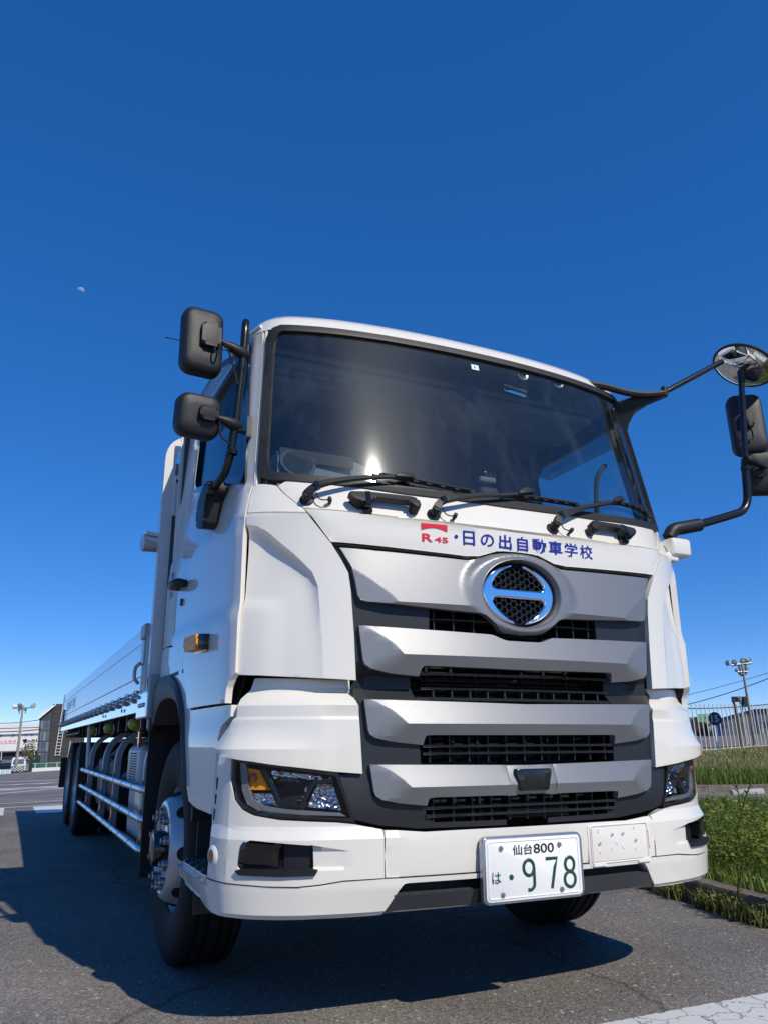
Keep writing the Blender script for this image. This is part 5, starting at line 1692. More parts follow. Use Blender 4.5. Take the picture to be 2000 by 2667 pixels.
# silver bars
def bar(pts, crease, kt, kb, ke, name="grille_bar", extra=None, xend=None, seg_x=None, pmin=0.0, cell=.035):
    zt = sorted([(abs(x), z) for x, z in pts if z > crease])
    zb = sorted([(abs(x), z) for x, z in pts if z <= crease])
    uxs_t = [CAB.ux(x, z) for x, z in zt]; zts = [z for x, z in zt]
    uxs_b = [CAB.ux(x, z) for x, z in zb]; zbs = [z for x, z in zb]
    ue = max(abs(CAB.ux(x, z)) for x, z in pts)
    zmin = min(zbs); zmax = max(zts)
    def disp(u, z):
        a = abs(u)
        top = float(np.interp(a, uxs_t, zts)); bot = zmin_at
        pt = kt * (zref_t - z); pb = .006 + kb * (z - bot)
        pe = PC * (max(0.0, ue - a) / ke) ** 1.6 + .0
        p = min(pt, pb, pe)
        p = max(p, -0.04)
        if extra: p = extra(u, z, p)
        return p
    zref_t = float(np.interp(.5, uxs_t, zts)) + .004
    zmin_at = float(np.interp(.3, uxs_b, zbs)) - .01
    cuts = []
    zc = (kt * zref_t + kb * zmin_at - .006) / (kt + kb)
    cuts.append(((0, zc), (0, 1)))
    PC = kt * (zref_t - zc)
    for s in (-1, 1):
        # polyline along which the rounded end facet meets the top face, then the lower face
        ts = [0.12, .35, .58, .8, 1.0]
        q = [(s * (ue - ke * t_), zref_t - PC * t_ ** 1.6 / kt) for t_ in ts]
        for q0, q1 in zip(q[:-1], q[1:]):
            cuts.append((q0, (-(q1[1] - q0[1]), q1[0] - q0[0])))
        cuts.append((q[-1], (1, 0)))
    return disp, cuts

b2 = [(0, 1.288), (.462, 1.293), (.470, 1.289), (.474, 1.283), (.483, 1.252), (.60, 1.261), (.68, 1.277), (.704, 1.292), (.713, 1.312), (.7295, 1.4445), (.155, 1.430), (.135, 1.424), (.10, 1.411), (.08, 1.407), (0, 1.406)]
d, c = bar(b2, 1.352, .26, .42, .175)
panel("grille_bar", CAB, symp(b2), M['silver'], grille, disp=d, cuts=c, t=.035, cell=.03, bev=.009, seg=2, sharp=16)
b3 = [(0, 1.026), (.455, 1.027), (.462, 1.023), (.466, 1.016), (.471, .990), (.60, 1.003), (.665, 1.017), (.685, 1.030), (.693, 1.05), (.708, 1.1605), (0, 1.149)]
d, c = bar(b3, 1.088, .32, .44, .165)
panel("grille_bar", CAB, symp(b3), M['silver'], grille, disp=d, cuts=c, t=.035, cell=.03, bev=.009, seg=2, sharp=16)
b4 = [(0, .797), (.447, .797), (.454, .793), (.457, .787), (.460, .768), (.58, .781), (.64, .794), (.662, .807), (.671, .828), (.6855, .920), (0, .909)]
d, c = bar(b4, .86, .32, .42, .155)
cx_ = .112
lp4 = [(x, z) for x, z in b4 if x > cx_]
left4 = bl([(cx_ + .0015, .797)] + lp4 + [(cx_ + .0015, .911)])
both(lambda m: panel("grille_bar", CAB, left4, M['silver'], grille, disp=d, cuts=c, t=.035, cell=.03, bev=.008, seg=2, sharp=16, mirror=m))
panel("sensor_surround", CAB, symp([(0, .797), (cx_, .797), (cx_, .911), (0, .909)]), M['silver'], grille, disp=d, cuts=c, t=.035, cell=.045, bev=.003, sharp=22)
sens = [(-.062, .812), (.062, .812), (.070, .82), (.086, .888), (.080, .896), (-.080, .896), (-.086, .888), (-.070, .82)]
bm = bmesh.new()
add_prism(bm, [(x, z - .855) for x, z in sens], -.02, .036, FRONT(0, .047, .855), .004, 3)
sen = finish("radar_cover", bm, M['blackgloss'], grille)
bm = bmesh.new()
add_prism(bm, round_poly([(-.045, -.026), (.045, -.026), (.05, .026), (-.05, .026)], .008), .034, .0375, FRONT(0, .047, .856), .001)
finish("radar_window", bm, mat("radar_dark", (.02, .021, .024), .25), sen)

b1 = [(0, 1.434), (.09, 1.441), (.115, 1.452), (.15, 1.482), (.185, 1.508), (.215, 1.516), (.39, 1.523), (.70, 1.540), (.724, 1.546), (.735, 1.565), (.745, 1.62), (.760, 1.682), (.808, 1.760), (.26, 1.742), (.235, 1.744), (.19, 1.757), (.135, 1.777), (.10, 1.783), (0, 1.786)]
EC = (0.0, 1.612)
EA, EB = .204, .151
def boss(u, z, p):
    r2 = math.hypot(u / .285, (z - EC[1]) / .188)
    return p + (.022 - p) * smoothstep(1.06, .86, r2)
d, c = bar(b1, 1.60, .16, .50, .24, extra=boss)
e_hole = [(EA * math.cos(2 * math.pi * k / 48), EC[1] + EB * math.sin(2 * math.pi * k / 48)) for k in range(48)]
panel("grille_top_bar", CAB, symp(b1), M['silver'], grille, disp=d, cuts=c, t=.035, cell=.013, hole=e_hole, bev=.007, seg=2, sharp=18)
bm = bmesh.new()
rows = []
for sc, of in ((1.0, .012), (.994, .022), (.975, .0235), (.958, .018), (.942, -.005), (.935, -.05)):
    rows.append([bm.verts.new(CAB.at(CAB.ux(EA * sc * math.cos(2 * math.pi * k / 64), 1.6), EC[1] + EB * sc * math.sin(2 * math.pi * k / 64), of)) for k in range(64)])
for r0, r1 in zip(rows[:-1], rows[1:]):
    for k in range(64): bm.faces.new((r0[k], r0[(k + 1) % 64], r1[(k + 1) % 64], r1[k]))
finish("emblem_surround", bm, M['silver'], grille, 50)
# black gasket above the top bar
gk = [(0, 1.792), (.10, 1.789), (.14, 1.783), (.20, 1.757), (.26, 1.748), (.82, 1.766), (.835, 1.774), (.26, 1.757), (.20, 1.764), (.10, 1.799), (0, 1.802)]
panel("grille_gasket", CAB, symp(gk), M['rubber'], grille, off=-.004, t=.05, cell=.06, bev=.003)

# emblem
emblem = empty("emblem", (0, .066, EC[1]), grille)
EM = FRONT(0, 0, 0)
ae, be = .184, .131
def ell(a, b, ang): return (a * math.cos(R(ang)), b * math.sin(R(ang)))
pts = []
for k in range(25): pts.append(ell(ae, be, 83 - 166 * k / 24))                # right outer, top to bottom
pts += [(.030, -.118), (.060, -.104), (.092, -.082), (.116, -.058), (.130, -.038), (.126, -.026), (.112, -.020)]
pts += [(-.112, -.020), (-.126, -.026), (-.130, -.038), (-.116, -.058), (-.092, -.082), (-.060, -.104), (-.030, -.118)]
for k in range(25): pts.append(ell(ae, be, 263 - 166 * k / 24))               # left outer, bottom to top
pts += [(-.030, .118), (-.060, .106), (-.092, .086), (-.116, .062), (-.130, .042), (-.128, .028), (-.112, .022)]
pts += [(.112, .022), (.128, .028), (.130, .042), (.116, .062), (.092, .086), (.060, .106), (.030, .118)]
curve_shape("emblem_ring", pts, .004, .0095, frame((0, 0, 0), (1, 0, 0), (0, 0, 1)), M["chrome"], emblem, 4, 60)
bm = bmesh.new()
add_prism(bm, [ell(.194, .143, 360 * k / 48) for k in range(48)], -.05, -.034, EM)
finish("emblem_backing", bm, M['void'], emblem)
bm = bmesh.new()
s = .0165
for i in range(-12, 13):
    for j in range(-12, 13):
        cx = s * 1.5 * i; cz = s * math.sqrt(3) * (j + (.5 if i % 2 else 0))
        if math.hypot(cx / .165, cz / .118) > 1 or abs(cz) < .012: continue
        hv = [(cx + s * math.cos(R(60 * k)), cz + s * math.sin(R(60 * k))) for k in range(6)]
        hi = [(cx + (s - .0022) * math.cos(R(60 * k)), cz + (s - .0022) * math.sin(R(60 * k))) for k in range(6)]
        o = [bm.verts.new((x, -.004, z)) for x, z in hv]; n_ = [bm.verts.new((x, -.004, z)) for x, z in hi]
        ob = [bm.verts.new((x, .012, z)) for x, z in hi]
        for k in range(6):
            k2 = (k + 1) % 6
            bm.faces.new((o[k], o[k2], n_[k2], n_[k])); bm.faces.new((n_[k], n_[k2], ob[k2], ob[k]))
hm = finish("emblem_mesh", bm, mat("emblem_mesh_black", (.02, .021, .023), .3, spec=.6), emblem, 20)

# ---------------- lower corner panels over the headlamps
lpz = [(1.26, -.070), (1.205, -.062), (1.19, -.055), (1.138, 0.0), (1.095, .0), (1.06, .003), (1.03, .011), (1.005, .022), (.978, .038), (.88, .036)]
lpz = lpz[::-1]
def low_disp(u, z):
    p = float(np.interp(z, [a for a, b in lpz], [b for a, b in lpz]))
    a = abs(u)
    k = smoothstep(.80, 1.15, a)
    if p > 0: p = p * k + .004
    if p < 0: p = p * (1 - .25 * k)
    # soft vertical crease near the grille
    return p - .006 * smoothstep(.86, .82, a) * smoothstep(1.15, 1.1, z)
lpan = [(.752, 1.235), (.752, 1.195), (.740, 1.165), (.730, 1.135), (.722, 1.02), (.7135, .888), (.815, .896), (.92, .910), (1.0, .920), (1.08, .934)]
lp_poly = bl(lpan) + [(-uE - .0, .948), (-uE - .085, .965), (-uE - .10, 1.0), (-uE - .085, 1.03), (-uE - .02, 1.075), (-uE + .003, 1.10), (-uE + .003, 1.165), (-uE + .04, 1.20), (-uE + .055, 1.245)]
both(lambda m: panel("headlamp_garnish", CAB, lp_poly, M['white'], truck, disp=low_disp, t=.04, cell=(.025, .012), bev=.004, mirror=m, sharp=16, cuts=[((0, zc), (0, 1)) for zc in (1.205, 1.19, 1.138, .978)]))
# ---------------- bumper
def bb(pts): return bl(pts, BUM)
def sB(y, z): return (-BUM.uy(y, z), z)
bc = [(0, .528), (.634, .528), (.6375, .60), (.6365, .691), (.48, .678), (.3, .679), (0, .679)]
bumper = panel("bumper", BUM, symp(bc, BUM), M['white'], truck, t=.06, cell=.05, bev=.006, seg=2, cuts=[((0, .662), (0, 1))], sharp=10)
HL = [(1.150, .946), (1.081, .932), (.808, .892), (.742, .720), (.813, .727), (1.0, .737), (1.085, .752), (1.12, .772), (1.140, .80), (1.152, .87)]
bco = [(.640, .528), (.788, .526), (.87, .516), (.948, .510), (1.05, .511), (1.105, .514)]
bk = bb(bco) + [sB(.34, .518), sB(.43, .520), sB(.44, .75), sB(.455, .96), sB(.40, .968), sB(.345, .955)]
bk += [(BUM.ux(-x, z), z) for x, z in ((1.160, .948), (1.160, .87), (1.147, .80), (1.122, .764), (1.085, .744), (1.0, .729), (.813, .719), (.742, .711), (.640, .691))]
fogh = [(BUM.ux(-x, z), z) for x, z in ((1.128, .625), (1.118, .650), (1.098, .662), (.905, .645), (.895, .640), (.892, .572), (.895, .560), (1.128, .560), (1.134, .570))]
def bump_disp(u, z):
    x = abs(BUM.raw(u, z).x)
    d = 0
    top = .645 - .17 * (.893 - x)
    if .76 < x < .90 and .572 < z < top - .001:
        d -= min(.020, .15 * (x - .76))
    return d
both(lambda m: panel("bumper_corner", BUM, bk, M['white'], truck, t=.05, cell=(.025, .016), hole=fogh, disp=bump_disp, bev=.005, seg=2, mirror=m, sharp=12, cuts=[((0, .662), (0, 1)), ((0, .572), (0, 1)), ((BUM.ux(-.893, .645), .645), (-.17, -1))]))
ch = [(0, .506), (.560, .506), (.572, .498), (.594, .468), (.640, .402), (.787, .400), (.99, .398), (1.10, .399)]
cht = [(1.105, .509), (1.05, .506), (.948, .505), (.87, .511), (.788, .521), (.64, .524), (0, .523)]
chp = bb(ch) + [sB(.42, .402), sB(.50, .408), sB(.56, .424), sB(.56, .50), sB(.45, .514)] + bb(cht)
chp = chp + [(-u, z) for u, z in reversed(chp) if abs(u) > 1e-6][0:]
def chin_disp(u, z):
    x = abs(BUM.raw(u, z).x)
    d = 0
    d -= .012 * smoothstep(.505, .517, z) * smoothstep(.82, .95, x) * smoothstep(1.14, 1.05, x)
    return d
panel("bumper_spoiler", BUM, chp, M['white'], truck, t=.05, cell=(.04, .02), disp=chin_disp, bev=.006, seg=2, sharp=20, cuts=[((0, .415), (0, 1)), ((0, .50), (0, 1))])
both(lambda m: panel("spoiler_side", BUM, [sB(.563, .426), sB(.70, .428), sB(.84, .437), sB(.93, .465), sB(.945, .50), sB(.563, .502)], M['white'], truck, t=.05, cell=.04, bev=.006, mirror=m))
# dark valance under the bumper
def val(x0, x1):
    P = [(BUM.ux(x, .43), z) for x, z in ((x0, .404), (x1, .404), (x1 - (.018 if x1 > .5 else 0), .464), (x0 + (.018 if x0 < -.5 else 0), .464))]
    return panel("bumper_valance", BUM, P, mat("valance_grey", (.050, .053, .060), .42), truck, off=-.004, t=.05, cell=.05, bev=.006)
val(-.636, -.262); val(.242, .612)
box("valance_centre", (0, .12, .435), (.6, .06, .05), M['void'], truck)
bm = bmesh.new()
for k in range(7):
    z = .468 + k * .0052
    add_box(bm, (0, .115, z), (1.12, .05, .0022))
finish("valance_louvres", bm, M['grille'], truck)
box("bumper_underside", (0, .55, .50), (1.9, .5, .16), M['void'], truck)

# fog lamp pockets
for s in (-1, 1):
    fog = empty("fog_lamp", (0, 0, 0), truck)
    panel("fog_recess", BUM, shrink_poly(fogh, -.012), M['void'], fog, off=-.048, t=.004, cell=.04, bev=0, mirror=(s > 0))
    P = [(BUM.ux(-x, z), z) for x, z in round_poly([(1.124, .654), (1.006, .648), (1.008, .566), (1.128, .568)], .014)]
    panel("fog_lens", BUM, P, M['blackgloss'], fog, off=-.004, t=.04, cell=.02, bev=.009, seg=4, mirror=(s > 0))
    P = [(BUM.ux(-x, z), z) for x, z in ((.998, .646), (.900, .640), (.898, .568), (.998, .566))]
    panel("fog_grille", BUM, P, M['black'], fog, off=-.040, t=.006, cell=.02, bev=0, mirror=(s > 0))
    P = [(BUM.ux(-x, z), z) for x, z in ((.878, .564), (.888, .546), (1.0, .543), (1.125, .546), (1.136, .560), (1.12, .566), (.90, .568))]
    panel("fog_step", BUM, P, M['black'], fog, off=.012, t=.06, cell=.05, bev=0, mirror=(s > 0))
    # amber reflector on its boss and the three slots behind the headlamp
    q = BUM.raw(s * (BUM.uy(.385, .6)), .597); nn = BUM.normal(s * BUM.uy(.385, .6), .597)
    lathe("reflector_boss", [(.046, -.012), (.040, .0), (.030, .008), (.024, .009), (.022, .004)], q, nn, M['white'], fog, 28)
    lathe("side_reflector", [(.023, .003), (.02, .008), (0, .009)], q, nn, M['amberflat'], fog, 24)
    for (z0, z1) in ((.828, .874), (.775, .814), (.719, .761)):
        u = BUM.uy(.418, (z0 + z1) / 2)
        box("vent_slot", BUM.at(s * u, (z0 + z1) / 2, -.006), (.016, .016, z1 - z0), M['void'], fog, bev=.003)

# ---------------- headlamps
random.seed(4)
for s in (-1, 1):
    mi = s > 0
    lamp = empty("headlamp", (0, 0, 0), truck)
    hp = bl(HL, BUM)
    panel("headlamp_housing", BUM, shrink_poly(hp, -.004), M['void'], lamp, off=-.075, t=.005, cell=.06, bev=0, mirror=mi)
    panel("headlamp_bezel", BUM, shrink_poly(hp, -.003), M['blackgloss'], lamp, off=-.003, t=.075, cell=.08, hole=shrink_poly(hp, .009), bev=.002, mirror=mi)
    panel("headlamp_lens", BUM, shrink_poly(hp, .003), M['lens'], lamp, off=.001, t=.003, cell=.03, bev=0, mirror=mi, sharp=70)
    drl = bl([(1.140, .930), (1.122, .928), (1.116, .90), (1.108, .83), (1.096, .80), (1.060, .778), (.985, .766), (.79, .750), (.772, .738), (.82, .741), (.98, .749), (1.075, .760), (1.112, .782), (1.130, .83)], BUM)
    panel("daytime_light_guide", BUM, drl, M['drl'], lamp, off=-.016, t=.02, cell=.02, bev=.003, mirror=mi)
    amb = bl([(1.118, .832), (1.044, .832), (1.078, .903), (1.128, .911)], BUM)
    panel("turn_signal", BUM, amb, M['amber'], lamp, off=-.028, t=.03, cell=.012, bev=.004, mirror=mi, disp=lambda u, z: .004 * math.sin(u * 260) * math.sin(z * 240), sharp=20)
    def bowl(name, pts, off, depth, m):
        cx_b = sum(BUM.ux(-x, z) for x, z in pts) / len(pts); cz_b = sum(z for x, z in pts) / len(pts)
        rx = max(abs(BUM.ux(-x, z) - cx_b) for x, z in pts); rz = max(abs(z - cz_b) for x, z in pts)
        return panel(name, BUM, bl(pts, BUM), m, lamp, off=off, t=.03, cell=.010, bev=0, mirror=mi, sharp=80,
                     disp=lambda u, z: -depth * max(0, 1 - ((u - cx_b) / rx) ** 2 * .8 - ((z - cz_b) / rz) ** 2 * .8))
    bowl("position_reflector", [(1.100, .820), (1.040, .820), (1.014, .778), (1.088, .785)], -.026, .02, M['jewel'])
    bowl("high_beam_reflector", [(.912, .772), (.787, .758), (.818, .850), (.876, .852)], -.030, .03, M['jewel'])
    bowl("low_beam_reflector_top", [(1.045, .902), (1.040, .884), (.895, .866), (.830, .868), (.828, .876)], -.024, .01, M['jewel'])
    bowl("low_beam_reflector", [(1.036, .880), (.998, .806), (.985, .793), (.932, .790), (.893, .858)], -.040, .05, M['reflector'])
    bm = bmesh.new()
    for a, b in (((1.062, .908), (1.0, .780)), ((1.0, .780), (.935, .772)), ((.935, .772), (.893, .858)), ((.893, .858), (.822, .864))):
        P = []
        for k in range(7):
            t = k / 6
            x = a[0] + (b[0] - a[0]) * t; z = a[1] + (b[1] - a[1]) * t
            p = BUM.at(BUM.ux(-x, z), z, -.018)
            if mi: p.x = -p.x
            P.append(p)
        add_tube(bm, P, .009, 6)
    finish("lamp_divider", bm, M['blackgloss'], lamp)
    q = BUM.fx(s * -1.098 if False else s * 1.098, .875, -.022)
    lathe("bulb", [(.016, -.03), (.016, .0), (.010, .012), (0, .016)], q, (s * .5, -.86, 0), M['amberflat'], lamp, 18)

# ---------------- number plate and the cream board holder
plate = empty("number_plate", (0, 0, 0), truck)
PX, PZ = -.032, .5335
bm = bmesh.new()
add_prism(bm, rrect(.464, .236, .022), -.024, -.002, FRONT(PX, 0, PZ), .006, 3)
finish("plate_frame", bm, M['steel'], plate)
bm = bmesh.new()
add_prism(bm, rrect(.440, .218, .014), -.003, .001, FRONT(PX, 0, PZ), .0015)
finish("plate_sheet", bm, M['plate'], plate)
bm = bmesh.new()
ring = rrect(.418, .198, .010)
P = [Vector((PX + x, -.0015, PZ + z)) for x, z in ring]
add_tube(bm, P + [P[0]], .0022, 6, False)
finish("plate_emboss", bm, M['plate'], plate)
on_plate = lambda x, z: Vector((x, -.0025, z))
fit_text("仙台", -.131, -.040, .582, .6195, on_plate, M['plateblack'], "plate_lettering", plate, bold=.012)
fit_text("800", -.034, .062, .5835, .6185, on_plate, M['plateblack'], "plate_lettering", plate, bold=.012)
fit_text("は", -.227, -.188, .486, .527, on_plate, M['plategreen'], "plate_lettering", plate, bold=.008)
bm = bmesh.new(); add_lathe(bm, [(0, .0035), (.009, .003), (.010, .0)], (-.141, -.001, .506), (0, -1, 0), 20)
finish("plate_lettering", bm, M['plategreen'], plate)
def stroke(paths, r=.0068):
    bm = bmesh.new()
    for p in paths:
        add_tube(bm, [Vector((x, -.0012, z)) for x, z in p], r, 8)
    for v in bm.verts:
        v.co.y = -.0012 + (v.co.y + .0012) * .35
    return finish("plate_lettering", bm, M['plategreen'], plate, 60)
def arcp(cx, cz, rx, rz, a0, a1, n=14): return [(cx + rx * math.cos(R(a0 + (a1 - a0) * k / n)), cz + rz * math.sin(R(a0 + (a1 - a0) * k / n))) for k in range(n + 1)]
# 9
stroke([arcp(-.060, .534, .0235, .0275, 0, 360, 24), [(-.0365, .534), (-.0365, .488)] + arcp(-.060, .4775, .0235, .022, 0, -110, 10)])
# 7
stroke([[(.020, .561), (.074, .561), (.062, .53), (.044, .455)]])
# 8
stroke([arcp(.133, .535, .0215, .0255, 0, 360, 24), arcp(.131, .481, .0255, .0275, 0, 360, 24)])
for (x, z) in ((-.183, .609), (.088, .610), (-.182, .447), (.089, .448)):
    lathe("plate_bolt", [(0, .008), (.006, .0075), (.009, .004), (.010, 0)], (x, -.002, z), (0, -1, 0), M['steel'], plate, 14)

board = empty("board_holder", (0, 0, 0), truck)
Mb = frame((.43, .052, .594), (1, .072, 0), (0, 0, 1))
prism("holder_base", rrect(.345, .162, .012), -.02, .008, Mb, M['cream'], board, .004)
prism("holder_face", rrect(.285, .128, .006, cx=-.012), .008, .012, Mb, M['cream'], board, .003)
bm = bmesh.new()
P = [Mb @ Vector((x, z, .009)) for x, z in rrect(.318, .142, .01)]
add_tube(bm, P + [P[0]], .0035, 6, False)
finish("holder_rim", bm, M['cream'], board)
prism("holder_latch", rrect(.012, .07, .004, cx=.165, cy=.01), .006, .016, Mb, M['cream'], board, .002)
for (x, z) in ((-.12, -.078), (.13, -.078)):
    prism("holder_clip", rrect(.07, .008, .003, cx=x, cy=z), .004, .014, Mb, M['cream'], board, .002)
for (x, z) in ((.383, .629), (.443, .630), (.312, .598), (.514, .600)):
    lathe("holder_screw", [(0, .008), (.005, .0065), (.0065, .002), (.0065, 0)], Mb @ Vector((x - .43, z - .594, .012)), Mb.to_3x3() @ Vector((0, 0, 1)), M['chrome'], board, 12)
for (x, z) in ((.311, .647), (.513, .650), (.412, .595), (.315, .566), (.383, .576), (.445, .577), (.514, .569)):
    lathe("holder_boss", [(0, .002), (.004, .002), (.006, .003), (.008, 0)], Mb @ Vector((x - .43, z - .594, .012)), Mb.to_3x3() @ Vector((0, 0, 1)), M['cream'], board, 12)

# ---------------- wipers
def wiper(pivot, arm, blade):
    w = empty("wiper", (0, 0, 0), truck)
    px, pz = pivot
    p = CAB.fx(px, pz, 0.0); nrm = CAB.normal(CAB.ux(px, pz), pz)
    lathe("wiper_pivot", [(.030, -.004), (.030, .006), (.024, .010), (.019, .012), (.019, .040), (.016, .046), (0, .047)], p, nrm, M['black'], w, 20)
    A = [p + nrm * .040] + [CAB.fx(x, z, o) for x, z, o in arm]
    # flat tapering arm
    bm = bmesh.new()
    A = smooth_path(A, 5)
    n = len(A)
    prev = None
    for i, q in enumerate(A):
        t = i / (n - 1)
        a = A[max(0, i - 1)]; b = A[min(n - 1, i + 1)]
        tn = (b - a).normalized()
        side = tn.cross(nrm).normalized()
        hw = .019 * (1 - t) + .007 * t; ht = .010 * (1 - t) + .004 * t
        ring = [bm.verts.new(q + side * hw - nrm * ht), bm.verts.new(q + side * hw * .8 + nrm * ht), bm.verts.new(q - side * hw * .8 + nrm * ht), bm.verts.new(q - side * hw - nrm * ht)]
        if prev:
            for k in range(4): bm.faces.new((prev[k], prev[(k + 1) % 4], ring[(k + 1) % 4], ring[k]))
        else: bm.faces.new(ring[::-1])
        prev = ring
    bm.faces.new(prev)
    finish("wiper_arm", bm, M['black'], w, 30)
    k = len(A) // 4
    box("arm_hinge", A[k], (.022, .03, .036), M['blackgloss'], w, bev=.004, rot=(A[k + 1] - A[k - 1]).to_track_quat('X', 'Z').to_matrix())
    # blade: rubber, carrier with claws, and the clip at the arm's end
    B = [CAB.fx(x, z, .014) for x, z in blade]
    B = smooth_path(B, 6)
    tube("wiper_rubber", B, .006, M['rubber'], w, 6)
    tube("blade_carrier", [q + nrm * .013 + Vector((0, 0, .002)) for q in B[2:-2]], .006, M['black'], w, 6)
    for i in range(2, len(B) - 1, max(2, len(B) // 7)):
        box("blade_claw", B[i] + nrm * .008, (.026, .016, .014), M['black'], w, bev=.002, rot=(B[min(i + 1, len(B) - 1)] - B[i - 1]).to_track_quat('X', 'Z').to_matrix())
    prism("blade_clip", round_poly([(-.05, -.006), (.045, -.004), (.045, .012), (.02, .026), (-.01, .022), (-.05, .004)], .006), -.010, .012, frame(A[-1], (A[-1] - A[-4]), nrm.cross(A[-1] - A[-4])), M['black'], w, .003)
    # washer hose loop
    x0 = px + .045
    hose = [CAB.fx(x0 - .01, pz + .015, .03), CAB.fx(x0, pz - .012, .025), CAB.fx(x0 + .025, pz - .022, .03), CAB.fx(x0 + .04, pz - .012, .03)]
    tube("washer_hose", smooth_path(hose, 6), .0028, M['black'], w, 6)
    lathe("washer_joint", [(0, .04), (.008, .036), (.010, .02), (.006, .0)], CAB.fx(x0 + .042, pz - .014, 0), nrm, M['black'], w, 12)
wiper((-.927, 1.962), [(-.895, 1.988, .05), (-.84, 2.010, .055), (-.72, 2.045, .05), (-.565, 2.088, .04), (-.50, 2.095, .034)], [(-.64, 2.105), (-.50, 2.094), (-.32, 2.078), (-.10, 2.064)])
wiper((-.397, 1.930), [(-.37, 1.962, .05), (-.30, 1.985, .055), (-.17, 2.022, .05), (-.005, 2.068, .04), (.11, 2.096, .034)], [(-.06, 2.072), (.11, 2.080), (.28, 2.082), (.48, 2.084)])
wiper((.209, 1.930), [(.235, 1.962, .05), (.295, 1.990, .055), (.42, 2.045, .05), (.60, 2.115, .04), (.70, 2.148, .034)], [(.50, 2.100), (.68, 2.138), (.84, 2.142), (.985, 2.120)])

# ---------------- grab handles on the wiper panel
for mirr in (False, True):
    x0 = -.777 if not mirr else .409
    hd = empty("grab_handle", (0, 0, 0), truck)
    cxm = x0 + .155
    pm = CAB.fx(cxm, 1.95, 0); nm = CAB.normal(CAB.ux(cxm, 1.95), 1.95)
    xd = CAB.fx(cxm + .1, 1.95) - CAB.fx(cxm - .1, 1.95)
    Mh = frame(pm, xd, CAB.fx(cxm, 1.985) - CAB.fx(cxm, 1.915))
    f = (lambda P: P) if not mirr else (lambda P: [(-x, z) for x, z in P][::-1])
    bm = bmesh.new()
    add_prism(bm, f(round_poly([(-.155, .022), (-.07, .030), (.12, .024), (.150, .014), (.155, -.030), (.120, -.034), (.115, -.002), (-.045, .004), (-.065, -.026), (-.115, -.030), (-.140, -.008)], .010)), .018, .052, Mh, .010, 3)
    add_prism(bm, f(round_poly([(-.145, .014), (-.07, .016), (-.055, -.022), (-.11, -.026)], .008)), -.012, .026, Mh, .003)
    add_prism(bm, f(round_poly([(.115, -.002), (.152, .004), (.154, -.028), (.118, -.030)], .008)), -.012, .026, Mh, .003)
    finish("handle_grip", bm, M['black'], hd, 40)
    bm = bmesh.new()
    add_prism(bm, f([(-.088, -.030), (-.052, -.030), (-.052, -.050), (-.088, -.050)]), -.004, .022, Mh, .003)
    add_prism(bm, f([(-.082, .030), (-.060, .032), (-.064, -.040), (-.088, -.040)]), .03, .054, Mh, .002)
    finish("handle_latch", bm, M['blackgloss'], hd)
# ================================================================ mirrors
def rbox(name, c, w, h, d, material, parent, rot=None, rad=.05, taper=.8, seg=5, dome=.0):
    """mirror housing: rounded rectangle, flat rear face, bulging front"""
    bm = bmesh.new()
    prof = [(1.0, 0.0), (1.0, .35), (.985, .6), (.93, .82), (taper, .96), (taper * .55, 1.0 + dome)]
    rows = []
    for s_, a in prof:
        P = rrect(w * s_, h * s_, rad * s_, seg)
        rows.append([bm.verts.new((x, -a * d, z)) for x, z in P])
    n = len(rows[0])
    for r0, r1 in zip(rows[:-1], rows[1:]):
        for k in range(n): bm.faces.new((r0[k], r0[(k + 1) % n], r1[(k + 1) % n], r1[k]))
    bm.faces.new(rows[-1]); bm.faces.new(rows[0][::-1])
    Mx = Matrix.Translation(Vector(c)) @ (rot.to_4x4() if rot else Matrix())
    bmesh.ops.transform(bm, matrix=Mx, verts=bm.verts[:])
    o = finish(name, bm, material, parent, 40)
    return o, Mx

def mirror_head(c, w, h, rot, pod, parent, name="mirror_housing"):
    o, Mx = rbox(name, c, w, h, .075, M['textured'], parent, rot, rad=min(w, h) * .26)
    bm = bmesh.new()
    add_prism(bm, rrect(w * .88, h * .9, .03), -.001, .004, Mx @ frame((0, 0, 0), (-1, 0, 0), (0, 0, 1)), .001)
    finish("mirror_face", bm, M['mirror'], o)
    px, pz, pw, ph = pod
    r2 = Mx @ Matrix.Translation((px, -.058, pz))
    bm = bmesh.new()
    add_prism(bm, rrect(pw, ph, .018), -.01, .045, r2 @ frame((0, 0, 0), (1, 0, 0), (0, 0, 1)), .016, 4)
    finish("mirror_pod", bm, M['black'], o, 50)
    return o, Mx

lm = empty("side_mirror", (0, 0, 0), truck)
tag(lm, "black mirror pole with two mirrors on the steering side")
pole = round_path([(-1.225, .70, 2.095), (-1.225, .60, 2.105), (-1.20, .475, 2.135), (-1.178, .452, 2.35), (-1.158, .448, 2.72), (-1.154, .45, 2.885), (-1.13, .54, 2.90), (-1.12, .585, 2.80)], .10, 8)
tube("mirror_pole", pole, .018, M['blacksteel'], lm, 14)
for z in (2.225, 2.625):
    x = -1.178 + (z - 2.35) * .055
    lathe("pole_collar", [(.019, -.012), (.022, -.010), (.022, -.004), (.0195, -.002), (.022, .004), (.022, .010), (.019, .012)], (x, .450, z), (0.05, 0, 1), M['blacksteel'], lm, 14)
mirror_head((-1.348, .50, 2.735), .186, .325, Matrix.Rotation(R(6), 3, 'Z') @ Matrix.Rotation(R(-3), 3, 'X'), (.022, .010, .088, .118), lm)
mirror_head((-1.345, .50, 2.378), .198, .195, Matrix.Rotation(R(8), 3, 'Z') @ Matrix.Rotation(R(6), 3, 'X'), (.028, .006, .085, .065), lm)
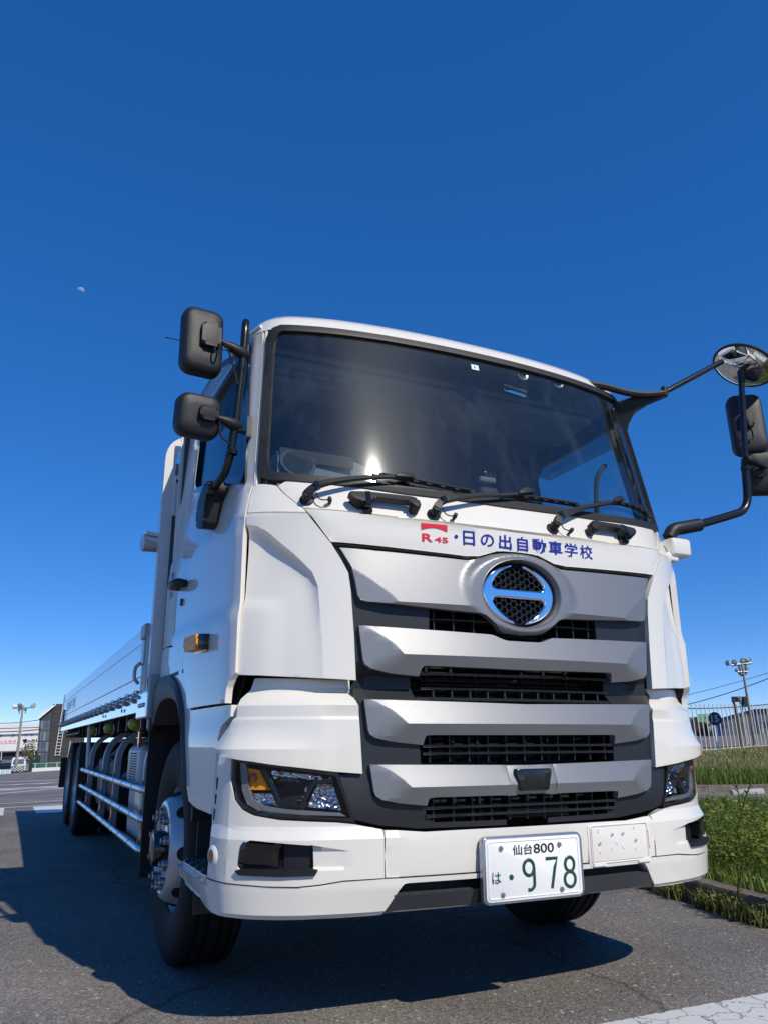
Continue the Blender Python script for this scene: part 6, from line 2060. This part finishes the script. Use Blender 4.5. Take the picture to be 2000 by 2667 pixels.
def spoon(p_pole, p_mirror, z_r=.03):
    A = Vector(p_pole); B = Vector(p_mirror)
    path = [A + (A - B).normalized() * .03, A, A + (B - A) * .45, A + (B - A) * .75, B]
    tube("mirror_arm", path, .030, M['black'], lm, 12, 60, [.55, 1.0, .75, .45, .36])
spoon((-1.162, .445, 2.705), (-1.285, .425, 2.742))
spoon((-1.180, .448, 2.352), (-1.285, .425, 2.372))
tube("mirror_cable", smooth_path([(-1.27, .42, 2.735), (-1.235, .425, 2.70), (-1.205, .43, 2.62), (-1.18, .432, 2.545)], 6), .0045, M['black'], lm, 6)
tube("mirror_cable", smooth_path([(-1.30, .405, 2.70), (-1.30, .39, 2.665), (-1.285, .39, 2.655), (-1.275, .40, 2.70), (-1.27, .415, 2.735)], 6), .0045, M['black'], lm, 6)
tube("mirror_cable", smooth_path([(-1.252, .43, 2.355), (-1.250, .43, 2.305), (-1.235, .43, 2.275), (-1.20, .44, 2.26)], 6), .0045, M['black'], lm, 6)
tube("radio_antenna", [(-1.17, .46, 2.712), (-1.50, .465, 2.722)], .0022, M['black'], lm, 6)
lathe("antenna_tip", [(0, .006), (.004, .004), (.004, -.004), (0, -.006)], (-1.50, .465, 2.722), (1, 0, 0), M['black'], lm, 8)
# pillar stay
prism("stay_foot", round_poly([(-.03, -.055), (.02, -.055), (.03, .05), (-.005, .06)], .012), 0, .02, frame((-1.128, .44, 2.345), (.25, 1, 0), (0, 0, 1)), M['flare'], lm, .005)
tube("mirror_stay", [(-1.178, .452, 2.335), (-1.135, .435, 2.32)], .011, M['blacksteel'], lm, 8)
# foot cover on the door
bm = bmesh.new()
foot = [(.60, 2.135), (.70, 2.140), (.80, 2.10), (.835, 2.05), (.83, 1.985), (.78, 1.95), (.70, 1.935), (.66, 1.945), (.645, 2.06), (.60, 2.085)]
Mf = frame((-1.198, 0, 0), (0, -1, 0), (0, 0, 1))
add_prism(bm, round_poly([(-y, z) for y, z in foot], .015), -.03, .055, Mf, .022, 3)
finish("mirror_foot_cover", bm, M['black'], lm, 50)
box("mirror_clamp", (-1.235, .64, 2.095), (.035, .07, .05), M['blackgloss'], lm, bev=.008)
# upper stay bracket on the roof side
box("pole_top_bracket", (-1.115, .60, 2.79), (.03, .09, .07), M['blacksteel'], lm, bev=.008)

rm = empty("side_mirror", (0, 0, 0), truck)
tag(rm, "black mirror arm with round front mirror on the far side")
box("mirror_bracket", (1.185, .315, 1.985), (.135, .13, .10), M['white'], rm, bev=.022, seg=3)
box("mirror_bracket_foot", (1.13, .31, 1.93), (.09, .08, .05), M['white'], rm, bev=.015, seg=3)
tube("arm_socket", smooth_path([(1.155, .31, 2.045), (1.19, .305, 2.09), (1.27, .30, 2.112), (1.375, .30, 2.138)], 5), .036, M['black'], rm, 14, 60, None)
tube("mirror_pole", round_path([(1.33, .30, 2.125), (1.60, .30, 2.212), (1.765, .292, 2.27), (1.778, .287, 2.47), (1.782, .286, 2.52)], .15, 10), .0235, M['blacksteel'], rm, 14)
tube("mirror_pole_upper", [(1.782, .286, 2.50), (1.809, .25, 3.08)], .0175, M['blacksteel'], rm, 14)
lathe("pole_collar", [(.018, -.03), (.028, -.028), (.028, -.006), (.022, .0), (.021, .02), (.018, .022)], (1.783, .285, 2.535), (.04, -.06, 1), M['blacksteel'], rm, 16)
# far mirrors
rot = Matrix.Rotation(R(-34), 3, 'Z') @ Matrix.Rotation(R(-4), 3, 'X')
mirror_head((1.955, .385, 2.845), .20, .40, rot, (-.01, .01, .07, .10), rm)
mirror_head((2.02, .37, 2.545), .24, .27, Matrix.Rotation(R(-30), 3, 'Z') @ Matrix.Rotation(R(8), 3, 'X'), (-.05, .0, .08, .065), rm)
tube("mirror_arm", [(1.765, .26, 2.565), (1.79, .262, 2.567), (1.87, .272, 2.56), (1.95, .285, 2.55)], .026, M['black'], rm, 12, 60, [.75, 1, .8, .5])
tube("mirror_arm", [(1.80, .27, 2.80), (1.86, .30, 2.81)], .012, M['black'], rm, 8)
tube("mirror_cable", smooth_path([(1.80, .25, 2.84), (1.84, .27, 2.80), (1.88, .29, 2.79), (1.90, .30, 2.74), (1.88, .30, 2.72)], 5), .0045, M['black'], rm, 6)
# round convex mirror looking down at the truck's nose
rc = Vector((1.872, .27, 3.19)); rn = Vector((-.502, .093, -.860)).normalized()
lathe("round_mirror_shell", [(.0, -.06), (.08, -.055), (.145, -.036), (.180, -.008), (.184, .004), (.178, .010), (.170, .008)], rc, rn, M['black'], rm, 48)
lathe("round_mirror_glass", [(.172, .007), (.145, .024), (.11, .038), (.065, .048), (.03, .052), (0, .053)], rc, rn, M['mirror'], rm, 48, 80)
tube("round_mirror_rod", [(1.235, .305, 2.905), (1.30, .30, 2.945), (1.70, .278, 3.185)], .0165, M['blacksteel'], rm, 12, 40, [.8, 1, 1])
tube("pole_top_joint", [(1.809, .25, 3.06), (1.835, .27, 3.14)], .02, M['blacksteel'], rm, 10)
# top bracket: arm along the roof edge plus a web down the pillar
bm = bmesh.new()
add_tube(bm, smooth_path([(.80, .425, 2.925), (.88, .405, 2.92), (1.02, .37, 2.892), (1.13, .335, 2.885), (1.235, .302, 2.90)], 5), .020, 8, True)
web = [(1.05, .452, 2.68), (1.06, .44, 2.78), (1.09, .42, 2.86), (1.035, .452, 2.885), (1.02, .455, 2.87)]
def plate3(P, th):
    a = [bm.verts.new(Vector(p) + Vector(th)) for p in P]; b = [bm.verts.new(Vector(p) - Vector(th)) for p in P]
    n = len(P); bm.faces.new(a); bm.faces.new(b[::-1])
    for i in range(n): bm.faces.new((a[i], b[i], b[(i + 1) % n], a[(i + 1) % n]))
plate3([(1.025, .455, 2.865), (1.062, .455, 2.66), (1.072, .44, 2.73), (1.10, .41, 2.80), (1.16, .36, 2.845), (1.25, .298, 2.885), (1.24, .302, 2.905), (1.13, .34, 2.90), (1.09, .39, 2.885)], (.010, .016, 0))
add_box(bm, (.815, .42, 2.925), (.07, .03, .035), None, .006)
add_lathe(bm, [(0, -.02), (.018, -.018), (.018, .03), (.012, .036), (0, .036)], (1.235, .302, 2.905), (0, 0, 1), 12)
finish("mirror_top_bracket", bm, M['black'], rm, 40)

# ================================================================ wheels
def wheel(x_out, y, side, front, z=.507, dual=False):
    """x_out: |x| of the outer sidewall; side -1 left in picture / +1"""
    w = empty("wheel", (0, 0, 0), truck)
    ax = (side, 0, 0)
    tp = [(.288, .118), (.305, .128), (.36, .141), (.42, .1475), (.465, .143), (.495, .130), (.508, .116), (.513, .104)]
    inn = [(r, -a) for r, a in reversed(tp)]
    tread = []
    for g in (.078, .030, -.030, -.078):
        tread += [(.5145, g + .008), (.502, g + .006), (.502, g - .006), (.5145, g - .008)]
    prof = tp + tread + inn
    offs = [0.0] if not dual else [0.0, -.33]
    for o in offs:
        c = (side * (x_out - .1475 + o), y, z)
        lathe("tyre", prof, c, ax, M['tyre'], w, 72, 30)
        ro = 0.0 if front else .022
        rimp = [(.300, .122), (.306, .118), (.305, .112), (.290, .108), (.280, .085), (.270, .06), (.262, .0), (.262, -.06), (.28, -.09), (.305, -.115)]
        lathe("rim", [(r_, a_ + ro) for r_, a_ in rimp], c, ax, M['rim'], w, 60, 40)
    cx = side * (x_out - .1475)
    c = (cx, y, z)
    if front:
        disc = [(.263, .03), (.258, .075), (.246, .125), (.232, .158), (.218, .172), (.200, .176), (.186, .170), (.178, .160), (.110, .158), (.10, .150)]
        hub = [(.105, .150), (.105, .160), (.082, .166), (.080, .215), (.074, .224), (.05, .230), (0, .232)]
        nz = .160
    else:
        disc = [(.262, .0), (.255, -.03), (.235, -.08), (.215, -.10), (.185, -.105), (.11, -.105)]
        hub = [(.11, -.105), (.11, .03), (.10, .045), (0, .05)]
        nz = -.105
    lathe("wheel_disc", disc, c, ax, M['rim'], w, 60, 30)
    lathe("hub_cap", hub, c, ax, M['blackgloss'] if front else M['rim'], w, 36, 35)
    for k in range(10):
        a = 2 * math.pi * (k + .5) / 10
        p = Vector((cx + side * nz, y + .1675 * math.cos(a), z + .1675 * math.sin(a)))
        bm = bmesh.new()
        add_lathe(bm, [(.027, 0), (.027, .006), (.0205, .008), (.0205, .034), (.017, .038), (.013, .038), (.013, .052), (0, .053)], p, ax, 6 if False else 12)
        finish("wheel_nut", bm, M['steel'], w, 25)
    for k in range(8):
        a = 2 * math.pi * k / 8
        rr = .236 if front else .235
        p = Vector((cx + side * (.150 if front else -.078), y + rr * math.cos(a), z + rr * math.sin(a)))
        nrm = (Vector((side, .9 * math.cos(a), .9 * math.sin(a))) if front else Vector((side, -.5 * math.cos(a), -.5 * math.sin(a)))).normalized()
        if front:
            p = Vector((cx + side * .118, y + .2505 * math.cos(a), z + .2505 * math.sin(a)))
            nrm = Vector((side * .35, math.cos(a), math.sin(a))).normalized()
        lathe("hand_hole", [(.031, -.012), (.031, .0025), (.027, .004), (0, .004)], p, nrm, M['void'], w, 20)
    return w
for sd in (-1, 1):
    wheel(1.165, 1.475, sd, True)
    wheel(1.175, 7.60, sd, False, dual=True)
    wheel(1.175, 8.98, sd, False, dual=True)

# ================================================================ steps, wheel housings, chassis
for sd in (-1, 1):
    st = empty("cab_step", (0, 0, 0), truck)
    bm = bmesh.new()
    add_prism(bm, round_poly([(.435, 1.205), (.90, 1.205), (.955, 1.165), (.955, .98), (.435, .98)], [0, .03, .03, 0, 0]), .490, .522, Matrix(((0, sd, 0, 0), (1, 0, 0, 0), (0, 0, 1, 0), (0, 0, 0, 1))), .006)
    finish("step_lip", bm, M['steel'], st, 35)
    bm = bmesh.new()
    for i in range(9):
        for j in range(4):
            add_box(bm, (sd * (1.02 + j * .05 + (.02 if i % 2 else 0)), .47 + i * .052, .527), (.036, .026, .010), None, .003, 1)
    add_box(bm, (sd * 1.09, .69, .5185), (.20, .48, .012))
    finish("step_tread", bm, M['tread'], st, 30)
    box("step_well", (sd * 1.03, .66, .60), (.06, .40, .19), M['white'], st, bev=.03, seg=3)
    box("step_well_side", (sd * 1.09, .455, .62), (.16, .03, .22), M['white'], st, bev=.012)
    wh = empty("wheel_housing", (0, 0, 0), truck)
    box("housing_panel", (sd * .80, 1.25, .98), (.04, 1.6, .92), M['chassis'], wh)
    box("housing_front", (sd * 1.0, .88, .98), (.36, .03, .60), M['chassis'], wh)
    box("added_tread_screen", (sd * .93, .885, .56), (.44, .012, .50), M['rubber'], wh)  # added black sheet, hides the front tread to darken below the bumper
    box("mud_flap", (sd * 1.0, 2.10, .70), (.40, .012, .82), M['rubber'], wh)
    box("flap_bracket", (sd * 1.0, 2.08, 1.13), (.40, .05, .06), M['chassis'], wh)
    box("housing_rear_cap", (sd * 1.19, 2.02, 1.11), (.07, .10, .09), mat("dark_blue_cap", (.012, .016, .03), .4), wh, bev=.02)
    box("housing_roof", (sd * 1.0, 1.45, 1.34), (.40, 1.1, .02), M['chassis'], wh)
    rail = box("chassis_rail", (sd * .42, 5.4, .92), (.08, 9.6, .30), M['chassis'], truck)
for yy in (1.475, 7.60, 8.98):
    tube("axle", [(-.9, yy, .50), (.9, yy, .50)], .06, M['chassis'], truck, 12)
box("engine_sump", (0, 1.4, .62), (.7, 1.5, .35), M['chassis'], truck, bev=.05)
box("under_cab_panel", (0, 1.0, .86), (1.56, 1.2, .5), M['chassis'], truck)
for sd in (-1, 1):
    box("rear_mud_guard", (sd * .98, 8.29, 1.12), (.50, 2.6, .02), M['chassis'], truck)
    box("rear_mud_flap", (sd * .98, 6.95, .72), (.44, .012, .60), M['rubber'], truck)
for sd in (-1, 1):
    box("rear_flap", (sd * 1.02, 9.72, .62), (.42, .02, .40), M['rubber'], truck)
    tube("bed_stay", [(sd * 1.13, 6.62, .70), (sd * 1.15, 6.62, 1.19)], .022, M['bedframe'], truck, 8)
# ================================================================ load bed
bed = empty("load_bed", (0, 0, 0), truck)
Y0, Y1 = 2.29, 10.2
box("bed_floor", (0, (Y0 + Y1) / 2, 1.24), (2.36, Y1 - Y0, .08), mat("bed_floor_wood", (.16, .11, .07), .7, var=.3, var_scale=5), bed)
for k in range(16):
    box("cross_member", (0, Y0 + .25 + k * .5, 1.14), (2.30, .07, .10), M['chassis'], bed)
for sd in (-1, 1):
    gate = empty("side_gate", (0, 0, 0), bed)
    for (z0, z1) in ((1.306, 1.392), (1.394, 1.598), (1.600, 1.694)):
        box("gate_plank", (sd * 1.222, (Y0 + Y1) / 2, (z0 + z1) / 2), (.044, Y1 - Y0, z1 - z0), M['alu'], gate, bev=.004)
    box("side_rail", (sd * 1.222, 6.1, 1.238), (.05, 8.26, .116), M['polished'], bed, bev=.004)
    box("rail_end_plate", (sd * 1.224, 2.14, 1.215), (.06, .36, .155), M['polished'], bed, bev=.012)
    box("rail_end_post", (sd * 1.20, 1.985, 1.26), (.09, .09, .24), M['greysteel'], bed, bev=.012)
    for k in range(20):
        y = 2.36 + k * .41
        hk = empty("rope_hook", (0, 0, 0), bed)
        tube("hook_bar", smooth_path([(sd * 1.245, y - .05, 1.278), (sd * 1.272, y - .03, 1.272), (sd * 1.276, y + .03, 1.270), (sd * 1.262, y + .06, 1.276)], 3), .009, M['steel'], hk, 6)
        lathe("hook_knob", [(.016, 0), (.016, .014), (.010, .018), (.010, .026), (0, .028)], (sd * 1.247, y + .09, 1.255), (sd, 0, 0), M['steel'], hk, 10)
        lathe("hinge_pin", [(.012, -.02), (.016, -.018), (.016, .018), (.012, .02)], (sd * 1.258, y + .0, 1.298), (0, 1, 0), M['steel'], hk, 10)
    for k in range(7):
        lathe("rail_bolt", [(.012, 0), (.012, .008), (.006, .010), (0, .010)], (sd * 1.252, 2.02 + k * .045 if k < 5 else 3.0 + (k - 5) * 1.2, 1.215), (sd, 0, 0), M['steel'], bed, 8)
    # latch column between headboard and gate
    lt = empty("gate_latch", (0, 0, 0), bed)
    box("latch_post", (sd * 1.225, 2.17, 1.49), (.05, .20, .40), M['greysteel'], lt, bev=.008)
    box("latch_cap", (sd * 1.232, 2.21, 1.655), (.07, .17, .085), M['greysteel'], lt, bev=.010)
    box("latch_plate", (sd * 1.254, 2.20, 1.53), (.016, .10, .15), M['steel'], lt, bev=.004)
    tube("latch_lever", smooth_path([(sd * 1.262, 2.24, 1.47), (sd * 1.285, 2.26, 1.44), (sd * 1.285, 2.27, 1.38), (sd * 1.265, 2.25, 1.35)], 5), .011, M['steel'], lt, 8)
    box("red_reflector", (sd * 1.247, 2.34, 1.57), (.008, .05, .045), M['redlens'], lt, bev=.003)
    box("gate_rear_post", (sd * 1.225, 10.24, 1.50), (.05, .06, .44), M['greysteel'], bed, bev=.006)
    for y in (2.86, 4.38, 5.85, 9.75):
        ln = empty("marker_lamp", (0, 0, 0), bed)
        lathe("lamp_dome", [(.044, -.004), (.046, .010), (.043, .03), (.032, .05), (.016, .06), (0, .063)], (sd * 1.165, y, 1.128), (sd, -.25, -.1), M['green_lamp'], ln, 20, 60)
        lathe("lamp_base", [(.050, -.03), (.052, -.004), (.047, .0), (.04, .0)], (sd * 1.165, y, 1.128), (sd, -.25, -.1), M['steel'], ln, 20)
        box("lamp_bracket", (sd * 1.13, y + .03, 1.14), (.08, .03, .10), M['chassis'], ln)
    # rear stake
    tube("rear_stake", [(sd * 1.26, 9.6, 1.25), (sd * 1.26, 9.6, 1.47)], .012, M['chassis'], bed, 8)
box("tail_gate", (0, 10.22, 1.50), (2.40, .04, .40), M['alu'], bed, bev=.004)
# headboard: portal frame behind the cab
hb = empty("headboard", (0, 0, 0), bed)
bm = bmesh.new()
def sq_path(P, w, d):
    rows = []
    n = len(P)
    for i, p in enumerate(P):
        a = P[max(0, i - 1)]; b = P[min(n - 1, i + 1)]
        t = (b - a).normalized(); sde = t.cross(Vector((0, 1, 0))).normalized()
        rows.append([bm.verts.new(p + sde * w / 2 + Vector((0, -d / 2, 0))), bm.verts.new(p - sde * w / 2 + Vector((0, -d / 2, 0))), bm.verts.new(p - sde * w / 2 + Vector((0, d / 2, 0))), bm.verts.new(p + sde * w / 2 + Vector((0, d / 2, 0)))])
    for r0, r1 in zip(rows[:-1], rows[1:]):
        for k in range(4): bm.faces.new((r0[k], r0[(k + 1) % 4], r1[(k + 1) % 4], r1[k]))
    bm.faces.new(rows[0][::-1]); bm.faces.new(rows[-1])
sq_path(round_path([(-1.212, 2.02, 1.29), (-1.212, 2.02, 2.835), (1.212, 2.02, 2.835), (1.212, 2.02, 1.29)], .14, 8), .066, .075)
finish("headboard_frame", bm, M['bedframe'], hb, 40)
box("headboard_panel", (0, 2.05, 2.0), (2.34, .02, 1.4), M['greysteel'], hb)
for x in (-.7, -.23, .23, .7): box("headboard_rib", (x, 2.03, 2.1), (.06, .04, 1.45), M['bedframe'], hb)
for sd in (-1, 1):
    box("headboard_hook", (sd * 1.165, 1.985, 2.47), (.028, .03, .26), M['bedframe'], hb, bev=.005)
    box("headboard_pin", (sd * 1.165, 1.975, 2.56), (.014, .02, .02), M['blacksteel'], hb)
    # work lamp on the headboard post
    wl = empty("work_lamp", (0, 0, 0), bed)
    lathe("lamp_can", [(0, -.06), (.04, -.055), (.055, -.03), (.058, .05), (.052, .055), (0, .05)], (sd * 1.275, 2.10, 2.185), (sd, -.1, 0), M['rim'], wl, 20)
    for z in (.035, .0): tube("lamp_tube", [(sd * 1.22, 2.05, 2.19 + z), (sd * 1.315, 2.05, 2.20 + z)], .012, M['bedframe'], wl, 8)
# corrugated hose behind the cab
bm = bmesh.new()
for k in range(26):
    z = 1.62 + k * .032
    add_lathe(bm, [(.030, -.010), (.042, -.004), (.042, .004), (.030, .010)], (-1.10, 1.955, z), (0, 0, 1), 12, )
finish("intake_hose", bm, M['black'], truck)
# lettering on the cab quarter and along the rear of the gate
fit_text("2", 0, 1, 0, 1, lambda a, b: CAB.at(-CAB.uy(1.79 - a * .12, 1.87), 1.79 + b * .15, .002), M['paleblue'], "lettering", truck)
fit_text("自動車学校", 0, 1, 0, 1, lambda a, b: Vector((-1.2452, 9.45 - a * 1.7, 1.43 + b * .14)), mat("grey_vinyl", (.40, .43, .48), .4), "lettering", truck)
# ---------------- side guards
for sd in (-1, 1):
    g = empty("side_guard", (0, 0, 0), truck)
    for z in (.735, .570, .403):
        tube("guard_rail", round_path([(sd * 1.06, 2.28, z), (sd * 1.17, 2.34, z), (sd * 1.17, 6.80, z)], .08, 6), .0215, M['alu'], g, 12)
        for k in range(9):
            lathe("rail_clip", [(.0225, -.006), (.0245, -.006), (.0245, .006), (.0225, .006)], (sd * 1.17, 2.75 + k * .5, z), (0, 1, 0), M['steel'], g, 12)
    for y in (2.52, 4.05, 4.92, 6.25):
        bm = bmesh.new()
        P = round_path([Vector((sd * 1.13, y, .375)), Vector((sd * 1.13, y, 1.0)), Vector((sd * .86, y, 1.16))], .14, 6)
        rows = []
        for i, p in enumerate(P):
            a = P[max(0, i - 1)]; b = P[min(len(P) - 1, i + 1)]
            t = (b - a).normalized(); sde = t.cross(Vector((0, 1, 0))).normalized()
            rows.append([bm.verts.new(p + sde * .022 + Vector((0, -.035, 0))), bm.verts.new(p - sde * .022 + Vector((0, -.035, 0))), bm.verts.new(p - sde * .022 + Vector((0, .035, 0))), bm.verts.new(p + sde * .022 + Vector((0, .035, 0)))])
        for r0, r1 in zip(rows[:-1], rows[1:]):
            for k in range(4): bm.faces.new((r0[k], r0[(k + 1) % 4], r1[(k + 1) % 4], r1[k]))
        bm.faces.new(rows[0][::-1]); bm.faces.new(rows[-1])
        finish("guard_post", bm, M['greysteel'], g, 40)
        tube("guard_brace", [(sd * 1.10, y + .02, .72), (sd * .70, y + .02, 1.10)], .022, M['greysteel'], g, 8)
        for z in (.735, .57, .403):
            lathe("guard_bolt", [(.012, 0), (.012, .01), (0, .012)], (sd * 1.153, y - .02, z + .035), (sd, 0, 0), M['steel'], g, 8)
        lathe("amber_reflector", [(0, .010), (.034, .009), (.036, 0)], (sd * 1.155, y - .12, .48), (sd, 0, 0), M['amberflat'], g, 20)
    # treatment tank behind the guard
    tk = empty("side_tank", (0, 0, 0), truck)
    box("tank_body", (sd * .96, 3.20, .845), (.34, .62, .30), mat("tank_grey", (.48, .50, .53), .4), tk, bev=.06, seg=4)
    box("tank_lower", (sd * .95, 3.22, .545), (.30, .56, .30), mat("tank_light", (.45, .47, .47), .4), tk, bev=.02)
    for k in range(11):
        for j in range(2):
            box("tank_louvre", (sd * 1.130, 3.09 + j * .17, .765 + k * .017), (.006, .13, .007), M['void'], tk)
    box("tank_cover", (sd * 1.105, 2.97, .60), (.02, .22, .18), M['alu'], tk, bev=.006)
    box("fuel_tank", (sd * .90, 5.0, .66), (.42, 1.5, .46), M['chassis'], tk, bev=.06, seg=3)
    box("side_reflector", (sd * 1.14, 2.88, 1.03), (.02, .05, .11), M['amberflat'], tk, bev=.004)
